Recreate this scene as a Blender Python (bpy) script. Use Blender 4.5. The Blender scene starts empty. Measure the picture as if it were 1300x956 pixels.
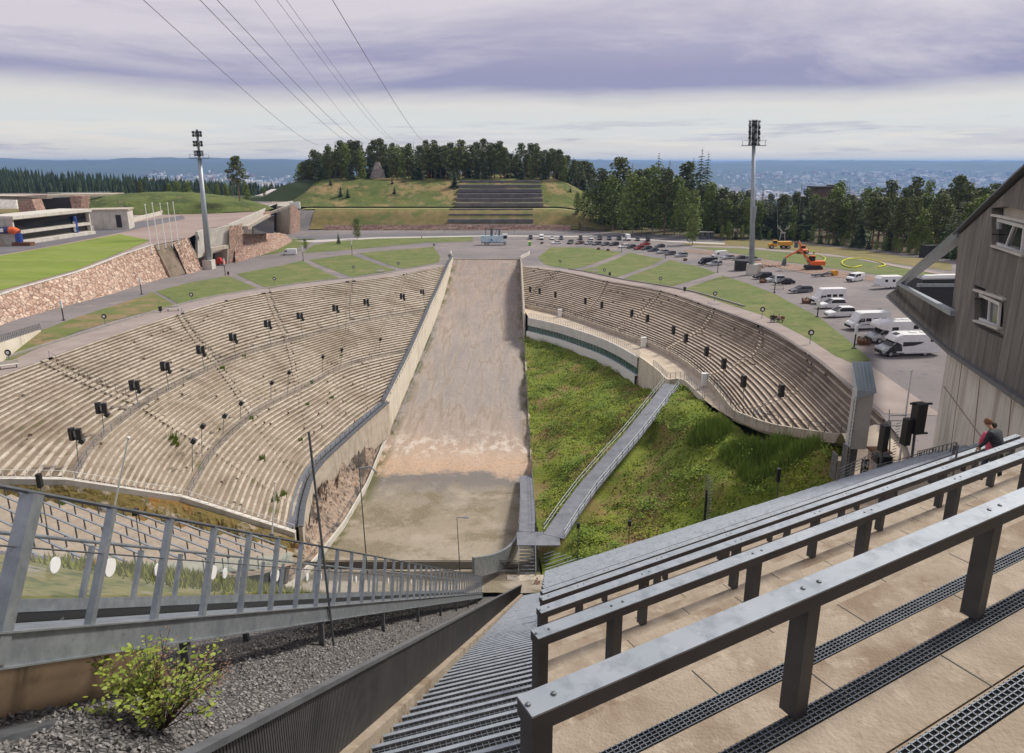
import bpy, bmesh, math, random
from mathutils import Vector, Matrix, noise as mnoise
from mathutils.geometry import delaunay_2d_cdt, tessellate_polygon
random.seed(7)
rnd = random.random
sc = bpy.context.scene
COL = sc.collection
V = Vector
# ------------------------------------------------------------------ camera
FPX, CX, CY, PIT = 867.0, 650.0, 433.5, math.radians(14.73)
CP, SP = math.cos(PIT), math.sin(PIT)
cam = bpy.data.cameras.new('camera'); camo = bpy.data.objects.new('camera', cam); COL.objects.link(camo)
cam.sensor_width = 36.0; cam.lens = FPX/1300*36.0; cam.shift_y = -44.5/1300
cam.clip_start = 0.1; cam.clip_end = 60000
camo.rotation_euler = (math.pi/2-PIT, 0, 0); sc.camera = camo

def ray(px, py):
    dx = (px-CX)/FPX; u = (CY-py)/FPX
    return V((dx, CP+u*SP, -SP+u*CP))
def at_y(px, py, y): r = ray(px, py); return r*(y/r.y)
def at_z(px, py, z): r = ray(px, py); return r*(z/r.z)
def at_x(px, py, x): r = ray(px, py); return r*(x/r.x)
def proj(p):
    f = p[1]*CP-p[2]*SP; u = p[1]*SP+p[2]*CP
    return (CX+FPX*p[0]/f, CY-FPX*u/f)
def on(px, py, zf, t0=20.0, t1=900.0):
    r = ray(px, py); t = t0; st = 1.0
    while t < t1:
        p = r*t
        if p.z < zf(p.x, p.y):
            a, b = t-st, t
            for _ in range(20):
                m = (a+b)/2; q = r*m
                if q.z < zf(q.x, q.y): b = m
                else: a = m
            return r*b
        t += st
    return r*t1
def ss(a, b, x):
    t = min(1, max(0, (x-a)/(b-a))); return t*t*(3-2*t)
def lerp(a, b, t): return a+(b-a)*t
def tab(T, x):
    if x <= T[0][0]: return T[0][1]
    for (a, b), (c, d) in zip(T, T[1:]):
        if x <= c: return b+(d-b)*(x-a)/(c-a)
    return T[-1][1]
def fbm(x, y, z=0.0, o=4):
    return mnoise.fractal(V((x, y, z)), 1.0, 2.0, o)

# ------------------------------------------------------------------ objects
def link(o): COL.objects.link(o); return o
def tag(o, label=None, cat=None, group=None, kind=None):
    if label: o['label'] = label
    if cat: o['category'] = cat
    if group: o['group'] = group
    if kind: o['kind'] = kind
    return o
def thing(name, label, cat, loc=(0, 0, 0), rz=0.0, group=None):
    o = link(bpy.data.objects.new(name, None)); o.location = loc; o.rotation_euler = (0, 0, rz)
    o.empty_display_size = 0.3
    return tag(o, label, cat, group)
class MB:
    def __init__(s): s.v = []; s.f = []; s.m = []; s.cm = 0
    def mat(s, i): s.cm = i; return s
    def face(s, pts, m=None):
        n = len(s.v); s.v += [tuple(p) for p in pts]; s.f.append(tuple(range(n, n+len(pts)))); s.m.append(s.cm if m is None else m)
    def raw(s, vs, fs, m=None):
        n = len(s.v); s.v += [tuple(p) for p in vs]
        for f in fs: s.f.append(tuple(i+n for i in f)); s.m.append(s.cm if m is None else m)
    def box(s, c, d, rz=0.0, M=None):
        hx, hy, hz = d[0]/2, d[1]/2, d[2]/2
        vs = [V((x, y, z)) for z in (-hz, hz) for y in (-hy, hy) for x in (-hx, hx)]
        R = M if M is not None else Matrix.Rotation(rz, 3, 'Z')
        c = V(c); vs = [R@v+c for v in vs]
        s.raw(vs, [(0, 2, 3, 1), (4, 5, 7, 6), (0, 1, 5, 4), (2, 6, 7, 3), (0, 4, 6, 2), (1, 3, 7, 5)]); return s
    def bar(s, p, q, w, h, up=(0, 0, 1)):
        p, q = V(p), V(q); d = (q-p)
        if d.length < 1e-6: return s
        d.normalize(); u = V(up)
        if abs(d.dot(u)) > .98: u = V((0, 1, 0))
        sd = d.cross(u).normalized(); u = sd.cross(d).normalized()
        vs = []
        for a in (p, q):
            for i, j in ((-1, -1), (1, -1), (1, 1), (-1, 1)): vs.append(a+sd*(i*w/2)+u*(j*h/2))
        s.raw(vs, [(0, 3, 2, 1), (4, 5, 6, 7), (0, 1, 5, 4), (1, 2, 6, 5), (2, 3, 7, 6), (3, 0, 4, 7)]); return s
    def tube(s, pts, r, n=6, r2=None, cap=True):
        pts = [V(p) for p in pts]; k = len(pts); vs = []
        for i, p in enumerate(pts):
            d = (pts[min(i+1, k-1)]-pts[max(i-1, 0)]).normalized()
            u = V((0, 0, 1)) if abs(d.z) < .95 else V((1, 0, 0))
            a = d.cross(u).normalized(); b = a.cross(d)
            rr = r if r2 is None else lerp(r, r2, i/(k-1))
            for j in range(n):
                t = 2*math.pi*j/n; vs.append(p+a*math.cos(t)*rr+b*math.sin(t)*rr)
        fs = [(i*n+j, i*n+(j+1) % n, (i+1)*n+(j+1) % n, (i+1)*n+j) for i in range(k-1) for j in range(n)]
        if cap: fs += [tuple(range(n-1, -1, -1)), tuple(range((k-1)*n, k*n))]
        s.raw(vs, fs); return s
    def grid(s, rows, close=False):
        n = len(rows[0]); vs = [p for r in rows for p in r]
        s.raw(vs, [(i*n+j, i*n+j+1, (i+1)*n+j+1, (i+1)*n+j) for i in range(len(rows)-1) for j in range(n-1)]); return s
    def prism(s, poly, d):
        """closed 3-D polygon extruded by vector d"""
        a = [V(p) for p in poly]; d = V(d); b = [p+d for p in a]; n = len(a)
        tri = tessellate_polygon([a])
        s.raw(a+b, [tuple(t) for t in tri]+[tuple(i+n for i in reversed(t)) for t in tri]+[(i, (i+1) % n, n+(i+1) % n, n+i) for i in range(n)]); return s
    def sphere(s, c, r, n=8, m=6, sc3=(1, 1, 1)):
        vs = []; c = V(c)
        for i in range(m+1):
            a = math.pi*i/m
            for j in range(n):
                b = 2*math.pi*j/n; vs.append(c+V((math.sin(a)*math.cos(b)*sc3[0], math.sin(a)*math.sin(b)*sc3[1], math.cos(a)*sc3[2]))*r)
        s.raw(vs, [(i*n+j, (i+1)*n+j, (i+1)*n+(j+1) % n, i*n+(j+1) % n) for i in range(m) for j in range(n)]); return s
    def mesh(s, name, mats, smooth=False):
        me = bpy.data.meshes.new(name); me.from_pydata(s.v, [], s.f)
        for m in (mats if isinstance(mats, (list, tuple)) else [mats]): me.materials.append(m)
        if len(me.materials) > 1: me.polygons.foreach_set('material_index', s.m)
        if smooth: me.polygons.foreach_set('use_smooth', [True]*len(me.polygons))
        me.validate(); me.update(); return me
    def build(s, name, mats, parent=None, smooth=False, fixn=True):
        me = s.mesh(name, mats, smooth)
        if fixn and len(me.polygons) < 60000:
            bm = bmesh.new(); bm.from_mesh(me); bmesh.ops.recalc_face_normals(bm, faces=bm.faces); bm.to_mesh(me); bm.free()
        o = link(bpy.data.objects.new(name, me)); o.parent = parent; return o
def dup(root, loc, rz, label=None, group=None, scale=None):
    r = root.copy(); link(r); r.location = loc; r.rotation_euler = (0, 0, rz)
    if scale: r.scale = scale
    if label: r['label'] = label
    if group: r['group'] = group
    for ch in list(root.children):
        c = ch.copy(); link(c); c.parent = r
        for g in list(ch.children):
            d = g.copy(); link(d); d.parent = c
    return r

# ------------------------------------------------------------------ materials
def mat(name, c1, c2=None, scale=1.0, rough=0.8, metal=0.0, bump=0.0, bscale=None, detail=6, stretch=(1, 1, 1), spots=None, obj=False, bdist=0.05, lo=.35, hi=.65):
    m = bpy.data.materials.new(name); m.use_nodes = True; nt = m.node_tree; N = nt.nodes; L = nt.links
    b = N['Principled BSDF']; b.inputs['Roughness'].default_value = rough; b.inputs['Metallic'].default_value = metal
    b.inputs['Base Color'].default_value = (*c1, 1)
    if obj:
        src = N.new('ShaderNodeTexCoord').outputs['Object']
    else:
        src = N.new('ShaderNodeNewGeometry').outputs['Position']
    mp = N.new('ShaderNodeMapping'); mp.inputs['Scale'].default_value = stretch; L.new(src, mp.inputs['Vector'])
    out = None
    if c2 is not None:
        n = N.new('ShaderNodeTexNoise'); n.inputs['Scale'].default_value = scale; n.inputs['Detail'].default_value = detail; n.inputs['Roughness'].default_value = .62
        L.new(mp.outputs[0], n.inputs['Vector'])
        r = N.new('ShaderNodeMapRange'); r.inputs['From Min'].default_value = lo; r.inputs['From Max'].default_value = hi
        L.new(n.outputs['Fac'], r.inputs['Value'])
        mx = N.new('ShaderNodeMix'); mx.data_type = 'RGBA'; L.new(r.outputs[0], mx.inputs['Factor'])
        mx.inputs['A'].default_value = (*c1, 1); mx.inputs['B'].default_value = (*c2, 1)
        out = mx.outputs['Result']
        for sp in (spots or []):
            c3, s3, l3, h3 = sp[:4]
            n3 = N.new('ShaderNodeTexNoise'); n3.inputs['Scale'].default_value = s3; n3.inputs['Detail'].default_value = 5
            n3.inputs['Roughness'].default_value = .65
            if len(sp) > 4:
                mp3 = N.new('ShaderNodeMapping'); mp3.inputs['Scale'].default_value = sp[4]; L.new(src, mp3.inputs['Vector']); L.new(mp3.outputs[0], n3.inputs['Vector'])
            else: L.new(mp.outputs[0], n3.inputs['Vector'])
            r3 = N.new('ShaderNodeMapRange'); r3.inputs['From Min'].default_value = l3; r3.inputs['From Max'].default_value = h3
            L.new(n3.outputs['Fac'], r3.inputs['Value'])
            m3 = N.new('ShaderNodeMix'); m3.data_type = 'RGBA'; L.new(r3.outputs[0], m3.inputs['Factor']); L.new(out, m3.inputs['A'])
            m3.inputs['B'].default_value = (*c3, 1); out = m3.outputs['Result']
        L.new(out, b.inputs['Base Color'])
    if bump:
        nb = N.new('ShaderNodeTexNoise'); nb.inputs['Scale'].default_value = bscale or scale*4; nb.inputs['Detail'].default_value = 5
        L.new(mp.outputs[0], nb.inputs['Vector'])
        bp = N.new('ShaderNodeBump'); bp.inputs['Strength'].default_value = bump; bp.inputs['Distance'].default_value = bdist
        L.new(nb.outputs['Fac'], bp.inputs['Height']); L.new(bp.outputs[0], b.inputs['Normal'])
    return m
def plain(name, c, rough=.5, metal=0.0): return mat(name, c, None, rough=rough, metal=metal)
def voro(name, cols, scale, rough=.85, joint=(.08, .06, .05), jw=.06, bump=.8, stretch=(1, 1, 1), bdist=.2):
    m = bpy.data.materials.new(name); m.use_nodes = True; nt = m.node_tree; N = nt.nodes; L = nt.links
    b = N['Principled BSDF']; b.inputs['Roughness'].default_value = rough
    g = N.new('ShaderNodeNewGeometry'); mp = N.new('ShaderNodeMapping'); mp.inputs['Scale'].default_value = stretch; L.new(g.outputs['Position'], mp.inputs[0])
    v = N.new('ShaderNodeTexVoronoi'); v.inputs['Scale'].default_value = scale; L.new(mp.outputs[0], v.inputs['Vector'])
    ve = N.new('ShaderNodeTexVoronoi'); ve.feature = 'DISTANCE_TO_EDGE'; ve.inputs['Scale'].default_value = scale; L.new(mp.outputs[0], ve.inputs['Vector'])
    sep = N.new('ShaderNodeSeparateColor'); L.new(v.outputs['Color'], sep.inputs[0])
    cr = N.new('ShaderNodeValToRGB'); e = cr.color_ramp.elements
    for i, c in enumerate(cols):
        p = i/(len(cols)-1)
        if i < 2: e[i].position = p if i == 0 else 1.0; e[i].color = (*c, 1)
    e[0].color = (*cols[0], 1); e[1].color = (*cols[-1], 1)
    for i, c in enumerate(cols[1:-1]): x = e.new((i+1)/(len(cols)-1)); x.color = (*c, 1)
    L.new(sep.outputs[0], cr.inputs[0])
    r = N.new('ShaderNodeMapRange'); r.inputs['From Min'].default_value = 0; r.inputs['From Max'].default_value = jw; L.new(ve.outputs['Distance'], r.inputs['Value'])
    n = N.new('ShaderNodeTexNoise'); n.inputs['Scale'].default_value = scale*3; L.new(mp.outputs[0], n.inputs['Vector'])
    mm = N.new('ShaderNodeMix'); mm.data_type = 'RGBA'; mm.blend_type = 'OVERLAY'; mm.inputs['Factor'].default_value = .45
    L.new(cr.outputs[0], mm.inputs['A']); L.new(n.outputs['Fac'], mm.inputs['B'])
    mx = N.new('ShaderNodeMix'); mx.data_type = 'RGBA'; mx.inputs['A'].default_value = (*joint, 1)
    L.new(r.outputs[0], mx.inputs['Factor']); L.new(mm.outputs['Result'], mx.inputs['B']); L.new(mx.outputs['Result'], b.inputs['Base Color'])
    r2 = N.new('ShaderNodeMapRange'); r2.inputs['From Max'].default_value = jw*2.5; L.new(ve.outputs['Distance'], r2.inputs['Value'])
    ad = N.new('ShaderNodeMath'); ad.operation = 'MULTIPLY_ADD'; L.new(n.outputs['Fac'], ad.inputs[0]); ad.inputs[1].default_value = .5; L.new(r2.outputs[0], ad.inputs[2])
    bp = N.new('ShaderNodeBump'); bp.inputs['Strength'].default_value = bump; bp.inputs['Distance'].default_value = bdist
    L.new(ad.outputs[0], bp.inputs['Height']); L.new(bp.outputs[0], b.inputs['Normal'])
    return m
def glass(name, c=(.8, .9, .88), a=.85):
    m = bpy.data.materials.new(name); m.use_nodes = True; N = m.node_tree.nodes; L = m.node_tree.links
    b = N['Principled BSDF']; b.inputs['Base Color'].default_value = (*c, 1); b.inputs['Roughness'].default_value = .08
    t = N.new('ShaderNodeBsdfTransparent'); mx = N.new('ShaderNodeMixShader'); mx.inputs[0].default_value = 1-a
    L.new(t.outputs[0], mx.inputs[1]); L.new(b.outputs[0], mx.inputs[2]); L.new(mx.outputs[0], N['Material Output'].inputs['Surface']); return m

M = {}
M['asphalt'] = mat('asphalt', (.165, .15, .15), (.235, .205, .20), .05, .95, bump=.3, bscale=8, spots=[((.15, .14, .145), .03, .52, .66), ((.30, .235, .21), .09, .56, .72), ((.12, .115, .12), .9, .58, .70)])
M['plaza'] = mat('plaza', (.27, .20, .175), (.34, .265, .235), .04, .95, bump=.3, bscale=8, spots=[((.16, .15, .16), .02, .56, .68)])
M['path'] = mat('path', (.27, .22, .20), (.33, .28, .255), .3, .95)
M['dark_asphalt'] = mat('dark_asphalt', (.12, .115, .13), (.16, .15, .16), .1, .95)
M['pale_road'] = mat('pale_road', (.42, .39, .37), (.5, .46, .43), .1, .9)
M['lawn'] = mat('lawn', (.095, .13, .026), (.14, .17, .042), .25, .95, bump=.6, bscale=5, spots=[((.20, .18, .07), .14, .48, .70), ((.065, .10, .02), .8, .5, .72), ((.21, .19, .09), .9, .62, .74)])
M['field'] = mat('field', (.15, .21, .02), (.20, .26, .03), .05, .95, bump=.4, bscale=4, stretch=(.4, 2, 1), spots=[((.23, .25, .07), .12, .48, .7), ((.12, .17, .02), .6, .5, .7)])
M['drygrass'] = mat('drygrass', (.15, .13, .04), (.24, .18, .075), .3, .98, bump=1, bscale=3, spots=[((.10, .13, .03), .12, .5, .65), ((.20, .11, .06), .5, .58, .7)])
M['knollgrass'] = mat('knollgrass', (.075, .11, .02), (.12, .135, .03), .12, .98, bump=1, bscale=1, bdist=.5, spots=[((.28, .20, .09), .07, .48, .62), ((.05, .075, .015), .22, .52, .66), ((.17, .11, .07), .3, .6, .72)])
M['valleygrass'] = mat('valleygrass', (.105, .155, .012), (.17, .205, .02), .35, .98, bump=1, bscale=4, bdist=.15, spots=[((.085, .125, .012), .3, .54, .66), ((.22, .15, .06), .17, .50, .64), ((.26, .24, .06), 1.3, .55, .75)])
M['concrete'] = mat('concrete', (.40, .35, .29), (.52, .46, .38), .8, .9, bump=.2, bscale=8, spots=[((.28, .22, .16), 1.5, .52, .72, (1, 1, .15))])
M['pale_concrete'] = mat('pale_concrete', (.50, .47, .42), (.62, .59, .53), .6, .9, spots=[((.36, .33, .28), .8, .55, .75, (1, 1, .2))])
M['terrace_floor'] = mat('terrace_floor', (.46, .38, .29), (.56, .47, .37), .3, .9, spots=[((.36, .27, .20), .5, .55, .72)])
M['bench'] = mat('bench', (.58, .52, .43), (.43, .36, .28), .5, .9, bump=.3, bscale=5, spots=[((.29, .23, .165), .13, .48, .66), ((.30, .25, .19), 1.4, .50, .66), ((.2, .2, .08), .9, .64, .74)])
M['bench_right'] = mat('bench_right', (.56, .48, .385), (.44, .36, .28), .5, .9, bump=.3, bscale=5, spots=[((.28, .21, .155), .22, .5, .68), ((.30, .24, .18), 1.4, .52, .68)])
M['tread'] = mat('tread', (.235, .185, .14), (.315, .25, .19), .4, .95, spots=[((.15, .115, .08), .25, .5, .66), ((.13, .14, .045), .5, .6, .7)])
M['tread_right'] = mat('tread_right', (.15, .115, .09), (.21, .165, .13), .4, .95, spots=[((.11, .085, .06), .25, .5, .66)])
M['step_light'] = mat('step_light', (.58, .52, .44), (.46, .40, .33), 1.0, .9)
M['rubble'] = voro('rubble', [(.33, .20, .15), (.45, .29, .21), (.53, .37, .29), (.64, .49, .38), (.42, .30, .24)], 1.1, joint=(.12, .08, .06), jw=.06)
M['rubble_small'] = voro('rubble_small', [(.36, .20, .15), (.46, .29, .22), (.56, .40, .32), (.30, .20, .16)], 1.6, joint=(.08, .06, .05))
M['rock'] = mat('rock', (.30, .22, .17), (.46, .36, .28), .7, .9, bump=1, bscale=2, bdist=.5, spots=[((.09, .075, .065), .35, .50, .58), ((.12, .085, .06), 1.6, .56, .64), ((.26, .13, .06), .4, .58, .68)])  # darkest spots put crevice shade into the rock colour
M['rockgrass'] = mat('rockgrass', (.115, .095, .025), (.17, .12, .035), .5, .95, bump=1, bscale=2, bdist=.4, spots=[((.25, .12, .03), .22, .52, .62), ((.34, .28, .22), .45, .57, .66), ((.06, .09, .015), .35, .58, .66)])
M['galv'] = mat('galv', (.23, .255, .28), (.34, .37, .395), 3.0, .42, .55, bump=.05, bscale=30, spots=[((.22, .24, .26), 9, .55, .7)])
M['galv_dark'] = mat('galv_dark', (.11, .12, .13), (.17, .18, .195), 3.0, .5, .5)
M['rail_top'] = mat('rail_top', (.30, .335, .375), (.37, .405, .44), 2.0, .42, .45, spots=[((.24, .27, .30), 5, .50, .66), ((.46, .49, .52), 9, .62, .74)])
M['rail_side'] = mat('rail_side', (.055, .055, .06), (.085, .085, .09), 2.0, .5, .2)  # rail colour darkened as if shaded, for beam sides; posts share it
M['fence_dark'] = mat('fence_dark', (.045, .045, .048), (.075, .073, .072), 2.0, .55, .3)
M['grate'] = mat('grate', (.11, .125, .15), (.17, .19, .22), 4.0, .5, .5)
M['steel_deck'] = mat('steel_deck', (.16, .17, .20), (.23, .24, .27), .9, .6, .3)
M['mast'] = mat('mast', (.30, .33, .37), (.36, .40, .44), .5, .5, .4)
M['planks'] = mat('planks', (.285, .23, .17), (.375, .31, .24), 1.6, .85, stretch=(1, 1, 1), bump=.35, bscale=34, spots=[((.22, .16, .11), .9, .50, .64), ((.45, .38, .30), 3.0, .56, .74), ((.27, .21, .15), 9, .55, .72), ((.18, .14, .10), 26, .62, .74)])
M['lowplanks'] = mat('lowplanks', (.40, .335, .265), (.30, .245, .19), 1.2, .85)
M['white'] = mat('white', (.80, .80, .79), (.72, .72, .70), 2, .35)
M['white_paint'] = plain('white_paint', (.82, .82, .80), .4)
M['black'] = plain('black', (.02, .02, .022), .5)
M['black_metal'] = plain('black_metal', (.03, .03, .033), .4, .3)
M['tyre'] = plain('tyre', (.02, .02, .02), .9)
M['hub'] = plain('hub', (.45, .46, .48), .35, .8)
M['darkglass'] = plain('darkglass', (.015, .018, .022), .08)
M['glass_band'] = mat('glass_band', (.03, .09, .08), (.10, .19, .17), 1.5, .12)
M['pane'] = glass('pane', (.62, .74, .70), .72)
M['clearpane'] = glass('clearpane', (.75, .80, .80), .9)
M['lamp'] = plain('lamp', (.75, .75, .72), .2)
M['red'] = plain('red', (.5, .03, .02), .4)
M['taillight'] = plain('taillight', (.35, .01, .01), .3)
M['orange'] = mat('orange', (.78, .13, .02), (.60, .11, .03), 1.0, .45)
M['yellow'] = mat('yellow', (.75, .36, .02), (.55, .26, .03), 1.0, .5)
M['hiviz'] = plain('hiviz', (.65, .85, .04), .6)
M['hose'] = plain('hose', (.70, .66, .03), .5)
M['planter'] = mat('planter', (.20, .08, .05), (.11, .06, .03), 3, .9)
M['bark'] = mat('bark', (.10, .07, .055), (.16, .11, .085), 3, .95)
M['pinebark'] = mat('pinebark', (.26, .12, .06), (.16, .09, .06), 1.5, .95)
M['birchbark'] = mat('birchbark', (.42, .40, .36), (.15, .13, .12), 2.5, .9)
M['cladding'] = None
M['skin'] = plain('skin', (.45, .26, .18), .6)
# ------------------------------------------------------------------ ground shape
ZR = [(30, -20.8), (55, -22.0), (82, -23.2), (105, -24.8), (129, -26.5), (152, -28.0), (174, -29.5), (198, -30.8), (217, -32.3), (240, -33.0), (300, -33.5), (400, -34.0)]
ZL = [(40, -24.0), (78, -25.0), (113, -26.0), (140, -27.5), (167, -29.5), (191, -31.2), (221, -32.6), (240, -33.0), (300, -33.5), (400, -34.0)]
def knoll(x, y):
    k = ss(-150, -112, x)*(1-ss(22, 78, x))
    h = 9.0*ss(352, 367, y)+13.5*ss(379, 424, y)
    return k*h*(1-ss(560, 800, y))
def zg(x, y):
    w = ss(-20, 0, x)
    z = tab(ZL, y)*(1-w)+tab(ZR, y)*w
    if x > 38: z += .055*min(x-38, 60)*ss(60, 110, y)*(1-ss(200, 300, y))
    if x > 60 and y > 345: z -= 17*ss(345, 520, y)*ss(60, 120, x)
    z += knoll(x, y)
    return z
def zfar(x, y):
    """terrain beyond the stadium, down to the city and up the far ridge"""
    z = -34 if y < 500 else lerp(-34, -350, ss(450, 3400, y))
    z += knoll(x, y)
    if x > 60 and y > 345 and y < 1600: z -= 17*ss(345, 520, y)*ss(60, 120, x)*(1-ss(700, 1600, y))
    if x < -118: z += 13.5*(1-ss(430, 620, y))*ss(-118, -130, x) if y > 250 else 0
    d = math.hypot((x+900)/560, (y-1080)/330); z += 46*math.exp(-d*d)
    r = math.hypot(x, y)
    up = ss(8200, 15000, r+x*-.06)
    prof = 350+fbm(x*.00030, y*.0001, 3)*95+fbm(x*.0011, y*.0006, 1)*30
    z += up*prof*(1.06 if x < 0 else .99)
    z += 38*fbm(x*.0012, y*.0012, 7)*ss(2500, 4500, y)
    if x < 0: z += 190*math.exp(-((y-6200)/1500)**2)*ss(-1500, -2700, x)
    return z

def sheet(name, poly, zf, step, m, lift=0.0, kind='structure', seed=0):
    P = [V((p[0], p[1])) for p in poly]
    B = []
    for a, b in zip(P, P[1:]+P[:1]):
        n = max(1, int((b-a).length/step)); B += [a.lerp(b, i/n) for i in range(n)]
    nb = len(B)
    x0 = min(p.x for p in P); x1 = max(p.x for p in P); y0 = min(p.y for p in P); y1 = max(p.y for p in P)
    def inside(x, y):
        c = False; j = len(P)-1
        for i in range(len(P)):
            a, b = P[i], P[j]
            if (a.y > y) != (b.y > y) and x < (b.x-a.x)*(y-a.y)/(b.y-a.y)+a.x: c = not c
            j = i
        return c
    pts = list(B); x = x0+step*.5; rr = random.Random(seed)
    while x < x1:
        y = y0+step*.5
        while y < y1:
            qx, qy = x+rr.uniform(-.2, .2)*step, y+rr.uniform(-.2, .2)*step
            if inside(qx, qy): pts.append(V((qx, qy)))
            y += step
        x += step
    r = delaunay_2d_cdt(pts, [(i, (i+1) % nb) for i in range(nb)], [], 1, 1e-4)
    vs = [(p.x, p.y, zf(p.x, p.y)+lift) for p in r[0]]
    me = bpy.data.meshes.new(name); me.from_pydata(vs, [], [tuple(f) for f in r[2]]); me.materials.append(m)
    me.polygons.foreach_set('use_smooth', [True]*len(me.polygons)); me.update()
    for p in me.polygons[:1]:
        if p.normal.z < 0: me.flip_normals()
    o = link(bpy.data.objects.new(name, me))
    if kind: o['kind'] = kind
    return o
def px_poly(L, zf): return [on(x, y, zf)[:2] for x, y in L]

# ------------------------------------------------------------------ curves of the arena (metres, camera eye at the origin)
def smooth_curve(P, n):
    P = [V(p) for p in P]
    d = [0]
    for a, b in zip(P, P[1:]): d.append(d[-1]+(b-a).length)
    out = []
    k = 0
    for i in range(n+1):
        s = d[-1]*i/n
        while k < len(P)-2 and s > d[k+1]: k += 1
        t = (s-d[k])/(d[k+1]-d[k])
        p0 = P[k-1] if k else P[0]*2-P[1]; p3 = P[k+2] if k+2 < len(P) else P[-1]*2-P[-2]; p1, p2 = P[k], P[k+1]
        q = .5*((2*p1)+(p2-p0)*t+(2*p0-5*p1+4*p2-p3)*t*t+(-p0+3*p1-3*p2+p3)*t*t*t)
        out.append(q)
    return out
NU = 72
LR = smooth_curve([(-58, 50, -24.0), (-61.7, 78.5, -25), (-60, 113, -26), (-57.7, 140.5, -27.5), (-48.7, 167, -29.5), (-33.5, 191.6, -31.2), (-20.5, 221, -32.7)], NU)
LW1 = smooth_curve([at_z(88, 605, -28.3), at_z(112, 566, -28.1), at_z(152, 531, -27.9), at_z(200, 499, -28.1), at_z(269, 465, -29), at_z(327, 443, -30), at_z(416, 419, -31.8), at_z(472, 405, -33), at_y(546, 393, 167)], NU)
LW2 = smooth_curve([at_z(232, 627, -33), at_z(269, 569, -32.8), at_z(317, 526, -33), at_z(358, 503, -33.6), at_z(393, 486, -34.2), at_z(426, 468, -35), at_z(462, 456, -35.8), at_y(523, 443, 136)], NU)
LB = smooth_curve([(-22.8, 64.6, -37.5), (-24.2, 71, -37.5), (-25, 79, -37.5), (-23.4, 89, -37.5), (-20.5, 104, -37.7)], NU)
for c, e in ((LW1, -20.5), (LW2, -20.5)):
    dx = e-c[-1].x
    for i in range(NU+1): c[i].x += dx*ss(.75, 1, i/NU)
def left_pt(u, v):
    """v: 0 rim .. 20 upper walkway .. 37 lower walkway .. 54 inner edge"""
    i = min(NU-1, int(u*NU)); t = u*NU-i
    g = lambda c: c[i].lerp(c[i+1], t)
    if v <= 20: return g(LR).lerp(g(LW1), v/20)
    if v <= 37: return g(LW1).lerp(g(LW2), (v-20)/17)
    return g(LW2).lerp(g(LB), (v-37)/17)
RT = smooth_curve([(3.3, 217, -32.3), (15, 196, -30.7), (23.7, 174, -29.5), (33.3, 152, -28), (37, 129, -26.5), (39, 102.6, -24.8), (37.4, 82.5, -23.3), (35.6, 69.7, -22.8), (33.8, 58.5, -22.4)], NU)
RB = smooth_curve([at_y(664, 385.5, 178), at_z(711, 396, -35), at_z(780, 419, -33), at_z(848, 445, -31.3), at_z(894, 478, -29.6), at_z(932, 521, -28.4)], NU)
RS = smooth_curve([(33.8, 58.5, -22.4), at_z(1118, 553, -23.6), at_z(1066, 552, -25.8), at_z(1000, 543, -27.2), at_z(965, 535, -27.8), RB[-1]], NU)
RL = smooth_curve([RT[0], RB[0]], NU)
def right_pt(u, v):
    g = lambda c, s: c[min(NU-1, int(s*NU))].lerp(c[min(NU-1, int(s*NU))+1], s*NU-min(NU-1, int(s*NU)))
    a = g(RT, u)*(1-v)+g(RB, u)*v+g(RL, v)*(1-u)+g(RS, v)*u
    return a-(RT[0]*((1-v)*(1-u))+RT[-1]*((1-v)*u)+RB[0]*(v*(1-u))+RB[-1]*(v*u))

# ------------------------------------------------------------------ outrun strip
XL, XR = -20.5, 2.85
ZS = [(40, -30.2), (50, -36.0), (56, -38.6), (63, -40.6), (75, -43.2), (89, -44.6), (97, -44.2), (110, -43.5), (138, -42.6), (168, -41.5), (190, -40.2), (205, -38.9), (222, -36.2), (237, -33.0)]
def strip_z(y): return tab(ZS, y)
def hill_z(x, y):
    """gravel landing slope under the gangway, running down into the outrun"""
    base = -2.95-.66*y+.9*ss(-3.0, -5.5, x)*(1-ss(34, 50, y))
    z = lerp(base, strip_z(y), ss(46, 62, y))
    if x < -13: z += .22*(-13-x)*(1-ss(40, 60, y))*ss(10, 30, y)
    z += .10*fbm(x*.9, y*.9, 2)+.04*fbm(x*4, y*4, 5)*(1-ss(10, 40, y))
    return z

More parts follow.
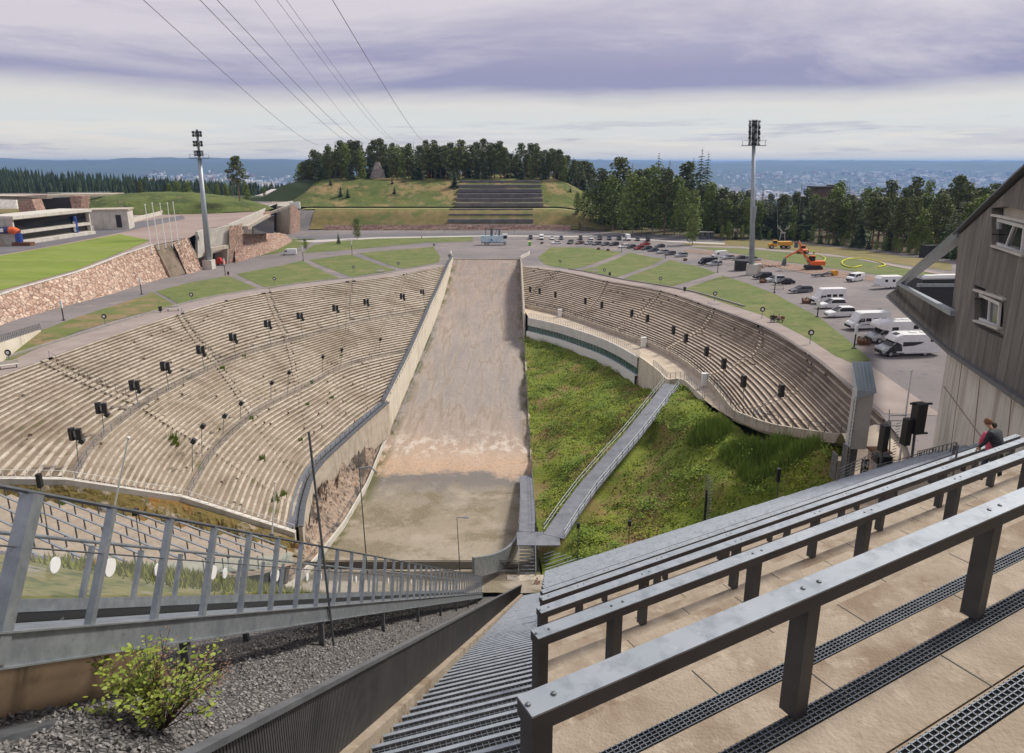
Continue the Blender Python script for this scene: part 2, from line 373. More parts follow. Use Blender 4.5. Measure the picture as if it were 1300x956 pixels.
def strip_material():
    m = bpy.data.materials.new('outrun_gravel'); m.use_nodes = True; nt = m.node_tree; N = nt.nodes; L = nt.links
    b = N['Principled BSDF']; b.inputs['Roughness'].default_value = .95
    g = N.new('ShaderNodeNewGeometry'); sx = N.new('ShaderNodeSeparateXYZ'); L.new(g.outputs['Position'], sx.inputs[0])
    def noise(scale, st, det=6, rough=.6, dist=0):
        mp = N.new('ShaderNodeMapping'); mp.inputs['Scale'].default_value = st; L.new(g.outputs['Position'], mp.inputs[0])
        n = N.new('ShaderNodeTexNoise'); n.inputs['Scale'].default_value = scale; n.inputs['Detail'].default_value = det; n.inputs['Roughness'].default_value = rough; n.inputs['Distortion'].default_value = dist
        L.new(mp.outputs[0], n.inputs[0]); return n.outputs['Fac']
    def mr(v, a, b_, c=0, d=1):
        r = N.new('ShaderNodeMapRange'); L.new(v, r.inputs[0]); r.inputs[1].default_value = a; r.inputs[2].default_value = b_; r.inputs[3].default_value = c; r.inputs[4].default_value = d; return r.outputs[0]
    def mix(f, a, c):
        x = N.new('ShaderNodeMix'); x.data_type = 'RGBA'
        if isinstance(f, float): x.inputs['Factor'].default_value = f
        else: L.new(f, x.inputs['Factor'])
        if isinstance(a, tuple): x.inputs['A'].default_value = (*a, 1)
        else: L.new(a, x.inputs['A'])
        if isinstance(c, tuple): x.inputs['B'].default_value = (*c, 1)
        else: L.new(c, x.inputs['B'])
        return x.outputs['Result']
    # y with a wobbly edge
    wob = noise(.18, (1, 1, 1), 5)
    ym = N.new('ShaderNodeMath'); ym.operation = 'MULTIPLY_ADD'; L.new(mr(wob, .3, .7, -1, 1), ym.inputs[0]); ym.inputs[1].default_value = 2.6; L.new(sx.outputs['Y'], ym.inputs[2])
    yy = mr(ym.outputs[0], 40, 240)
    cr = N.new('ShaderNodeValToRGB'); L.new(yy, cr.inputs[0]); e = cr.color_ramp.elements
    S = [(0, (.26, .235, .215)), (.045, (.28, .25, .22)), (.10, (.33, .285, .225)), (.16, (.30, .25, .175)), (.205, (.26, .215, .15)), (.235, (.245, .21, .165)), (.246, (.19, .17, .155)), (.258, (.195, .175, .16)), (.266, (.48, .34, .24)), (.285, (.50, .36, .26)), (.33, (.38, .30, .25)), (.40, (.31, .27, .245)), (.6, (.33, .285, .26)), (.8, (.335, .27, .24)), (1, (.32, .25, .215))]
    e[0].position, e[0].color = S[0][0], (*S[0][1], 1); e[1].position, e[1].color = S[-1][0], (*S[-1][1], 1)
    for p, c in S[1:-1]: x = e.new(p); x.color = (*c, 1)
    c = cr.outputs[0]
    far = mr(sx.outputs['Y'], 96, 112)
    mul = lambda a, b2: (lambda x: (L.new(a, x.inputs[0]), L.new(b2, x.inputs[1]) if not isinstance(b2, float) else setattr(x.inputs[1], 'default_value', b2), x.outputs[0])[2])(_m())
    def _m():
        x = N.new('ShaderNodeMath'); x.operation = 'MULTIPLY'; return x
    def chan(sx_, sy_, dist, sc_, w0):
        mp = N.new('ShaderNodeMapping'); mp.inputs['Scale'].default_value = (sx_, sy_, .05); L.new(g.outputs['Position'], mp.inputs[0])
        nn = N.new('ShaderNodeTexNoise'); nn.inputs['Scale'].default_value = sc_; nn.inputs['Detail'].default_value = 5; L.new(mp.outputs[0], nn.inputs[0])
        ad = N.new('ShaderNodeMixRGB') if False else N.new('ShaderNodeVectorMath'); ad.operation = 'MULTIPLY_ADD'; L.new(nn.outputs['Color'], ad.inputs[0]); ad.inputs[1].default_value = (dist, dist, 0); L.new(mp.outputs[0], ad.inputs[2])
        vo = N.new('ShaderNodeTexVoronoi'); vo.feature = 'DISTANCE_TO_EDGE'; vo.inputs['Scale'].default_value = 1.0; L.new(ad.outputs[0], vo.inputs['Vector']); return mr(vo.outputs['Distance'], 0, w0, 1, 0)
    c = mix(mul(mul(mr(noise(1.0, (.22, .02, 1), 4, .5, .4), .46, .60), far), .6), c, (.24, .225, .215))
    k1 = chan(.34, .030, .9, 2.2, .20); k2 = chan(.34, .030, .9, 2.2, .075)
    patch = mr(noise(.05, (1.5, .5, 1), 4), .32, .46)
    c = mix(mul(mul(mul(k1, far), patch), .45), c, (.46, .37, .29)); c = mix(mul(mul(mul(k2, far), patch), .55), c, (.19, .145, .11))
    k3 = chan(.75, .05, .7, 3.0, .09); c = mix(mul(mul(k3, far), .18), c, (.19, .15, .12))
    c = mix(mul(mul(mr(noise(1.0, (2.2, .35, 1), 7, .7, .3), .52, .64), far), .4), c, (.20, .165, .14))
    c = mix(mul(mr(noise(.5, (1, 1, 1), 6, .7), .58, .68), .45), c, (.44, .38, .33))
    c = mix(mul(mr(noise(2.5, (1, 1, 1), 4, .7), .5, .7), .5), c, (.15, .13, .115))
    wh = N.new('ShaderNodeMath'); wh.operation = 'MULTIPLY'; L.new(mr(ym.outputs[0], 97, 100, 0, 1), wh.inputs[0]); L.new(mr(ym.outputs[0], 101, 108, 1, 0), wh.inputs[1])
    c = mix(mul(mul(wh.outputs[0], mr(noise(.7, (1, .6, 1), 6, .7), .48, .58)), .8), c, (.62, .55, .48))
    near = mr(sx.outputs['Y'], 86, 90, 1, 0)
    c = mix(mul(mul(near, mr(noise(.16, (1, 1, 1), 6, .65), .48, .58)), .8), c, (.15, .12, .06))
    c = mix(mul(mul(near, mr(noise(.11, (1, 1, 1), 6, .7, .5), .52, .62)), .8), c, (.36, .30, .235))
    c = mix(mul(mul(near, mr(noise(6, (1, 1, 1), 3, .7), .45, .6)), .45), c, (.34, .30, .26))
    # weeds along both edges
    for a0, a1 in ((XR-1.7, XR-.3), (XL+2.0, XL+.5)):
        c = mix(mul(mul(mr(sx.outputs['X'], a0, a1), mr(noise(.35, (1, .4, 1), 5, .7), .46, .56)), .85), c, (.085, .085, .02))
    L.new(c, b.inputs['Base Color'])
    bp = N.new('ShaderNodeBump'); bp.inputs['Strength'].default_value = .8; bp.inputs['Distance'].default_value = .12
    L.new(noise(3, (1, 1, 1), 8, .75), bp.inputs['Height']); L.new(bp.outputs[0], b.inputs['Normal'])
    return m
M['outrun'] = strip_material()
M['gravel'] = voro('gravel', [(.10, .095, .095), (.17, .16, .155), (.25, .235, .225), (.14, .13, .125), (.34, .32, .30)], 11, joint=(.02, .02, .02), jw=.08, bump=1, bdist=.05)

# strip: from the gravel hill to the far rim
rows = []
ys = [54+i*1.5 for i in range(0, 123)]+[237.4]
for y in ys:
    r = []
    for i in range(33):
        x = lerp(XL, XR, i/32)
        z = strip_z(y)+.12*fbm(x*.6, y*.12, 4)*(1 if 0 < i < 32 else 0)
        r.append((x, y, z))
    rows.append(r)
o = MB(); o.grid(rows); g_ = o.build('gravel_outrun', M['outrun'], smooth=True, fixn=False); g_['kind'] = 'structure'
# landing hill under the gangway
rows = []
y = 1.2
while y < 55.4:
    rows.append([(lerp(-30+4*ss(20, 55, y), -1.9+.057*(y-6)-0.05, i/90), y, 0) for i in range(91)]); y += max(.12, min(.6, y*.02))
rows = [[(p[0], p[1], hill_z(p[0], p[1])) for p in r] for r in rows]
o = MB(); o.grid(rows); g_ = o.build('gravel_slope', M['gravel'], smooth=True, fixn=False); g_['kind'] = 'structure'

# ------------------------------------------------------------------ ground sheets
opening = [(p.x, p.y) for p in LR]+[(-20.6, 237.2), (2.95, 237.2)]+[(p.x-(.3 if p.y < 200 else 0), p.y) for p in RT]
plz = [(250, 30), (250, 400), (-300, 400), (-300, 30), (-58.5, 30)]+opening+[(31.2, 50), (27.8, 42.5), (26.5, 30)]
sheet('car_park_ground', plz, zg, 5.0, M['asphalt'])
lawn_px = [
    [(0, 441), (55, 419), (110, 399), (180, 377), (194, 371), (222, 388), (160, 403), (100, 421), (40, 446), (4, 463)],
    [(198, 370), (240, 359), (290, 350.5), (326, 365.5), (280, 375), (227, 386.5)],
    [(300, 348), (384, 331), (431, 353), (385, 358.5), (341, 367)],
    [(392, 330), (446, 323), (503, 343), (446, 351.5)],
    [(456, 321.5), (550, 313.5), (559, 326), (557, 333), (511, 341.5)],
    [(385, 321.5), (398, 311), (428, 306), (510, 301.5), (600, 300), (600, 306.5), (540, 308), (440, 317.5)],
    [(332, 324.5), (372, 303.5), (401, 303), (391, 311), (350, 322)],
    [(683, 327), (699, 314), (745, 314.5), (790, 320), (728, 341.5), (692, 336)],
    [(799, 321), (843, 329), (783, 352), (737, 343)],
    [(851, 330), (880, 337), (909, 346.5), (852, 364), (792, 353.5)],
    [(918, 350), (950, 360.5), (983, 373), (1040, 403), (1087, 441), (1105, 457.5), (1081, 461), (1060, 452), (1028, 431), (970, 401), (900, 378.5), (868, 367)],
    [(880, 314), (940, 315.5), (1003, 321), (1060, 326.5), (1130, 338), (1208, 352), (1208, 362), (1150, 352.5), (1100, 347), (1060, 341), (1000, 333), (940, 322.5)],
    [(866, 309), (925, 304), (1000, 306), (1100, 318), (1208, 335), (1208, 344), (1130, 334), (1060, 323), (1003, 317.5), (940, 312.5), (875, 311)],
]
M['lawn_dry'] = mat('lawn_dry', (.10, .13, .026), (.14, .16, .04), .25, .95, bump=.6, bscale=4, spots=[((.24, .165, .085), .16, .46, .60), ((.07, .105, .02), .5, .54, .68)])
for i, L_ in enumerate(lawn_px):
    sheet('lawn', px_poly(L_, zg), zg, 2.5, M['drygrass'] if i == 12 else (M['lawn_dry'] if i == 0 else M['lawn']), .05, seed=i)
sheet('lawn_path', px_poly([(876, 312), (940, 313.2), (1003, 318.5), (1060, 323.6), (1130, 335), (1208, 348.5), (1208, 351.5), (1130, 337.6), (1060, 326), (1003, 320.6), (940, 315), (880, 313.6)], zg), zg, 3, M['path'], .06)
sheet('dirt_verge', px_poly([(868, 317), (900, 319), (940, 324.5), (1000, 334.5), (1060, 343), (1110, 352), (1140, 358), (1140, 363), (1100, 356), (1050, 351), (1000, 343), (940, 331), (900, 323), (870, 320)], zg), zg, 3, mat('dirt', (.28, .19, .14), (.20, .14, .11), .3, .95, bump=.6, bscale=3), .055)
# rim promenades in paler grit
def band(name, C, off0, off1, m, zoff, sign):
    mb = MB(); rows = []
    for i, p in enumerate(C):
        d = (C[min(i+1, NU)]-C[max(i-1, 0)]); n = V((-d.y, d.x, 0)).normalized()*sign
        a = p+n*off0; b = p+n*off1
        rows.append([(lerp(a.x, b.x, k/4), lerp(a.y, b.y, k/4), zg(lerp(a.x, b.x, k/4), lerp(a.y, b.y, k/4))+zoff) for k in range(5)])
    mb.grid(rows); q = mb.build(name, m, smooth=True); q['kind'] = 'structure'
band('promenade_path', LR, .1, 5.4, M['path'], .03, 1)
band('promenade_path', RT, .1, 5.0, M['path'], .03, 1)
def kerbline(C, a, b, o):
    mb = MB(); pr = None
    for i in range(a, b+1):
        d = (C[min(i+1, NU)]-C[max(i-1, 0)]); n = V((-d.y, d.x, 0)).normalized(); q = C[i]+n*o; q.z = zg(q.x, q.y)+.12
        if pr is not None: mb.bar(pr, q, .3, .4)
        pr = q
    mb.build('kerb', M['kerb'])['kind'] = 'structure'
M['kerb'] = mat('kerbstone', (.24, .225, .215), (.32, .30, .285), 1, .9)
kerbline(LR, 6, 62, 5.5); kerbline(RT, 8, 44, 5.1)
sheet('wood_floor', px_poly([(905, 303), (1000, 304.5), (1100, 315), (1240, 331), (1240, 296), (1100, 290), (905, 284)], zg), zg, 6, mat('woodfloor', (.07, .065, .03), (.12, .085, .045), .3, 1, bump=1, bscale=2, spots=[((.05, .07, .02), .2, .5, .6)]), .09)
sheet('wood_floor', px_poly([(735, 293), (800, 296), (905, 301), (905, 284), (800, 280), (735, 280)], zg), zg, 6, bpy.data.materials['woodfloor'], .09)
# main road beyond the arena
sheet('road', px_poly([(375, 300), (480, 297), (620, 295.5), (760, 296), (920, 303), (920, 308), (860, 306), (760, 299.5), (620, 298.5), (480, 301), (380, 306)], zg), zg, 5, M['dark_asphalt'], .05)
sheet('road_edge_path', px_poly([(375, 306), (480, 301.2), (620, 298.7), (760, 299.7), (860, 306.2), (920, 308.5), (920, 310.5), (860, 307.8), (760, 301.2), (620, 300.2), (480, 303), (400, 308)], zg), zg, 5, M['pale_road'], .06)

# knoll cover: dry bank below, path ledge, grass slope above
def zk(x, y): return zg(x, y)
sheet('grass_bank', [(-104, 352.5), (-60, 352.5), (0, 352.5), (70, 352.5), (70, 368), (-104, 368)], zk, 3, M['drygrass'], .5)
sheet('knoll_path', [(-112, 368), (60, 368), (60, 379), (-112, 379)], zk, 4, mat('ledge', (.20, .21, .07), (.27, .26, .10), .3, .95), .6)
sheet('knoll_slope', [(-118, 379), (72, 379), (85, 400), (120, 600), (-160, 600), (-150, 420)], lambda x, y: zk(x, y)+.8*fbm(x*.07, y*.07)*ss(379, 390, y), 4, M['knollgrass'], 1.3)

# base terrain out to the horizon
mb = MB(); rows = []
ys = []
y = -120.0
while y < 42000:
    ys.append(y); y += 12 if y < 700 else (40 if y < 1800 else (150 if y < 9000 else 420))
for y in ys:
    half = 300+abs(y)*1.05; n = 120
    r = []
    for i in range(n+1):
        x = lerp(-half, half, i/n)
        if y < 405:
            z = -34
            if y < 235 and -75 < x < 48: z = -58
            elif y < 320: z = -44
            elif y < 400: z = -45
        else: z = zfar(x, y)-.3
        if x > 240 and y < 405: z = lerp(-34, -60, ss(240, 500, x))
        r.append((x, y, z))
    rows.append(r)
mb.grid(rows)
M['forestfloor'] = mat('forestfloor', (.028, .045, .016), (.05, .07, .024), .02, 1, spots=[((.10, .12, .05), .0016, .58, .70), ((.02, .035, .013), .004, .5, .65)])
o = mb.build('terrain', M['forestfloor'], smooth=True, fixn=False); o['kind'] = 'structure'

# ------------------------------------------------------------------ upper ski field on the left
ZU = -22.3
wp = [on(x, y, zg) for x, y in [(-60, 432), (-20, 420), (0, 414), (60, 395), (129, 377), (178, 362), (216, 351.5), (236, 347)]]
wbC = smooth_curve([V((p.x, p.y, zg(p.x, p.y)-.4)) for p in wp[:-1]], 70)
edge3 = [(p.x-3.35, p.y) for p in wbC[::5]]+[(wp[-1].x-3.3, wp[-1].y)]+[(on(257, 342.5, zg).x-3, on(257, 342.5, zg).y)]+[at_z(x, y, ZU)[:2] for x, y in [(262, 290), (291, 286), (309, 280), (337, 267), (346, 262), (372, 257)]]+[(-124, 440)]
edge3 = [(edge3[0][0]+4, 40)]+edge3
def zu(x, y):
    z = ZU
    # grass mound behind the plaza
    d = math.hypot((x+168)/52, (y-335)/34); z += 9.5*max(0, 1-d*d)**.8 if d < 1 else 0
    z -= 3.0*ss(430, 560, y)
    return z
P = edge3+[(-128, 520), (-600, 620), (-600, 40)]
sheet('upper_plaza', P, lambda x, y: ZU-3.0*ss(430, 560, y), 12, M['plaza'], 0)
sheet('ski_field_grass', [at_z(x, y, ZU)[:2] for x, y in [(-40, 332), (0, 325), (80, 311), (152, 297.5), (190, 305), (160, 318), (96, 343), (0, 369), (-80, 385)]], lambda x, y: ZU, 8, M['field'], .06)
sheet('asphalt_track', [at_z(x, y, ZU)[:2] for x, y in [(-40, 330), (0, 323.5), (80, 309.5), (152, 295.5), (200, 285), (235, 278), (232, 273.5), (180, 281), (120, 293), (60, 304), (0, 313.5), (-40, 319)]], lambda x, y: ZU, 8, M['dark_asphalt'], .05)
sheet('field_path', [at_z(x, y, ZU)[:2] for x, y in [(0, 370.5), (96, 344.5), (160, 319.5), (185, 309), (200, 310)]]+[(p.x-3.6, p.y) for p in wbC[::-6] if 98 < p.y < 168], lambda x, y: ZU, 8, M['path'], .05)
sheet('bank_grass', [at_z(x, y, ZU)[:2] for x, y in [(0, 262), (60, 258), (190, 255), (215, 257), (185, 266), (140, 281), (135, 272), (0, 276)]], lambda x, y: ZU+1.2*ss(280, 380, y), 8, M['drygrass'], .07)
rows = []
for i in range(25):
    rr = (i/24)
    rows.append([(-168+52*rr*math.cos(t*math.pi/24), 335+34*rr*math.sin(t*math.pi/24), 0) for t in range(49)])
rows = [[(x, y, ZU+.05+8.2*(max(0, 1-((x+168)/52)**2-((y-335)/34)**2))**.8+.5*fbm(x*.1, y*.1)+.25*fbm(x*.5, y*.5)) for x, y, _ in r] for r in rows]
o = MB(); o.grid(rows); q = o.build('grass_mound', mat('mound', (.075, .11, .02), (.12, .145, .032), .12, .98, bump=1, bscale=.8, bdist=.5, spots=[((.045, .07, .012), .1, .48, .6), ((.18, .16, .06), .2, .56, .7)]), smooth=True); q['kind'] = 'structure'
sheet('mound_path', [at_z(x, y, ZU)[:2] for x, y in [(150, 254.2), (260, 255), (300, 253), (330, 247), (345, 240), (352, 240), (330, 251), (300, 256.5), (250, 257.5), (150, 256)]], lambda x, y: ZU, 10, M['pale_road'], .06)
sheet('plaza_road', [at_z(x, y, ZU)[:2] for x, y in [(310, 258), (335, 249), (352, 240), (366, 239), (352, 248), (345, 257)]], lambda x, y: ZU-.02, 12, M['dark_asphalt'], .08)

# ------------------------------------------------------------------ world and light
w = bpy.data.worlds.new('World'); sc.world = w; w.use_nodes = True; nt = w.node_tree; N = nt.nodes; L = nt.links
SUN_EL, SUN_AZ = math.radians(48), math.radians(58)   # azimuth clockwise from the view direction
bg = N['Background']; bg.inputs['Strength'].default_value = .1
sky = N.new('ShaderNodeTexSky'); sky.sky_type = 'NISHITA'; sky.sun_disc = False; sky.sun_elevation = SUN_EL; sky.sun_rotation = SUN_AZ
tc = N.new('ShaderNodeTexCoord'); sx = N.new('ShaderNodeSeparateXYZ'); L.new(tc.outputs['Generated'], sx.inputs[0])
def math_(op, a, b=None):
    x = N.new('ShaderNodeMath'); x.operation = op
    for i, q in enumerate((a, b)):
        if q is None: continue
        if isinstance(q, (int, float)): x.inputs[i].default_value = q
        else: L.new(q, x.inputs[i])
    return x.outputs[0]
zc = math_('MAXIMUM', sx.outputs['Z'], 0.0)
den = math_('ADD', zc, .12)
cb = N.new('ShaderNodeCombineXYZ'); L.new(math_('DIVIDE', sx.outputs['X'], den), cb.inputs[0]); L.new(math_('DIVIDE', sx.outputs['Y'], den), cb.inputs[1]); cb.inputs[2].default_value = 1.7
def wn(scale, det, rough, st=(1, 1, 1), dist=0.0):
    mp = N.new('ShaderNodeMapping'); mp.inputs['Scale'].default_value = st; L.new(cb.outputs[0], mp.inputs[0])
    n = N.new('ShaderNodeTexNoise'); n.inputs['Scale'].default_value = scale; n.inputs['Detail'].default_value = det; n.inputs['Roughness'].default_value = rough; n.inputs['Distortion'].default_value = dist
    L.new(mp.outputs[0], n.inputs[0]); return n.outputs['Fac']
big = wn(.24, 5, .5, (1, 1.2, 1)); fine = wn(.9, 8, .64, (.9, 1.2, 1), .5)
zz = math_('ADD', zc, math_('MULTIPLY', math_('SUBTRACT', big, .5), .060))
zz = math_('ADD', zz, math_('MULTIPLY', math_('SUBTRACT', fine, .5), .022))
cr = N.new('ShaderNodeValToRGB'); L.new(zz, cr.inputs[0]); e = cr.color_ramp.elements
S = [(0, (.78, .76, .74)), (.018, (.80, .77, .74)), (.032, (.78, .79, .79)), (.055, (.76, .79, .79)), (.078, (.80, .78, .76)), (.092, (.62, .61, .67)), (.106, (.33, .335, .52)), (.128, (.35, .345, .53)), (.155, (.44, .42, .58)), (.20, (.55, .515, .64)), (.26, (.62, .585, .67)), (1, (.60, .60, .64))]
e[0].position, e[0].color = S[0][0], (*S[0][1], 1); e[1].position, e[1].color = 1, (*S[-1][1], 1)
for p, c in S[1:-1]: x = e.new(p); x.color = (*c, 1)
def wmix(f, a, b_):
    x = N.new('ShaderNodeMix'); x.data_type = 'RGBA'
    if isinstance(f, (int, float)): x.inputs['Factor'].default_value = f
    else: L.new(f, x.inputs['Factor'])
    for k, q in (('A', a), ('B', b_)):
        if isinstance(q, tuple): x.inputs[k].default_value = (*q, 1)
        else: L.new(q, x.inputs[k])
    return x.outputs['Result']
def wmr(v, a, b_, c=0, d=1):
    r = N.new('ShaderNodeMapRange'); L.new(v, r.inputs[0]); r.inputs[1].default_value = a; r.inputs[2].default_value = b_; r.inputs[3].default_value = c; r.inputs[4].default_value = d; return r.outputs[0]
c = cr.outputs[0]
streak = wn(.9, 6, .6, (.22, 1.2, 1), .3)
low = math_('MULTIPLY', wmr(zz, .008, .02), wmr(zz, .035, .05, 1, 0))
c = wmix(math_('MULTIPLY', wmr(streak, .50, .64), math_('MULTIPLY', low, .65)), c, (.55, .55, .64))
hi = wmr(zz, .09, .13)
c = wmix(math_('MULTIPLY', wmr(wn(.5, 8, .62, (.8, 1.2, 1), .5), .46, .64), math_('MULTIPLY', hi, .85)), c, (.78, .73, .78))
c = wmix(math_('MULTIPLY', wmr(wn(.8, 8, .62, (1, 1, 1), .4), .52, .72), math_('MULTIPLY', hi, .45)), c, (.36, .36, .52))
mpL = N.new('ShaderNodeMapping'); mpL.inputs['Scale'].default_value = (3.2, 3.2, 42); L.new(tc.outputs['Generated'], mpL.inputs[0])
nL = N.new('ShaderNodeTexNoise'); nL.inputs['Scale'].default_value = 1.6; nL.inputs['Detail'].default_value = 7; nL.inputs['Roughness'].default_value = .58; L.new(mpL.outputs[0], nL.inputs[0])
lowb = math_('MULTIPLY', wmr(zc, .006, .015), wmr(zc, .040, .062, 1, 0))
c = wmix(math_('MULTIPLY', wmr(nL.outputs['Fac'], .54, .62), math_('MULTIPLY', lowb, .75)), c, (.50, .50, .61))
c = wmix(math_('MULTIPLY', wmr(nL.outputs['Fac'], .47, .38), math_('MULTIPLY', lowb, .8)), c, (.88, .84, .78))
sc10 = N.new('ShaderNodeVectorMath'); sc10.operation = 'SCALE'; sc10.inputs['Scale'].default_value = 9.0; L.new(c, sc10.inputs[0])
L.new(wmix(.95, sky.outputs[0], sc10.outputs[0]), bg.inputs['Color'])
sun = bpy.data.lights.new('sun', 'SUN'); sun.energy = 3.8; sun.angle = math.radians(11); sun.color = (1, .94, .84)
so = link(bpy.data.objects.new('sun', sun)); d = V((math.sin(SUN_AZ)*math.cos(SUN_EL), math.cos(SUN_AZ)*math.cos(SUN_EL), math.sin(SUN_EL)))
so.rotation_euler = (-d).to_track_quat('-Z', 'Y').to_euler(); so.location = (60, -20, 60)
# air
hz = MB(); hz.box((0, 20000-300, -200), (60000, 40800, 500)); 
hm = bpy.data.materials.new('haze'); hm.use_nodes = True; hn = hm.node_tree.nodes
hn.remove(hn['Principled BSDF']); pv = hn.new('ShaderNodeVolumePrincipled'); pv.inputs['Color'].default_value = (.36, .58, 1.0, 1); pv.inputs['Density'].default_value = 7e-5; pv.inputs['Anisotropy'].default_value = .2
hm.node_tree.links.new(pv.outputs[0], hn['Material Output'].inputs['Volume'])
ho = hz.build('haze', hm); ho['kind'] = 'stuff'
sc.view_settings.view_transform = 'Standard'; sc.view_settings.look = 'None'; sc.view_settings.exposure = .05; sc.view_settings.gamma = 1
sc.render.engine = 'CYCLES'; sc.cycles.max_bounces = 5; sc.cycles.transparent_max_bounces = 12; sc.cycles.volume_bounces = 0; sc.cycles.use_denoising = True
# ------------------------------------------------------------------ terraces
NS = 150
def terrace(name, label, pt, nrow, aisles, skip, bm_, tm, H=.34, u0=0.0, u1=1.0, drop=.30, bw=.42):
    """concrete terrace: one stepped floor, one bench per row, stair flights"""
    t = thing(name, label, 'terrace', tuple(pt(.5, 0)))
    U = [lerp(u0, u1, i/NS) for i in range(NS+1)]
    inv = Matrix.Translation(-t.location)
    L0 = [[pt(u, v) for u in U] for v in range(nrow+1)]
    fl = MB(); rows = []
    for v in range(nrow):
        a, b = L0[v], L0[v+1]
        rows.append([inv@(p-V((0, 0, drop))) for p in a])
        rows.append([inv@V((q.x, q.y, p.z-drop)) for p, q in zip(a, b)])
    fl.grid(rows); fl.build('stepped_floor', tm, t)
    rr = random.Random(hash(name) % 999 if False else len(name))
    for v in range(nrow):
        if v in skip: continue
        a, b = L0[v], L0[v+1]; mb = MB()
        A = []
        for p, q in zip(a, b):
            A.append((inv@p, inv@V((lerp(p.x, q.x, bw), lerp(p.y, q.y, bw), p.z)), inv@V((lerp(p.x, q.x, bw), lerp(p.y, q.y, bw), p.z-drop)), ))
        # bench slab with a recessed, shaded front
        run = []
        def flush():
            if len(run) > 1:
                mb.grid([[c[0] for c in run], [c[1] for c in run]])
                mb.grid([[c[1] for c in run], [c[1]-V((0, 0, .11)) for c in run]])
                mb.grid([[c[1]-V((0, 0, .11)) for c in run], [lerp(c[1], c[0], .35)-V((0, 0, .11)) for c in run]])
                mb.grid([[lerp(c[1], c[0], .35)-V((0, 0, .11)) for c in run], [lerp(c[1], c[0], .35)-V((0, 0, drop)) for c in run]])
                for c in (run[0], run[-1]): mb.face([c[0], c[1], c[1]-V((0, 0, drop)), c[0]-V((0, 0, drop))])
            run.clear()
        for i, u in enumerate(U):
            if any(abs(u-x) < .0034 for x in aisles(v)): flush()
            else: run.append(A[i])
            if rr.random() < .012: flush()
        flush()
        if mb.f: mb.build('bench_row', bm_, t, fixn=False)
    for k in range(len(aisles(0))):
        mb = MB()
        for v in range(nrow):
            if v in skip: continue
            u = aisles(v)[k]
            if u < u0 or u > u1: continue
            p, q, p2 = inv@pt(u, v), inv@pt(u, v+1), inv@pt(min(1, u+.004), v)
            s = (p2-p); s.z = 0; s.normalize(); n = (q-p); n.z = 0; ln = n.length; n.normalize()
            for f, hh in ((.22, .0),):
                c = p+n*ln*f; w = .5
                mb.raw([c-s*w-n*.2-V((0, 0, hh)), c+s*w-n*.2-V((0, 0, hh)), c+s*w+n*.2-V((0, 0, hh)), c-s*w+n*.2-V((0, 0, hh)),
                        c-s*w-n*.2-V((0, 0, hh+.2)), c+s*w-n*.2-V((0, 0, hh+.2)), c+s*w+n*.2-V((0, 0, hh+.2)), c-s*w+n*.2-V((0, 0, hh+.2))],
                       [(0, 1, 2, 3), (0, 4, 5, 1), (1, 5, 6, 2), (2, 6, 7, 3), (3, 7, 4, 0)])
        if mb.f: mb.build('stair_flight', bm_, t)
    return t
AL = [(.205, .16, .13), (.385, .335, .27), (.565, .52, .44), (.73, .70, .62), (.855, .84, .80)]
def aisl(v):
    f = lambda a: a[0]+(a[1]-a[0])*min(1, v/28)+(a[2]-a[1])*max(0, (v-28)/26)
    return [f(a) for a in AL]
tl = terrace('concrete_terrace', 'huge pale concrete spectator terrace with weedy rows curving round to the tall cream wall', left_pt, 54, aisl, (20, 37), M['bench'], M['tread'], bw=.40)
def near_u(C, px): return min(range(NU+1), key=lambda i: abs(proj(C[i])[0]-px)+(0 if i < NU*.97 else 0))/NU
AR = [(near_u(RT, a), near_u(RB, b)) for a, b in ((711, 668), (767, 737), (837, 782), (904, 843), (965, 893), (1028, 928))]
def aisr(v): return [lerp(a, b, v/21) for a, b in AR]
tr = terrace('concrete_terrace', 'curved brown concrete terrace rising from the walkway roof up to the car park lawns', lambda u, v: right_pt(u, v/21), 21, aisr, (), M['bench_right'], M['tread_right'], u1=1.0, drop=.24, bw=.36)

def railing(name, label, C, h=1.05, step=1.6, group=None, m='galv', r=.03, mids=2, cat='railing', n_post_cap=70):
    """posts and rails along a polyline; one thing"""
    t = thing(name, label, cat, tuple(C[0]), group=group); o0 = V(C[0])
    mb = MB()
    for k in range(1, mids+2):
        hh = h*k/(mids+1)
        mb.tube([V(p)-o0+V((0, 0, hh)) for p in C], r if k == mids+1 else r*.7, 5)
    mb.build('rail', M[m], t)
    Ls = [0]
    for a, b in zip(C, C[1:]): Ls.append(Ls[-1]+(V(b)-V(a)).length)
    n = max(1, int(Ls[-1]/step)); 
    if n > n_post_cap: n = n_post_cap
    k = 0; proto = None
    for i in range(n+1):
        s = Ls[-1]*i/n
        while k < len(Ls)-2 and s > Ls[k+1]: k += 1
        p = V(C[k]).lerp(V(C[k+1]), (s-Ls[k])/max(1e-6, Ls[k+1]-Ls[k]))-o0
        if proto is None:
            mb = MB(); mb.box((0, 0, h/2), (r*1.8, r*1.8, h)); proto = mb.build('post', M[m], t); q = proto
        else: q = link(proto.copy()); q.parent = t
        q.location = p
    return t
def off(C, d, dz=0.0, a=0, b=None):
    out = []; b = len(C) if b is None else b
    for i in range(a, b):
        dd = (C[min(i+1, len(C)-1)]-C[max(i-1, 0)]); n = V((-dd.y, dd.x, 0)).normalized(); out.append(C[i]+n*d+V((0, 0, dz)))
    return out
railing('walkway_railing', 'upper grey railing sweeping across the pale terrace in front of the big loudspeakers', [left_pt(i/60, 20.9)-V((0, 0, .3)) for i in range(61)], 1.15, 2.2, m='galv')
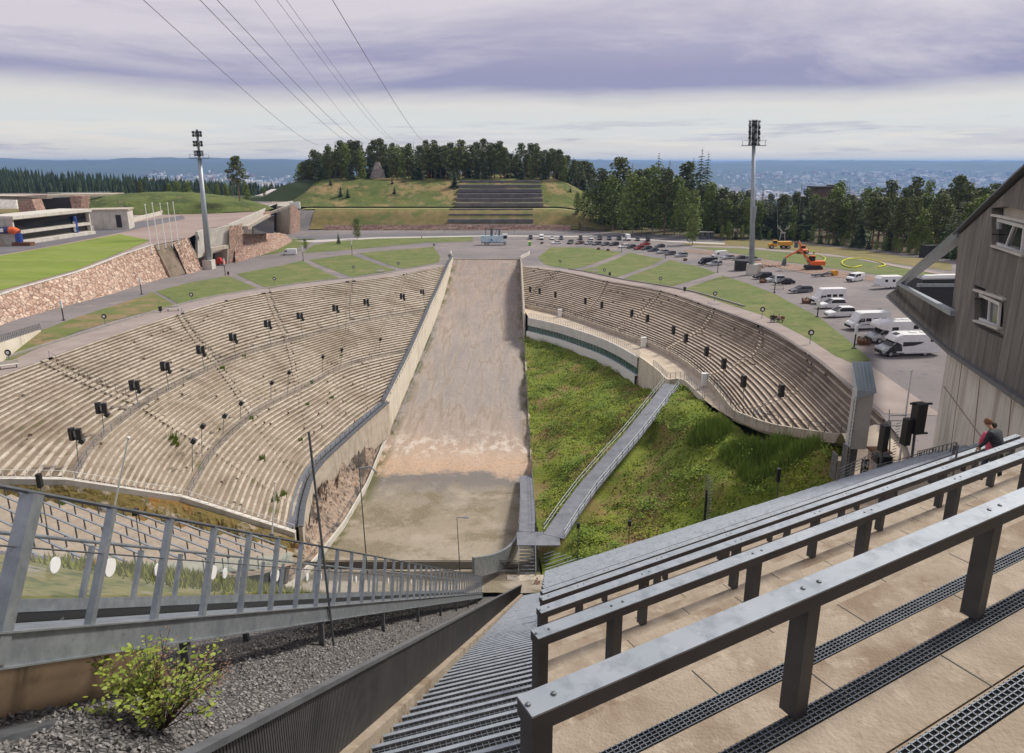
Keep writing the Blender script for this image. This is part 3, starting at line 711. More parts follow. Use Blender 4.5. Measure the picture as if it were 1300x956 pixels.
railing('walkway_railing', 'lower grey railing sweeping across the pale terrace in front of the small loudspeakers', [left_pt(i/60, 37.9)-V((0, 0, .3)) for i in range(61)], 1.15, 2.0, m='galv')
# stair handrails on the pale terrace
for k in range(5):
    C = [left_pt(aisl(v)[k]+.006, v) for v in range(0, 20)]
    if k < 4: railing('stair_handrail', ['handrail on the stairs nearest the white end kerb, upper rows of the pale terrace', 'handrail on the second stairs from the white end kerb, upper rows of the pale terrace', 'handrail on the middle stairs of the pale terrace, upper rows', 'handrail on the second stairs from the outrun wall, upper rows of the pale terrace'][k], C, .9, 1.9, m='galv_dark', r=.02, mids=0)

# ---- walls round the pale terrace
def wallstrip(name, label, top, bot, thick, m, parts=None, cat='wall', kind=None, cap=None, capm=None, wz=0):
    """wall between two matching polylines, thickness vector list or constant normal offset"""
    t = thing(name, label, cat, tuple(bot[0])); o0 = V(bot[0]); mb = MB(); n = len(top)
    T = [V(p)-o0 for p in top]; B = [V(p)-o0 for p in bot]
    N = []
    for i in range(n):
        d = B[min(i+1, n-1)]-B[max(i-1, 0)]; q = V((-d.y, d.x, 0)).normalized()*thick; N.append(q)
    mb.grid([B, T]); mb.grid([T, [p+q for p, q in zip(T, N)]]); mb.grid([[p+q for p, q in zip(T, N)], [p+q for p, q in zip(B, N)]])
    for i in (0, n-1): mb.face([B[i], T[i], T[i]+N[i], B[i]+N[i]])
    mb.build('wall_body', m, t)
    if cap:
        mb = MB()
        for p, q, a, b in zip(T, T[1:], N, N[1:]): mb.bar(p+a*.5+V((0, 0, cap/2)), q+b*.5+V((0, 0, cap/2)), abs(thick)*1.5, cap)
        mb.build('coping', capm, t)
    return t
M['wall_pale'] = mat('wall_pale', (.60, .54, .44), (.70, .64, .54), .35, .9, spots=[((.44, .38, .30), .9, .52, .70, (1, 1, .12)), ((.34, .30, .25), 2.2, .58, .72, (1, 1, .06))])
ys = [104+i*(237-104)/40 for i in range(41)]
def wall_top(y):
    P = [(104, -37.5), (129, -37.2), (159, -35.7), (167, -35.0), (186, -34.3), (221, -32.2), (237, -31.9)]
    return tab(P, y)
wallstrip('retaining_wall', 'tall straight cream concrete wall between the pale terrace and the gravel outrun', [(XL, y, wall_top(y)+.35) for y in ys], [(XL, y, strip_z(y)-.6) for y in ys], .45, M['wall_pale'], cap=.12, capm=M['galv_dark'])
railing('wall_railing', 'grey railing along the top of the tall cream wall beside the outrun', [V((XL-.25, y, wall_top(y)+.45)) for y in ys[::2]], .9, 2.4, m='galv_dark', mids=1)
# curved lower wall
cw = LB[:]
wallstrip('curved_wall', 'curved concrete wall at the foot of the pale terrace above brown rocks', [p+V((.3, 0, .25)) for p in cw], [p+V((.3, 0, -5.2)) for p in cw], -.4, M['concrete'], cap=.12, capm=M['galv_dark'])
railing('curved_railing', 'grey sheet topped railing on the curved wall at the foot of the pale terrace', [p+V((.1, 0, .3)) for p in cw[::3]], .8, 1.5, m='galv_dark', mids=3)
tag(tag(MB().grid([[p+V((-.9, 0, .27)) for p in cw], [p+V((-.05, 0, .27)) for p in cw]]).build('curved_walkway', M['steel_deck']), 'narrow grey walkway inside the curved wall at the foot of the pale terrace', 'walkway'))
# near end kerb
ends = [left_pt(0, v) for v in [0, 5, 10, 15, 20, 24, 28, 33, 37, 41, 45, 50, 54]]
wallstrip('end_kerb', 'white concrete kerb along the near end of the pale terrace above the rock bank', [p+V((.1, -.7, .05)) for p in ends], [p+V((.1, -.7, -2.2)) for p in ends], .55, M['pale_concrete'])
railing('end_railing', 'pale railing with many short posts along the near end of the pale terrace', [p+V((0, -.4, .05)) for p in ends], .75, .9, m='white', r=.025, mids=0)

# ---- rocks between the curved wall and the outrun edge, and the rock bank under the end kerb
rows = []
for i in range(61):
    t = i/60; p = LB[int(t*NU)]; yb = p.y; a = V((p.x+.3, yb, -41.2)); b = V((XL-.6, lerp(55, 103, t), strip_z(lerp(55, 103, t))-.2)) if False else V((-20.9, lerp(52, 104, t), strip_z(lerp(52, 104, t))-.1))
    r = []
    for j in range(22):
        s = j/21; q = a.lerp(b, s); amp = math.sin(math.pi*min(1, s*1.3+.12)) if s < .9 else .1
        q.z += (3.0*amp*abs(fbm(q.x*.30, q.y*.26, 9))+1.3*amp*(1-s)+.9*amp*fbm(q.x*1.0, q.y*1.0, 3)-.5*amp)-(1.2*math.sin(math.pi*s)*ss(.82, .98, t))
        r.append(q)
    rows.append(r)
q = MB().grid(rows).build('rock_outcrop', M['rock'], smooth=False); tag(q, 'brown bare rock outcrop between the curved wall and the outrun edge', 'rock')
rows = []
for i in range(111):
    t = i/110; e = left_pt(0, 54*t)+V((.1, -.75, -.5))
    low = V((lerp(-62, -19.6, t), lerp(47, 57.5, t), lerp(-27.5, -36.2, t)))
    r = []
    for j in range(18):
        s = j/17; q = e.lerp(low, s); q.z += math.sin(math.pi*s)**.7*(1.2*fbm(q.x*.45, q.y*.5, 1)+.45*fbm(q.x*1.6, q.y*1.6, 8))-.5*math.sin(math.pi*s)
        r.append(q)
    rows.append(r)
q = MB().grid(rows).build('rocky_bank', M['rockgrass']); tag(q, kind='structure')
# outrun edge board on the left, below the cream wall
ed = [V((XL+.1, y, strip_z(y)+.1)) for y in [54+i*1.8 for i in range(29)]]
ed = [p+V((0, 0, -0.1)) for p in ed]
wallstrip('outrun_edge_wall', 'low pale board edge of the lower outrun beside the rocks', [p+V((0, 0, .75)) for p in ed], [p+V((0, 0, -.5)) for p in ed], .22, M['pale_concrete'])
railing('cable_rail', 'pair of dark cable pipes beside the low board edge of the outrun', [p+V((-.9, 0, .2)) for p in ed], .55, 3, m='galv_dark', mids=1)
ed = [V((XL+.75, y, strip_z(y))) for y in [106+i*3 for i in range(26)]]
railing('start_rail', 'thin twin pipes running along the foot of the tall cream wall', ed, .6, 4, m='galv', mids=1, r=.05)
# right edge of the outrun
er = [V((XR, y, strip_z(y))) for y in [66+i*2.5 for i in range(69)]]
wallstrip('outrun_kerb_wall', 'low concrete kerb wall along the grassy side of the outrun', [p+V((0, 0, .55 if p.y < 160 else lerp(.55, 1.5, ss(160, 200, p.y)))) for p in er], [p+V((0, 0, -.6)) for p in er], -.25, M['concrete'])
re_ = [V((2.9, y, tab([(160, -36), (177, -35.4), (217, -31.9), (237, -32.6)], y))) for y in [162+i*5 for i in range(16)]]
wallstrip('terrace_end_wall', 'straight concrete wall where the brown terrace meets the outrun', [p+V((0, 0, .3)) for p in re_], [V((p.x, p.y, strip_z(p.y)-.3)) for p in re_], -.35, M['wall_pale'])
railing('terrace_end_railing', 'railing along the outrun end of the brown terrace', [p+V((.15, 0, .3)) for p in re_], 1, 2.4, m='galv_dark', mids=1)
# rim parapets at the top of the outrun
for s_, (x0, x1) in enumerate(((-20.6, -22.4), (2.95, 6.6))):
    P_ = [V((lerp(x0, x1, ss(0, 1, k/8)), 236+k*2.2, -33.0)) for k in range(9)]
    wallstrip('parapet_wall', ['short curved parapet at the top of the outrun beside the pale terrace', 'curved parapet at the top of the outrun beside the row of parked cars'][s_], [p+V((0, 0, 1.1)) for p in P_], [p-V((0, 0, .5)) for p in P_], .3, M['pale_concrete'])
wallstrip('top_kerb', 'long low kerb across the head of the gravel outrun', [V((lerp(XL, XR, k/8), 237.3, -32.7)) for k in range(9)], [V((lerp(XL, XR, k/8), 237.3, -33.9)) for k in range(9)], .3, M['concrete'])

# ------------------------------------------------------------------ walkway roof and glazed building under the brown terrace
TF = smooth_curve([at_z(671, 403, -36.1), at_z(700, 409.5, -35.5), at_z(724, 416, -35.0), at_z(767, 430.5, -34.0), at_z(805, 450, -33.0), at_z(833, 470, -32.3), at_z(847, 483, -31.9), at_z(866, 483, -31.7), at_z(892, 506, -30.7), at_z(914, 522, -29.9), at_z(934, 533, -29.2), at_z(970, 547, -28.4), at_z(1030, 558, -27.0), at_z(1064, 563, -26.0)], 90)
TBk = [right_pt(i/40, 1.0) for i in range(41)]+[right_pt(1-0*i, 1) for i in range(0)]
bk = [right_pt(i/60, 1.0)-V((0, 0, 1.0)) for i in range(61)]+[p-V((0, 0, .9)) for p in reversed(RS[8:NU-2])]
bk = smooth_curve(bk[::4]+[bk[-1]], 90)
t = thing('walkway_roof', 'long curved sand coloured walkway above the glazed building', 'walkway', tuple(TF[0])); o0 = TF[0]
rows = [[a-o0 for a in TF], [a.lerp(b, .33)-o0 for a, b in zip(TF, bk)], [a.lerp(b, .66)-o0 for a, b in zip(TF, bk)], [b-o0 for b in bk]]
MB().grid(rows).build('walkway_deck', M['terrace_floor'], t)
wallstrip('terrace_front_wall', 'low stained concrete wall at the foot of the brown terrace', [p+V((0, 0, 1.0)) for p in bk], [p-V((0, 0, .3)) for p in bk], .25, M['concrete'])
railing('terrace_front_railing', 'railing at the foot of the brown terrace above the sandy walkway', [p+V((0, 0, 1.0)) for p in bk[::2]], 1.0, 1.9, m='galv_dark', mids=1)
K1 = 43
G = TF[:K1]
t = thing('glazed_building', 'low curved building with a long dark green glass band under the sandy walkway', 'building', tuple(G[0])); o0 = G[0]
hh = lambda p: 1.0
def facade(nm, z0, z1, d0, d1, m, seg=None):
    a = off(G, d0); b = off(G, d1); mb = MB()
    mb.grid([[p-o0+V((0, 0, z0)) for p in a], [p-o0+V((0, 0, z1)) for p in b]]); return mb.build(nm, m, t, fixn=False)
sg = -1
wallstripN = 0
mb = MB()
mb.grid([[p-o0+V((0, 0, z)) for p in off(G, d)] for z, d in ((.02, .05), (.02, sg*.25), (-1.9, sg*.25), (-1.9, .3))]); mb.build('roof_edge_band', M['terrace_floor'], t)
mb = MB(); mb.grid([[p-o0+V((0, 0, -1.9)) for p in off(G, sg*.02)], [p-o0+V((0, 0, -3.3)) for p in off(G, sg*.10)]]); mb.build('glass_band', M['glass_band'], t)
Ls = 0; mcount = 0; fp = MB()
for i in range(0, K1-1):
    a, b = off(G, sg*.14)[i], off(G, sg*.14)[i+1]; n = max(1, int((b-a).length/1.15))
    for k in range(n):
        p = a.lerp(b, k/n)-o0; fp.box((p.x, p.y, p.z-2.6), (.12, .12, 1.4))
fp.build('mullions', M['galv'], t)
mb = MB(); mb.grid([[p-o0+V((0, 0, z)) for p in off(G, d)] for z, d in ((-3.3, .1), (-3.3, sg*.6), (-4.6, sg*.6), (-6.2, sg*.6))]); mb.build('plinth', M['white_paint'], t)
M['dullpaint'] = mat('dullpaint', (.55, .54, .52), (.66, .65, .63), .5, .7)
t.children[-1].data.materials[0] = M['dullpaint']
railing('walkway_railing', 'close barred railing along the outer edge of the sandy walkway above the glazed building', [p+V((0, 0, 0)) for p in off(TF, .15)[:K1:1]], 1.1, 1.0, m='galv', mids=3, n_post_cap=80)
W2 = TF[41:68]
wallstrip('ramp_side_wall', 'board marked concrete wall dropping beside the footbridge under the sandy walkway', [p+V((0, 0, .2)) for p in W2], [V((p.x, p.y, min(p.z-.6, lerp(-38.5, -29.9, ss(0, 1, k/26))))) for k, p in enumerate(W2)], .3, M['wall_pale'])
railing('walkway_railing', 'solid looking railing on the walkway wall right of the footbridge', [p+V((0, 0, .2)) for p in off(TF, .15)[48:68]], 1.0, .9, m='galv', mids=4)
railing('path_railing', 'thin railing beside the pale path above the tall reeds', [p for p in off(TF, .15)[68:]], .9, 2.2, m='galv', mids=0, r=.02)
for (x, y, lab) in ((711, 405, 'white cabinet near the outrun end of the sandy walkway'), (816.5, 431, 'white cabinet halfway along the sandy walkway'), (896, 482, 'white cabinet on the sandy walkway just past the footbridge')):
    i0 = min(range(91), key=lambda i: abs(proj(bk[i])[0]-x)); p = bk[i0].lerp(TF[i0], .14)
    t = thing('utility_cabinet', lab, 'cabinet', (p.x, p.y, p.z)); s = 1.0
    mb = MB(); mb.box((0, 0, .95), (.9, .6, 1.8)); mb.box((0, 0, 1.88), (1.0, .7, .08)); mb.build('cabinet_body', M['white'], t)
    mb = MB(); [mb.box((sx_, -.315, .95), (.4, .03, 1.6)) for sx_ in (-.22, .22)]; mb.build('cabinet_door', M['white_paint'], t)
    MB().box((0, 0, .03), (.95, .65, .1)).build('cabinet_foot', M['concrete'], t)

# ------------------------------------------------------------------ green valley
CPZ = [(2.9, 165, -41.2), (2.9, 138, -42.2), (2.9, 110, -43.0), (2.9, 97, -43.6), (2.9, 85, -43.6), (3.0, 75, -42.2), (3.2, 66, -40.6), (4.5, 60, -39.9)]
for i in (2, 10, 18, 26, 34, 41): p = off(G, -1.0)[i]; CPZ.append((p.x, p.y, p.z-4.9))
CPZ += [(8.8, 72, -38.6), (15, 81, -36.6), (10, 64, -38.4), (17, 60, -36.6), (22, 57.5, -33.8), (26, 66, -31.9), (9, 95, -41.0), (9, 120, -41.3), (16, 105, -38.6), (28, 52, -28), (32, 49, -24.8)]
for i in (50, 56, 62, 68, 76, 84, 89): p = off(TF, -.6)[i]; CPZ.append((p.x, p.y, p.z-(4.0 if i < 54 else (2.2 if i < 60 else .45))))
def zv(x, y):
    a = b = 0
    for (X, Y, Z) in CPZ:
        d = (x-X)**2+(y-Y)**2+1.2; w_ = 1/d**1.6; a += w_*Z; b += w_
    return a/b
def zvn(x, y): return zv(x, y)+.28*fbm(x*.35, y*.35, 6)+.12*fbm(x*1.3, y*1.3, 2)
vb = [(2.95, 172)]+[(p.x, p.y) for p in off(G, .2)][1::4]+[(p.x, p.y) for p in off(TF, .1)[K1::4]]+[(33.8, 58.5), (33.4, 48.5), (26, 44), (20, 53), (12, 55.5), (3.2, 57), (2.95, 62)]
vg = sheet('valley_grass_ground', vb, zvn, .9, M['valleygrass'], 0)
# tufts, tall weeds and reeds growing on it
M['weed'] = mat('weed', (.19, .25, .02), (.27, .30, .035), .8, .95, spots=[((.13, .12, .02), .3, .55, .7)])
M['dryweed'] = mat('dryweed', (.30, .22, .10), (.22, .17, .07), 1.5, .95)
M['weed2'] = mat('weed2', (.12, .20, .025), (.19, .26, .04), .8, .95)
tris = [(p.vertices[0], p.vertices[1], p.vertices[2], p.area) for p in vg.data.polygons if len(p.vertices) == 3]
rg = random.Random(3)
def scatter(n, cond, hgt, wid, name, m, blades=5, label=None):
    mb = MB(); vs = vg.data.vertices; cum = []; a = 0
    for t_ in tris: a += t_[3]; cum.append(a)
    import bisect
    k = 0; tries = 0
    while k < n and tries < n*30:
        tries += 1
        t_ = tris[min(len(tris)-1, bisect.bisect(cum, rg.random()*a))]
        r1, r2 = rg.random(), rg.random()
        if r1+r2 > 1: r1, r2 = 1-r1, 1-r2
        p = vs[t_[0]].co*(1-r1-r2)+vs[t_[1]].co*r1+vs[t_[2]].co*r2
        if not cond(p): continue
        k += 1
        for _ in range(blades):
            an = rg.random()*6.283; h_ = hgt*rg.uniform(.5, 1.2); wd = wid*rg.uniform(.6, 1.3); q = p+V((rg.uniform(-1, 1), rg.uniform(-1, 1), 0))*hgt*.45
            dx, dy = math.cos(an)*wd, math.sin(an)*wd; lx, ly = rg.uniform(-.45, .45)*h_, rg.uniform(-.45, .45)*h_
            mb.face([q-V((dx, dy, .05)), q+V((dx, dy, -.05)), q+V((lx, ly, h_))])
    o = mb.build(name, m, fixn=False); o['kind'] = 'stuff'; return o
def clear(p):
    for (a, b, w_) in (((23.5, 98), (15, 81), 1.3), ((15, 81), (8.8, 72), 1.3), ((8.8, 72), (4.0, 62.5), 1.6), ((3, 90), (1.5, 62), 1.5)):
        ax, ay = a; bx, by = b; l2 = (bx-ax)**2+(by-ay)**2; t_ = max(0, min(1, ((p.x-ax)*(bx-ax)+(p.y-ay)*(by-ay))/l2))
        if math.hypot(p.x-ax-t_*(bx-ax), p.y-ay-t_*(by-ay)) < w_: return False
    return True
scatter(11000, clear, .16, .07, 'grass', M['valleygrass'], 4)
def shrubs(n, cond, r0, name, m, q, leaf):
    mb = MB(); vs = vg.data.vertices; cum = []; a = 0
    import bisect
    for t_ in tris: a += t_[3]; cum.append(a)
    k = 0
    while k < n:
        t_ = tris[min(len(tris)-1, bisect.bisect(cum, rg.random()*a))]; r1, r2 = rg.random(), rg.random()
        if r1+r2 > 1: r1, r2 = 1-r1, 1-r2
        p = vs[t_[0]].co*(1-r1-r2)+vs[t_[1]].co*r1+vs[t_[2]].co*r2
        if not cond(p): continue
        k += 1; r = r0*rg.uniform(.4, 1.3)
        for _ in range(int(q*(r/r0)**1.4)):
            d = V((rg.gauss(0, .5), rg.gauss(0, .5), abs(rg.gauss(.25, .35)))); c = p+V((d.x*r, d.y*r, d.z*r*.8)); s = leaf*rg.uniform(.6, 1.4)
            u_ = V((rg.uniform(-1, 1), rg.uniform(-1, 1), rg.uniform(-.3, .3))).normalized(); w_ = u_.cross(V((rg.uniform(-.7, .7), rg.uniform(-.7, .7), 1))).normalized()
            mb.face([c-u_*s, c+w_*s*.5, c+u_*s, c-w_*s*.5])
    o = mb.build(name, m, fixn=False); o['kind'] = 'stuff'; return o
shrubs(900, lambda p: clear(p) and fbm(p.x*.13, p.y*.13, 4) > .02, .75, 'weeds', M['weed'], 34, .11)
shrubs(300, lambda p: clear(p) and fbm(p.x*.17, p.y*.17, 14) > .15, 1.1, 'dark_weeds', M['weed2'], 80, .13)
shrubs(260, lambda p: clear(p) and fbm(p.x*.2, p.y*.2, 24) > .1, .6, 'dry_weeds', M['dryweed'], 40, .08)
reedc = [at_z(990, 572, -28.6), at_z(945, 566, -29.6), at_z(1010, 578, -28.2), at_z(968, 580, -29.2), at_z(900, 556, -31.0)]
scatter(1500, lambda p: any((p.x-c.x)**2+(p.y-c.y)**2 < R*R for c, R in zip(reedc, (2.6, 2.0, 2.0, 2.0, 2.0))), 1.35, .05, 'reeds', M['weed2'], 7)

# ------------------------------------------------------------------ footbridge ramp and outrun ramp
def ramp(name, label, P, w, m='steel_deck', cat='footbridge', group=None):
    t = thing(name, label, cat, tuple(P[0]), group=group); o0 = V(P[0]); P = [V(p)-o0 for p in P]
    Nn = []
    for i in range(len(P)):
        d = P[min(i+1, len(P)-1)]-P[max(i-1, 0)]; Nn.append(V((-d.y, d.x, 0)).normalized())
    mb = MB(); Lf = [p+n*w/2 for p, n in zip(P, Nn)]; Rg = [p-n*w/2 for p, n in zip(P, Nn)]
    dz = V((0, 0, .16)); mb.grid([Lf, Rg]); mb.grid([[p-dz for p in Rg], [p-dz for p in Lf]]); mb.grid([[p-dz for p in Lf], Lf]); mb.grid([Rg, [p-dz for p in Rg]])
    mb.build('deck', M[m], t)
    for S_ in (Lf, Rg):
        mb = MB()
        for h_ in (.55, 1.05): mb.tube([p+V((0, 0, h_)) for p in S_], .03, 5)
        tot = sum((b-a).length for a, b in zip(S_, S_[1:]))
        for a, b in zip(S_, S_[1:]):
            n = max(1, int((b-a).length/1.5))
            for k in range(n+1): q = a.lerp(b, k/n); mb.bar(q, q+V((0, 0, 1.05)), .05, .05)
        mb.build('handrail', M['galv'], t)
    return t
ramp('footbridge', 'long grey steel footbridge climbing through the green valley to the sandy walkway', [at_z(853, 488, -31.85), at_z(834, 513, -32.5), at_z(800, 556, -34.2), at_z(772, 588, -35.4), at_z(745, 620, -36.4), at_z(722, 652, -37.0), at_z(703, 681, -37.5)], 2.3)
ramp('service_ramp', 'grey steel ramp rising along the grassy side of the lower outrun', [(2.0, 90, -43.6), (1.9, 78, -41.0), (1.75, 70, -39.0), (1.55, 64.2, -37.5)], 1.7)
t = thing('landing_platform', 'square grey platform with steps where the two steel ramps meet', 'platform', (2.6, 62.6, -37.55))
mb = MB(); mb.box((.1, .3, -.05), (4.4, 2.6, .15)); mb.build('deck', M['steel_deck'], t)
mb = MB()
for k in range(9): mb.box((-1.1, -1.15-.28*k, -.2-.22*k), (1.5, .26, .05))
mb.build('steps', M['galv_dark'], t)
mb = MB()
for x in (-1.95, -.25): mb.bar((x, -1.0, -.1), (x, -3.7, -2.2), .06, .2); mb.tube([(x, -1.0, 1.0), (x, -3.7, -1.1)], .03, 5)
for x in (-1.95, -.25):
    for yy in (-1.0, -2.3, -3.6): zt_ = -.78*(yy+1); zt_ = -(-1.0-yy)*.8; mb.bar((x, yy, zt_-4.2), (x, yy, zt_+1.0), .06, .06)
for yy in (-1.0, -2.3, -3.6): mb.bar((-1.95, yy, -4.0), (-.25, yy, -1.6), .05, .05); mb.bar((-.25, yy, -4.0), (-1.95, yy, -1.6), .05, .05)
mb.build('scaffold_frame', M['galv'], t)
MB().box((-1.3, -5.0, -3.0), (3.6, 3.0, 2.6)).build('footing', M['concrete'], t)
# curved board at the outrun's lower right end, and the net across
Cb = [V(p) for p in [(1.0, 78, -41.8), (.9, 72, -40.6), (.5, 67, -39.6), (-.3, 62.5, -38.4), (-1.8, 58, -36.6), (-3.6, 54.5, -34.8)]]
Cb = smooth_curve(Cb, 24)
wallstrip('curved_board', 'curved grey side board at the lower end of the outrun', [p+V((0, 0, .4)) for p in Cb], [p-V((0, 0, 1.6)) for p in Cb], .25, M['galv'])
def net_material():
    m = bpy.data.materials.new('net'); m.use_nodes = True; N = m.node_tree.nodes; L = m.node_tree.links
    b = N['Principled BSDF']; b.inputs['Base Color'].default_value = (.06, .055, .05, 1)
    return m
M['net'] = net_material()
mb = MB(); nx = 150
for i in range(nx):
    x = lerp(-19, .4, i/nx)
    for sgn in (1, -1):
        a = V((x, 60.8, strip_z(60.8)+.2)); b = V((x+sgn*1.6, 58.8, strip_z(58.8)+1.8)); mb.bar(a, b, .035, .035)
mb.tube([(-19, 61.2, strip_z(61)+.2), (-9, 60.6, strip_z(61)+.05), (1, 61.6, strip_z(61)+.35)], .04, 5); mb.tube([(-19, 58.8, strip_z(58.8)+1.9), (.5, 58.8, strip_z(58.8)+1.9)], .04, 5)
tag(mb.build('safety_net', M['net']), 'dark rope safety net stretched across the bottom of the outrun', 'net')

# ------------------------------------------------------------------ near seating stand on the right (the camera stands beside it)
R_ = V((.879, .477, 0)); Nn = V((-.477, .879, 0)); SL = .774
def left_lim(y): return .235+.057*(y-6.1)
def stand_front(x):  # y of the front edge
    return tab([(2, 59.5), (12, 57.5), (20, 54.5), (25, 47), (29, 43.5), (31.5, 42)], x)
def clipR(p):
    """how far along R_ from the aisle to the concrete wall / front edge, for the line through p (z free)"""
    s0 = None
    # left limit
    for i in range(-4000, 4000):
        s = i*.02; q = p+R_*s
        if q.x >= left_lim(q.y): s0 = s; break
    s = s0
    while s < s0+70:
        q = p+R_*s
        xw = tab([(-20, -2), (0, 7.0), (12.5, 12.2), (26.5, 19.4), (43.5, 28.6), (49, 30.9)], q.y)
        if q.x > xw or q.y > stand_front(q.x): break
        s += .1
    return p+R_*s0, p+R_*s, s-s0
stand = thing('seating_stand', 'steep near seating stand of long grey rails over tan plank steps', 'stand', (3, 4, -3.7)); so0 = stand.location.copy()
DN, DZ = .88, .665
n0 = 2.45   # perpendicular distance of the foot of the first visible rail
def row_at(k):  # k-th step edge
    return n0+DN*k, -3.57-DZ*k
for k in range(-7, 60):
    n_, z_ = row_at(k)
    a, b, ln = clipR(Nn*n_)
    if ln < .8: continue
    a2, b2, _ = clipR(Nn*(n_-DN*.5))
    w_ = DN+.06 if k > 3 else DN
    gr = .15 if k in (-1, 0, 1) else 0
    A = V((a.x, a.y, z_))-so0; B = V((b.x, b.y, z_))-so0
    mb = MB(); cwid = w_-gr
    # boards: two planks with a thin gap, plus riser
    npl = 2 if k < 8 else 1
    for j in range(npl):
        pw = cwid/npl-.012; c = -(gr)-(pw+.012)*(j+.5)
        mb.bar(A+Nn*c+R_*.0-V((0, 0, .03)), B+Nn*c-V((0, 0, .03)), pw, .05)
    mb.bar(A-V((0, 0, .36)), B-V((0, 0, .36)), .03, DZ-.02)
    if k < 9:
        j = 1.3+(k*1.37 % 2.2); Lj = (B-A).length
        while j < Lj: mb.mat(1).bar(A+R_*j-Nn*(gr+.01)+V((0, 0, -.004)), A+R_*j-Nn*(w_-.02)+V((0, 0, -.004)), .010, .006); j += 2.2
        mb.mat(0)
    mb.build('plank_step', [M['planks'], M['black']], stand, fixn=False)
    if gr:
        mb = MB(); Lg = (B-A).length
        for j in range(5): mb.bar(A-Nn*(.015+j*.03)-V((0, 0, .02)), B-Nn*(.02+j*.033)-V((0, 0, .02)), .006, .03)
        j = 0.0
        while j < Lg and j < 9.5: mb.bar(A+R_*j-Nn*.005-V((0, 0, .015)), A+R_*j-Nn*.145-V((0, 0, .015)), .006, .02); j += .05
        mb.build('steel_grating', M['grate'], stand, fixn=False)
npost = 0
post_p = None
for r in range(-2, 18):
    n_, z_ = row_at(3*r)
    a, b, ln = clipR(Nn*(n_))
    if ln < 1.5: continue
    zt = z_+.95
    A = V((a.x, a.y, zt))-so0; B = V((b.x, b.y, zt))-so0
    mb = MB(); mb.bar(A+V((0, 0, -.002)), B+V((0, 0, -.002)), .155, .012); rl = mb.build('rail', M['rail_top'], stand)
    mb = MB(); mb.bar(A+V((0, 0, -.058)), B+V((0, 0, -.058)), .15, .098); s_ = mb.build('beam_web', M['rail_side'], rl)  # beam side carries its shade in the colour
    # bolts in pairs over the posts
    first = 2.05-((V((1.78, 3.76, 0))-V((a.x, a.y, 0))).dot(R_)) if r == 0 else None
    s0 = ((V((1.78, 3.76, 0)).dot(R_)+.12+.55*r)-V((a.x, a.y, 0)).dot(R_)) % 2.12
    ss_ = [.07]+[s0+2.12*i for i in range(int((ln-s0)/2.12)+1) if s0+2.12*i > .4]
    if r > 6: ss_ = ss_[:8]
    bl = MB()
    for j, s in enumerate(ss_):
        if s > ln: continue
        p = A+R_*s-V((0, 0, .1))
        if post_p is None:
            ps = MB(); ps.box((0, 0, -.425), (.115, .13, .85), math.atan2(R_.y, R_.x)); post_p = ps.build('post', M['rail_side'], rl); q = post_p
        else: q = link(post_p.copy()); q.parent = rl
        q.location = p
        if r < 5:
            for e_ in (-.05, .10): bl = MB(); bl.sphere(A+R_*(s+e_+.0)+V((0, 0, .006)), .017, 8, 4, (1, 1, .6)); bl.build('bolt', M['galv_dark'], rl)
# gentler lower benches at the foot of the stand
lb = thing('lower_stand', 'small pale lower stand of thin rails at the foot of the near aisle', 'stand', (3, 61, -40.5)); lo = lb.location.copy()
for k in range(7):
    n_ = 51.2+1.15*k*.85; z_ = -40.2-.30*k
    s0_ = None
    p = Nn*n_
    for i in range(-2000, 2000):
        q = p+R_*(i*.05)
        if q.x >= 3.3: s0_ = i*.05; break
    a = p+R_*s0_; b = p+R_*(s0_+ (7.2-k*.55+1.0))
    A = V((a.x, a.y, z_))-lo; B = V((b.x, b.y, z_))-lo
    MB().bar(A, B, 1.0, .12).build('plank_step', M['lowplanks'], lb)
    mb = MB(); mb.bar(A+V((0, 0, .95)), B+V((0, 0, .95)), .12, .08)
    for j in range(5): q = A.lerp(B, j/4*.98+.01); mb.bar(q, q+V((0, 0, .93)), .07, .07)
    mb.build('rail', M['rail_top'], lb)
for (x, y, z0) in ():
    pass
# aisle steps
ai = thing('aisle_stairs', 'long straight aisle stairs of grey grating treads beside the dark fence', 'stairs', (-.8, 6, -5.5)); ao = ai.location.copy()
def aisle_z(y): return -2.3-.66*y
tdir = V((math.sin(math.radians(72)), math.cos(math.radians(72)), 0))
T1 = MB(); T2 = MB(); y = .3; i = 0
while y < 59.5:
    xl = -1.72+.057*(y-6); xr = left_lim(y)-.05; z = aisle_z(y)
    w_ = xr-xl; A = V((xl, y-.15, z))-ao; B = A+tdir*(w_/tdir.x)
    nd = V((-tdir.y, tdir.x, 0))
    if y < 14:
        for j in range(6): T1.bar(A-nd*(.02+j*.045), B-nd*(.02+j*.045), .008, .03)
        Lg = (B-A).length; s = 0
        while s < Lg: T1.bar(A+tdir*s, A+tdir*s-nd*.26, .008, .025); s += .07
    else: T1.bar(A-nd*.14, B-nd*.14, .26, .03)
    T2.bar(A+V((0, 0, .005)), B+V((0, 0, .005)), .045, .06)
    y += .5; i += 1
T1.build('treads', M['grate'], ai, fixn=False); T2.build('nosings', M['rail_top'], ai, fixn=False)
mb = MB(); mb.face([V((-1.9, -1, aisle_z(-1)-.45))-ao, V((.25, -1, aisle_z(-1)-.45))-ao, V((left_lim(60)+.3, 60, aisle_z(60)-.45))-ao, V((-1.75+.057*54, 60, aisle_z(60)-.45))-ao]); mb.build('under_slab', M['tread'], ai)
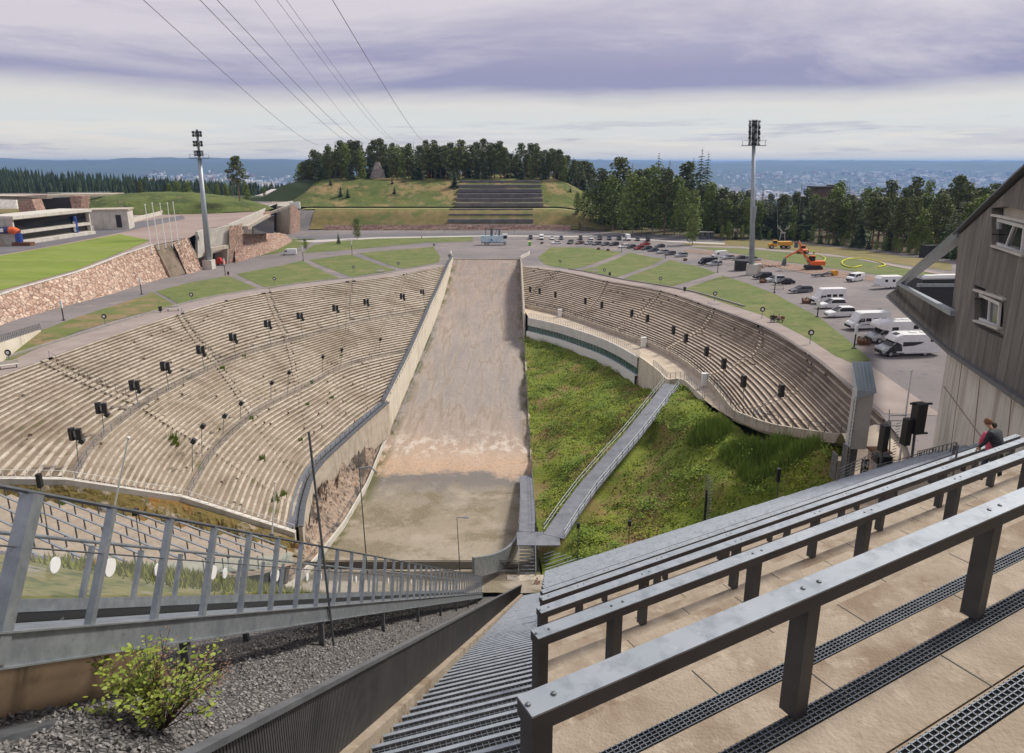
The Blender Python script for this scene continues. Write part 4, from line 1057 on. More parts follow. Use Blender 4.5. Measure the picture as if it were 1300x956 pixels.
for s_ in (0,):
    mb = MB(); mb.bar(V((-1.86+.057*(-6), -.2, aisle_z(-.2)-.1))-ao, V((-1.86+.057*54, 60, aisle_z(60)-.1))-ao, .22, .3); mb.build('stringer', M['planks'], ai)
# dark fence between aisle and gravel
fe = thing('aisle_fence', 'long dark grey panelled fence running down beside the near aisle stairs', 'fence', (-1.9, 5, -5)); fo = fe.location.copy()
def fp(y, h): return V((-1.88+.055*(y-6), y, aisle_z(y)+h-.12))-fo
cap = MB(); cap.bar(fp(.5, 1.12), fp(58.5, 1.12), .10, .05); cap.build('top_rail', M['galv_dark'], fe)
y = .6; i = 0; pp = None
while y < 58:
    mb = MB(); y2 = y+1.45
    mb.bar(fp(y, .55), fp(y, .55)+V((0, 0, .001)), .01, .01) if False else None
    a, b = fp(y, 0), fp(y2, 0)
    mb.raw([a+V((0, 0, -.12)), b+V((0, 0, -.12)), b+V((0, 0, .22)), a+V((0, 0, .22))], [(0, 1, 2, 3)])
    nb = 34 if y < 22 else 12
    for k in range(nb):
        f = (k+.5)/nb; q = a.lerp(b, f); ww = (b-a).length/nb*(.62 if y < 22 else .8)
        mb.bar(q+V((0, 0, .2)), q+V((0, 0, 1.08)), .012, ww, up=(0, 1, 0))
    mb.build('fence_panel', M['fence_dark'], fe, fixn=False)
    mb = MB(); mb.box(tuple(a+V((-.03, 0, .48))), (.06, .10, 1.22)); mb.build('post', M['galv_dark'], fe)
    y = y2; i += 1

# ------------------------------------------------------------------ steel gangway on the left
gw = thing('steel_gangway', 'galvanised steel gangway with leaning posts and round white discs running down over the gravel', 'gangway', (-5.4, 7, -5.2)); go = gw.location.copy()
GD = V((.05, .88, -.607)).normalized(); GN = V((0, .607, .88)).normalized()
GN = (GN-GD*GN.dot(GD)).normalized()
def near_pt(s, h): return V((-5.4, 7.0, -3.62))+GD*s-GN*(1.45-h)-go      # h above the deck edge
def far_pt(s, h): return near_pt(s, h)+V((-1.95, 0, .36))
SE = 58
mb = MB(); mb.bar(near_pt(-1.2, -.16), near_pt(SE, -.16), .10, .34, up=GN); mb.bar(near_pt(-1.2, .015), near_pt(SE, .015), .20, .02, up=GN); mb.bar(near_pt(-1.2, -.335), near_pt(SE, -.335), .20, .02, up=GN)
mb.build('side_beam', M['galv'], gw)
mb = MB(); mb.bar(far_pt(-8, -.08), far_pt(SE, -.08), .12, .18, up=GN); mb.build('far_beam', M['galv'], gw)
mb = MB()
for k in range(9): o_ = V((-.16-.2*k, 0, 0)); mb.bar(near_pt(-1.2, -.03)+o_, near_pt(SE, -.03)+o_, .05 if k % 2 else .12, .03, up=GN)
for k in range(0, 500):
    s = -1.2+k*.09
    if s > 14: break
    mb.bar(near_pt(s, -.025)+V((-.1, 0, 0)), near_pt(s, -.025)+V((-1.75, 0, 0)), .012, .02)
k = 0
while 14+k*.35 < SE: s = 14+k*.35; mb.bar(near_pt(s, -.025)+V((-.1, 0, 0)), near_pt(s, -.025)+V((-1.75, 0, 0)), .2, .02, up=GN); k += 1
mb.build('grating_deck', M['galv'], gw, fixn=False)
mb = MB()
for h_, r_ in ((1.47, .028), (.88, .012)): mb.tube([near_pt(-9, h_), near_pt(SE, h_)], r_, 6)
mb.build('handrail', M['galv_dark'], gw)
mb = MB(); mb.tube([far_pt(-9, .90), far_pt(SE, .90)], .03, 8); mb.build('handrail', M['galv'], gw)
pp = fpp = None; s = 0; i = 0
while s < SE-.5:
    for fn, hh_, wd in ((near_pt, 1.45, (.12, .07)), (far_pt, .84, (.10, .06))):
        mb = MB(); w0 = wd[0]*.82*(1.8 if (i == 0 and fn is near_pt) else 1); ex = .3 if fn is near_pt else .12
        mb.bar(fn(s, -ex), fn(s, hh_), w0, w0*.9, up=(1, 0, 0)); 
        mb.build('post', M['galv'], gw)
    s += 1.5*(1.0 if i < 60 else 1); i += 1
# end bracket at the near post
mb = MB(); mb.bar(near_pt(-.35, -1.2), near_pt(-.35, .25), .30, .03, up=(1, 0, 0)); mb.bar(near_pt(-.2, -.35), near_pt(-1.0, -1.3), .16, .10, up=GN); mb.build('end_bracket', M['galv'], gw)
disc = None
for i in range(1, 26):
    s = 1.5*i+.25+(.0 if i % 2 else .35)
    mb = MB(); f = near_pt if i % 2 else far_pt
    c = f(s, .72 if f is near_pt else .5)+V((-.03 if f is near_pt else .05, 0, 0))
    mb.tube([c-V((.01, 0, 0)), c+V((.01, 0, 0))], .125, 16); mb.build('marker_disc', M['white_paint'], gw)
# glass panels in the far railing
for i in range(0, 26):
    s = 1.5*i; mb = MB(); mb.raw([far_pt(s+.1, .05), far_pt(s+1.4, .05), far_pt(s+1.4, .75), far_pt(s+.1, .75)], [(0, 1, 2, 3)]); mb.build('glass_panel', M['clearpane'], gw)
for s in range(4, SE, 7):
    for fn in (near_pt, far_pt): a = fn(s, -.3); mb = MB(); mb.bar(a, V((a.x, a.y, hill_z(a.x+go.x, a.y+go.y)-go.z-.2)), .12, .12); mb.build('support_leg', M['galv_dark'], gw)
# lower steel beam and timber under the gangway
mb = MB()
mb.bar(near_pt(-2, -1.15)+V((-.3, 0, 0)), near_pt(40, -1.15)+V((-.3, 0, 0)), .5, .22, up=GN)
q = mb.build('under_beam', M['galv_dark'], gw)
mb = MB(); mb.bar(far_pt(-8, -.5), far_pt(SE, -.5), .10, .75, up=GN); mb.build('shade_board', M['black_metal'], gw)  # dark board added in place of the shadow under the far beam
mb = MB(); mb.bar(near_pt(-6, -.75)+V((-.9, 0, 0)), near_pt(4.5, -.75)+V((-.9, 0, 0)), .12, .8, up=GN); mb.build('timber_board', mat('oldtimber', (.20, .14, .09), (.30, .21, .13), 1.2, .9, stretch=(3, .4, 1)), gw)
# ------------------------------------------------------------------ left seating stand (beyond the gangway)
def ls_z(x, y): return -32.0-.26*(x+32)-.48*(y-56)
ls = thing('seating_stand', 'distant pale stand of thin rails left of the gravel slope, below the rocky bank', 'stand', (-30, 48, -29)); l0 = ls.location.copy()
RD = V((-.879, .477, 0)); ND = V((.477, .879, 0))
def ls_in(q):
    if q.y > tab([(-70, 46), (-52, 50), (-39.5, 54.5), (-24.5, 57.5), (-19, 57.5)], q.x): return False
    xr = tab([(10, -32), (33, -26.5), (47.6, -20.6), (57, -19.8)], q.y)
    return q.x < xr and q.x > -66 and q.y > 14
def span(p):
    a = b = None
    for i in range(-300, 300):
        q = p+RD*(i*.25)
        if ls_in(q):
            if a is None: a = q
            b = q
        elif a is not None: break
    return a, b
k = 0; n_ = 10.0; post_q = None; nr = 0
while n_ < 40:
    a, b = span(ND*n_)
    if a is not None and (b-a).length > 1.5:
        z = ls_z(a.x, a.y)
        A = V((a.x, a.y, z))-l0; B = V((b.x, b.y, z))-l0
        MB().bar(A, B, .80, .10).build('plank_step', M['lowplanks'], ls)
        MB().bar(A-ND*.42-V((0, 0, .3)), B-ND*.42-V((0, 0, .3)), .05, .55).build('step_riser', M['tread'], ls) if False else None
        if k % 2 == 0:
            mb = MB(); mb.bar(A+V((0, 0, .98)), B+V((0, 0, .98)), .13, .08); Lg = (B-A).length; m_ = max(1, int(Lg/2.2))
            rl = mb.build('rail', M['rail_top'], ls)
            mb = MB()
            for j in range(m_+1): q = A.lerp(B, j/m_); mb.bar(q, q+V((0, 0, .95)), .08, .08)
            if nr % 1 == 0: mb.build('rail_posts', M['galv_dark'], rl)
            nr += 1
    n_ += 1.0; k += 1
mb = MB()
rows = [[V((x, y, ls_z(x, y)-.9))-l0 for x in [-66+i*2 for i in range(24)]] for y in [12+j*2 for j in range(24)]]
rows = []
for j in range(24):
    y = 12+j*46/23; xr = tab([(10, -33), (33, -26), (47.6, -20), (57, -19.4)], y); xl = -68
    rows.append([V((lerp(xl, xr, i/20), min(y, tab([(-70, 46), (-52, 50), (-39.5, 54.5), (-24.5, 57.8), (-19, 57.8)], lerp(xl, xr, i/20))), 0)) for i in range(21)])
rows = [[V((p.x, p.y, ls_z(p.x, p.y)-.55))-l0 for p in r] for r in rows]
MB().grid(rows).build('stepped_floor', M['tread'], ls)
gp = [V((-27.5, 28, 0)), V((-26, 33, 0)), V((-22.8, 41, 0)), V((-20.4, 47.6, 0)), V((-19.4, 52.5, 0))]
gp = [V((p.x+.4, p.y, ls_z(p.x, p.y)-.1)) for p in gp]
gf = thing('glass_fence', 'low green tinted glass fence beside weeds in front of the distant pale stand', 'fence', tuple(gp[0])); g0 = gp[0]
for a, b in zip(gp, gp[1:]):
    n = int((b-a).length/1.9)
    for k in range(n):
        p, q = a.lerp(b, k/n)-g0, a.lerp(b, (k+.95)/n)-g0
        MB().raw([p, q, q+V((0, 0, 1.1)), p+V((0, 0, 1.1))], [(0, 1, 2, 3)]) if False else None
        mb = MB(); mb.prism([p, q, q+V((0, 0, 1.1)), p+V((0, 0, 1.1))], (.03, 0, 0)); mb.build('glass_panel', M['pane'], gf)
        mb = MB(); mb.box((p.x, p.y, p.z+.55), (.07, .07, 1.2)); mb.build('post', M['galv'], gf)
# weeds by the glass fence and at the bottom of the gangway
rg2 = random.Random(11); mb = MB()
M['yellowweed'] = mat('yellowweed', (.16, .20, .02), (.26, .25, .04), 1.5, .9)
for i in range(6000):
    t_ = rg2.random(); x = lerp(-25.5, -19.0, t_)+rg2.uniform(.5, 3.0)+(0 if i < 2000 else rg2.uniform(0, 7)); y = lerp(32, 50, t_)+rg2.uniform(-1.5, 1.5); z = hill_z(x, y)
    h_ = rg2.uniform(.3, .95); a = rg2.random()*6.28; w_ = .07
    mb.face([(x-math.cos(a)*w_, y-math.sin(a)*w_, z), (x+math.cos(a)*w_, y+math.sin(a)*w_, z), (x+rg2.uniform(-.3, .3), y+rg2.uniform(-.3, .3), z+h_)])
mb.build('weeds', M['yellowweed'], fixn=False)['kind'] = 'stuff'
sheet('grass_verge', [(-27, 30), (-24, 20), (-10.5, 18), (-10.5, 43), (-18, 53), (-20.2, 47.6)], lambda x, y: hill_z(x, y), 1.0, mat('verge', (.11, .12, .03), (.19, .16, .07), .5, .95, bump=1, bscale=6, spots=[((.22, .20, .17), .3, .56, .66), ((.05, .07, .015), .9, .48, .62)]), .12)
EZ = [(33.4, 56.6, -22.5), (32.8, 54.3, -22.4), (32.1, 52, -22.3), (31.9, 56, -23.2), (33.9, 58.6, -22.6), (31.2, 50, -22.2), (27.8, 42.5, -21.8), (TF[-1].x, TF[-1].y, TF[-1].z+.05), (28.0, 50.5, -24.2), (25.5, 44.5, -22.6), (RS[20].x, RS[20].y, RS[20].z-.9)]
def ez(x, y):
    a = b = 0
    for X, Y, Z in EZ: w_ = 1/((x-X)**2+(y-Y)**2+.5)**1.5; a += w_*Z; b += w_
    return a/b
sheet('entry_path', [(33.9, 58.45), (31.6, 50), (28.0, 42), (24.6, 44.0), (27.2, 50.5), (TF[-1].x-.6, TF[-1].y-.4)]+[(p.x, p.y) for p in RS[:38:3][::-1] if proj(p)[0] > 1064][:-1], ez, 1.0, M['terrace_floor'], .05)
# loose stones on the gravel slope
mb = MB(); rg3 = random.Random(5)
for i in range(11000):
    y = 5.5+rg3.random()**1.6*26; xl = -7.6 if y < 14 else -7.5; x = rg3.uniform(-6.8, -1.9+.057*(y-6)); s = rg3.uniform(.018, .05)*(1+y*.018)
    z = hill_z(x, y); c = V((x, y, z+s*.25)); R3 = Matrix.Rotation(rg3.random()*6.3, 3, 'Z')@Matrix.Rotation(rg3.random()*3, 3, 'X')
    k_ = [V((1, 0, 0)), V((-.3, .8, .1)), V((-.7, -.6, 0)), V((0, .1, .8)), V((.1, -.1, -.7))]
    vs = [c+R3@(q*s*rg3.uniform(.6, 1.3)) for q in k_]; mb.raw(vs, [(0, 1, 3), (1, 2, 3), (2, 0, 3), (1, 0, 4), (2, 1, 4), (0, 2, 4)])
M['stones'] = mat('stones', (.11, .105, .10), (.30, .28, .27), 14, .9, detail=1, lo=.42, hi=.6, spots=[((.5, .47, .44), 30, .66, .72)])
mb.build('gravel_stones', M['stones'], fixn=False)['kind'] = 'stuff'

# ------------------------------------------------------------------ leaf helpers
def leafmat(name, c1, c2, sc_=.6):
    m = mat(name, c1, c2, sc_, .75, lo=.3, hi=.7)
    b = m.node_tree.nodes['Principled BSDF']; N = m.node_tree.nodes; L = m.node_tree.links
    return m
M['spruce'] = leafmat('spruce', (.042, .066, .024), (.08, .11, .036))
M['pine'] = leafmat('pine', (.08, .105, .028), (.14, .165, .048))
M['birch'] = leafmat('birch', (.115, .165, .026), (.19, .245, .045))
M['youngspruce'] = leafmat('youngspruce', (.02, .045, .025), (.045, .08, .04))
def clump(mb, c, r, n, s, R):
    for _ in range(n):
        while True:
            d = V((R.uniform(-1, 1), R.uniform(-1, 1), R.uniform(-1, 1)))
            if .15 < d.length < 1: break
        d = d.normalized()*d.length**.45
        p = c+V((d.x*r[0], d.y*r[1], d.z*r[2])); a = V((R.uniform(-1, 1), R.uniform(-1, 1), R.uniform(-.5, .5))).normalized()*s*R.uniform(.6, 1.4)
        b = a.cross(V((R.uniform(-1, 1), R.uniform(-1, 1), R.uniform(-1, 1)))).normalized()*s*R.uniform(.5, 1.1)
        mb.face([p-a-b*.3, p+a*.1-b, p+a, p+b*.8])
def make_tree(kind, seed, h=20.0):
    R = random.Random(seed); cr = MB(); tr_ = MB()
    lean = V((R.uniform(-.4, .4), R.uniform(-.4, .4), 0))
    if kind == 'spruce':
        w_ = h*R.uniform(.19, .25); tr_.tube([(0, 0, -1), (0, 0, h*.5), (0, 0, h*.97)], .26, 6, .04)
        z = h*.12
        while z < h*.985:
            f = 1-z/h; rr = w_*(f**.85)*R.uniform(.75, 1.1)+.12; nb = max(4, int(9*f+4))
            for k in range(nb):
                a = R.random()*6.283; L_ = rr*R.uniform(.65, 1.15); d = V((math.cos(a), math.sin(a), 0)); s_ = V((-d.y, d.x, 0)); base = V((0, 0, z)); dr = -L_*R.uniform(.25, .5)
                tip = base+d*L_+V((0, 0, dr))
                for q in range(3):
                    t0 = .15+.28*q; m_ = base.lerp(tip, t0+.28); wd = L_*.40*(1-q*.2)
                    cr.face([base.lerp(tip, t0), m_+s_*wd+V((0, 0, -wd*.6)), base.lerp(tip, t0+.42), m_-s_*wd+V((0, 0, -wd*.6))])
            z += h*.030*R.uniform(.8, 1.3)
    elif kind == 'pine':
        tr_.tube([V((0, 0, -1)), V((0, 0, h*.35))+lean*.5, V((0, 0, h*.7))+lean*1.3, V((0, 0, h*.93))+lean*1.6], .28, 7, .08)
        nb = R.randint(13, 18)
        for k in range(nb):
            f = k/(nb-1); z = h*lerp(.38, .97, f); a = k*2.4+R.uniform(-.4, .4); L_ = h*.14*(math.sin(math.pi*min(1, .25+f*.72)))*R.uniform(.6, 1.15)
            st = V((0, 0, z-h*.03))+lean*(1.0+f*.6); c = st+V((math.cos(a)*L_, math.sin(a)*L_, h*.035)); tr_.tube([st, c], .09, 4, .03)
            clump(cr, c, (h*.088, h*.088, h*.05), 88, h*.020, R)
            if k % 2: clump(cr, st.lerp(c, .5)+V((0, 0, h*.02)), (h*.05, h*.05, h*.03), 34, h*.016, R)
    else:
        tr_.tube([V((0, 0, -1)), V((0, 0, h*.4))+lean*.4, V((0, 0, h*.9))+lean], .2, 6, .04)
        nb = R.randint(22, 28)
        for k in range(nb):
            f = (k+.5)/nb; z = h*lerp(.14, .96, f); rr = h*.17*math.sin(math.pi*min(1, .12+f*.86))**.7; a = k*2.4+R.uniform(-.5, .5); L_ = rr*R.uniform(.35, .95)
            c = V((math.cos(a)*L_, math.sin(a)*L_, z))+lean*f; tr_.tube([V((0, 0, z-h*.05))+lean*f*.8, c], .06, 4, .02)
            clump(cr, c, (h*.085, h*.085, h*.075), 62, h*.020, R)
    return cr, tr_
KM = {'spruce': ('spruce', 'bark'), 'pine': ('pine', 'pinebark'), 'birch': ('birch', 'birchbark')}
TREES = {}
for kd in KM:
    for s in range(4):
        c_, t_ = make_tree(kd, s*17+len(kd)); TREES[kd, s] = (c_.mesh(kd+'_crown', M[KM[kd][0]]), t_.mesh(kd+'_trunk', M[KM[kd][1]]))
NAMES = {'spruce': 'spruce_tree', 'pine': 'pine_tree', 'birch': 'birch_tree'}
def tree(kd, x, y, z, h, label, group, R):
    c_, t_ = TREES[kd, R.randrange(4)]; s = h/20
    t = thing(NAMES[kd], label, 'tree', (x, y, z), R.random()*6.28, group); w_ = R.uniform(.85, 1.2); t.scale = (s*w_, s*w_, s)
    for nm, me in (('crown', c_), ('trunk', t_)): o = link(bpy.data.objects.new(nm, me)); o.parent = t
    return t
LB_ = {('knoll', 'spruce'): 'narrow dark spruce in the wood on top of the knoll', ('knoll', 'pine'): 'pine with bare trunk in the wood on top of the knoll', ('knoll', 'birch'): 'leafy green tree in the wood on top of the knoll',
       ('grove', 'spruce'): 'dark spruce rising out of the grove behind the row of parked cars', ('grove', 'pine'): 'tall pine in the grove behind the row of parked cars', ('grove', 'birch'): 'broad bright green tree in the grove behind the row of parked cars',
       ('edge', 'spruce'): 'dark spruce in the wood behind the digging machines and car park', ('edge', 'pine'): 'pine in the wood behind the digging machines and car park', ('edge', 'birch'): 'leafy tree in the wood behind the digging machines and car park'}
GR_ = {'knoll': 'trees on top of the knoll', 'grove': 'trees in the grove behind the cars', 'edge': 'trees of the wood beyond the car park'}
def put(zone, kd, px, py_or_y, h, R, y=None):
    if y is None: p = on(px, py_or_y, zg)
    else: r = ray(px, 250); x = r.x/r.y*y; p = V((x, y, zg(x, y)))
    tree(kd, p.x, p.y, p.z-.3, h, LB_[zone, kd], GR_[zone], R)
R4 = random.Random(21)
# knoll wood: front line close behind the crest, then deeper rows
x = 388
while x < 745:
    kd = R4.choice(['pine', 'pine', 'birch', 'spruce', 'pine']); 
    if 462 < x < 496: x += 8; continue
    put('knoll', kd, x, 0, R4.uniform(17, 22)*(1 if x < 640 else .9), R4, y=R4.uniform(422, 436)); x += R4.uniform(4.5, 7.5)
x = 384
while x < 760:
    kd = R4.choice(['pine', 'spruce', 'spruce', 'pine', 'birch']); put('knoll', kd, x, 0, R4.uniform(20, 26)*(1 if x < 640 else .88), R4, y=R4.uniform(440, 462)); x += R4.uniform(5.5, 8.5)
x = 390
while x < 780:
    kd = R4.choice(['pine', 'spruce', 'pine']); put('knoll', kd, x, 0, R4.uniform(22, 28)*(1 if x < 640 else .86), R4, y=R4.uniform(475, 520)); x += R4.uniform(7, 11)
# young spruces on the knoll face
ys_ = []
c_, t_ = make_tree('spruce', 99, 6); me1, me2 = c_.mesh('crown', M['youngspruce']), t_.mesh('trunk', M['bark'])
for i, (px, py, h, lab) in enumerate([(420, 238, 6, 'young spruce low on the knoll, nearest the tunnel portals'), (433, 252, 7.5, 'dark young spruce on the knoll, left of a twin'), (442, 254, 7, 'dark young spruce on the knoll, right of its twin'), (501, 249, 6, 'young spruce alone on the green part of the knoll face'), (577, 240, 12, 'dark spruce beside the grey terraced rows on the knoll'), (498, 236, 5, 'small spruce near the stone monument'), (724, 247, 5, 'small spruce on the slope right of the grey terraced rows'), (746, 252, 8, 'round dark bush like spruce at the grove edge')]):
    p = on(px, py, zg); t = thing('young_spruce', lab, 'tree', tuple(p), i, 'young spruces on the knoll face'); t.scale = (h/6*1.25, h/6*1.25, h/6)
    for nm, me in (('crown', me1), ('trunk', me2)): o = link(bpy.data.objects.new(nm, me)); o.parent = t
# grove behind the cars
for (px, py, h, kd) in [(765, 288, 17, 'birch'), (752, 283, 13, 'birch'), (778, 293, 20, 'birch'), (790, 296, 16, 'birch'), (803, 298, 21, 'birch'), (815, 297, 19, 'birch'), (741, 279, 11, 'birch'), (828, 297, 24, 'birch'), (843, 298, 22, 'pine'), (838, 295, 18, 'birch'), (856, 298, 20, 'birch'), (863, 300, 17, 'birch'),
                        (785, 288, 25, 'pine'), (800, 288, 24, 'spruce'), (832, 288, 29, 'spruce'), (846, 288, 27, 'spruce'), (885, 290, 31, 'spruce'), (875, 292, 27, 'spruce'), (893, 292, 29, 'spruce'), (868, 289, 25, 'pine'), (810, 286, 21, 'pine'), (820, 286, 22, 'pine'), (762, 280, 19, 'pine'), (772, 283, 18, 'spruce'),
                        (904, 297, 17, 'birch'), (899, 299, 18, 'birch'), (878, 302, 16, 'birch'), (915, 299, 16, 'pine'), (733, 274, 9, 'birch'), (795, 281, 20, 'birch')]:
    put('grove', kd, px, py, h*1.38, R4)
put('grove', 'birch', 879, 311, 17, R4)
# wood beyond the car park
x = 915
while x < 1240:
    kd = R4.choice(['birch', 'pine', 'pine', 'spruce']); py = 303 if x < 1000 else lerp(303, 330, (x-1000)/220)
    r = ray(x, py); put('edge', kd, x, py-R4.uniform(0, 3), R4.uniform(15, 20), R4); x += R4.uniform(6, 10)
x = 905
while x < 1250:
    kd = R4.choice(['pine', 'birch', 'pine', 'spruce']); py = 296 if x < 1000 else lerp(296, 317, (x-1000)/220)
    put('edge', kd, x, py-R4.uniform(0, 3), R4.uniform(17, 23), R4); x += R4.uniform(7.5, 12)
x = 905
while x < 1260:
    kd = R4.choice(['pine', 'birch', 'spruce', 'pine']); py = 289 if x < 1000 else lerp(289, 306, (x-1000)/220)
    put('edge', kd, x, py-R4.uniform(0, 3), R4.uniform(19, 27), R4); x += R4.uniform(10, 16)
x = 916
while x < 1235:
    py = 304.5 if x < 1000 else lerp(304.5, 333, (x-1000)/235); p = on(x, py, zg); tree(R4.choice(['birch', 'birch', 'spruce']), p.x, p.y, p.z-.2, R4.uniform(4, 8.5), 'low young growth along the front of the wood beyond the car park', 'young growth along the wood edge', R4); x += R4.uniform(7, 13)
for (px, py, h) in ((1205, 316, 27), (1152, 310, 27), (1140, 312, 23), (1215, 310, 25)): put('edge', 'pine', px, py, h, R4)
# trees round the mound
for i, (px, h, kd, lab) in enumerate([(303, 15, 'pine', 'lone pine with bare trunk beside the grass mound'), (215, 8, 'birch', 'bright leafy tree behind the grass mound, left end of the line'), (226, 9, 'birch', 'rounded leafy tree behind the grass mound near the floodlight mast'), (238, 9, 'birch', 'leafy tree just left of the floodlight mast behind the mound'), (262, 8, 'birch', 'leafy tree just right of the floodlight mast behind the mound'), (275, 8, 'birch', 'leafy tree behind the mound, midway between mast and lone pine'), (288, 8, 'birch', 'leafy tree next to the lone pine behind the mound'), (313, 8, 'birch', 'low leafy tree right of the lone pine'), (178, 6, 'pine', 'small dark tree at the left end of the grass mound'), (374, 5, 'spruce', 'small dark spruce at the roadside left of the knoll wood'), (368, 5, 'spruce', 'small dark spruce further left of the knoll wood'), (335, 5, 'birch', 'low shrubby tree beside the rising road')]):
    y = 352 if i else 322
    if i == 8: y = 335
    if i >= 9: y = 420
    r = ray(px, 240); x = r.x/r.y*y; z = -20.5 if i not in (0, 8) else -16.5
    tree(kd, x, y, z, h*1.25, lab, None, R4)
# three trees on the lawns by the lower road
for px, py, h, kd, lab in ((430, 310, 5.5, 'spruce', 'small dark conifer on the lawn left of the slim birch'), (454, 304, 9.5, 'birch', 'slim greyish birch standing on the lawn by the lower road'), (388, 317, 4.3, 'birch', 'small bushy shrub beside the parked white van')):
    p = on(px, py, zg); tree(kd, p.x, p.y, p.z, h, lab, None, R4)
# far forest as one mass
def far_forest():
    R = random.Random(5); mb = MB()
    def cone(x, y, z, h, w_):
        a = R.random()*6
        for lv in range(3):
            z0 = z+h*(.05+.27*lv); z1 = z+h*(.55+.24*lv) if lv < 2 else z+h; r_ = w_*(1-.28*lv)*R.uniform(.8, 1.15)
            ring = [(x+math.cos(a+k*1.257)*r_*R.uniform(.7, 1.2), y+math.sin(a+k*1.257)*r_*R.uniform(.7, 1.2), z0+R.uniform(-.3, .3)) for k in range(5)]
            mb.raw(ring+[(x, y, z1)], [(k, (k+1) % 5, 5) for k in range(5)])
    n = 0
    while n < 15000:
        y = 470+1700*R.random()**1.5; x = R.uniform(-1.05, .95)*y
        if y < 560 and -135 < x < 95: continue
        if y < 530 and x > 95 and y < 520: continue
        if x < -118 and y < 640: continue
        z = zfar(x, y)-.5; h = R.uniform(9, 20)
        if y < 700 and x > 60: h = R.uniform(8, 15)
        cone(x, y, z, h, h*.2); n += 1
    o = mb.build('far_forest', mat('farforest', (.018, .036, .016), (.040, .065, .024), .02, 1, spots=[((.07, .10, .03), .05, .58, .66)]), fixn=False); o['kind'] = 'stuff'
far_forest()
# city houses as one mass
def city():
    R = random.Random(9); mb = MB(); n = 0
    while n < 8000:
        y = R.uniform(3600, 11500); x = y*R.uniform(-.02, .80)
        if R.random() < .16: x = y*R.uniform(-.52, -.28)
        dens = mnoise.noise(V((x*.0006, y*.0004, 3)))
        if dens < R.uniform(-.35, .4)+.35*ss(8500, 11500, y): continue
        z = zfar(x, y); s = R.choice([12, 14, 18, 26, 40])*(1+y/14000); h = R.choice([6, 8, 10, 14, 22])*(1+y/14000)
        if y < 7500 and R.random() < .06: s *= 2; h *= 1.5
        mb.mat(R.choice([0, 0, 0, 1, 2, 2, 3])); a = R.random()*3
        R3 = Matrix.Rotation(a, 3, 'Z'); hx, hy = s*.7, s*.4
        c = [V((x, y, z))+R3@V(q) for q in ((-hx, -hy, -5), (hx, -hy, -5), (hx, hy, -5), (-hx, hy, -5), (-hx, -hy, h), (hx, -hy, h), (hx, hy, h), (-hx, hy, h))]
        mb.raw(c, [(4, 5, 6, 7), (0, 1, 5, 4), (1, 2, 6, 5), (3, 0, 4, 7)]); n += 1
    o = mb.build('distant_city', [plain('house_white', (.85, .83, .80), .9), plain('house_red', (.40, .22, .17), .9), plain('house_cream', (.70, .62, .5), .9), plain('house_grey', (.40, .42, .46), .9)], fixn=False); o['kind'] = 'stuff'
city()
fj = MB(); fj.face([(3300, 6400, -349.0), (9500, 6400, -349.0), (9500, 9200, -347), (5200, 8800, -347), (4300, 7400, -348)])
q = fj.build('fjord_water', plain('water', (.18, .24, .30), .15)); q['kind'] = 'structure'; q.location.z = 6

# ------------------------------------------------------------------ retaining wall of the upper field, portals
wb = wbC
def ztop(p): return ZU-.05+.5*ss(180, 120, 0) if False else ZU+.02
t = thing('rubble_wall', 'long battered wall of pink rubble stone below the ski field', 'wall', tuple(wb[0])); w0 = wb[0]; rows = []
for i, p in enumerate(wb):
    tp = V((p.x-3.4, p.y, ZU+.15)); r = []
    for j in range(9):
        f = j/8; q = p.lerp(tp, f); dd = fbm(q.x*1.1+9, q.y*1.1, 4+q.z*1.3)*.28; r.append(q+V((dd, 0, 0))-w0)
    rows.append(r)
MB().grid(rows).build('stone_face', M['rubble'], t)
mb = MB(); mb.grid([[r[-1]+V((.1, 0, .05)) for r in rows], [r[-1]+V((-.9, 0, .05)) for r in rows]]); mb.build('capping', M['pale_concrete'], t)
# second part: from the concrete stairs to the tunnels
def rubble(name, label, bot, top, m='rubble', amp=.35, nj=9):
    n = 40; B = smooth_curve(bot, n); T = smooth_curve(top, n); t = thing(name, label, 'wall', tuple(B[0])); rows = []
    for p, q in zip(B, T):
        r = []
        for j in range(nj): f = j/(nj-1); a = p.lerp(q, f); r.append(a+V((1, -.4, .6))*(fbm(a.x*.9, a.y*.9, a.z*1.1)*amp)-B[0])
        rows.append(r)
    MB().grid(rows).build('stone_face', M[m], t); return t
g = lambda x, y, dz=-.3: (lambda p: V((p.x, p.y, zg(p.x, p.y)+dz)))(on(x, y, zg))
EX = lambda p, dx, z: V((p.x+dx, p.y, z))
b1 = [g(238, 348), g(248, 345.5), g(257, 342.5)]
rubble('rubble_wall', 'short pink rubble wall between the concrete stairs and the floodlight mast', b1, [EX(p, -3, ZU+.1) for p in b1])
b2 = [g(299, 333.5), g(325, 326), (g(350, 318)), g(372, 307)]
t2 = [at_y(297, 297, b2[0].y+4), at_y(316, 297, b2[1].y+6), at_y(338, 294, b2[2].y+6), at_y(362, 297, b2[3].y+4)]
rubble('rubble_bank', 'steep heap of pink rubble below the two upper portals', b2, t2, 'rubble_small', .5)
# ledge behind the heap
lz = t2[0].z
# stairs in the wall
a = g(215, 352); b = g(236, 347.5)
st = thing('concrete_stairs', 'straight concrete stairs cut through the pink rubble wall', 'stairs', tuple(a)); mb = MB()
N_ = 22
for k in range(N_):
    f = k/N_; z = lerp(a.z+.3, ZU, f); l = V((lerp(a.x, a.x-3.6, f), lerp(a.y, a.y+.8, f), z)); r = V((lerp(b.x, b.x-3.6, f), lerp(b.y, b.y+.8, f), z)); mb.bar(l-a, r-a, .75, .5)
mb.build('steps', M['tread'], st)
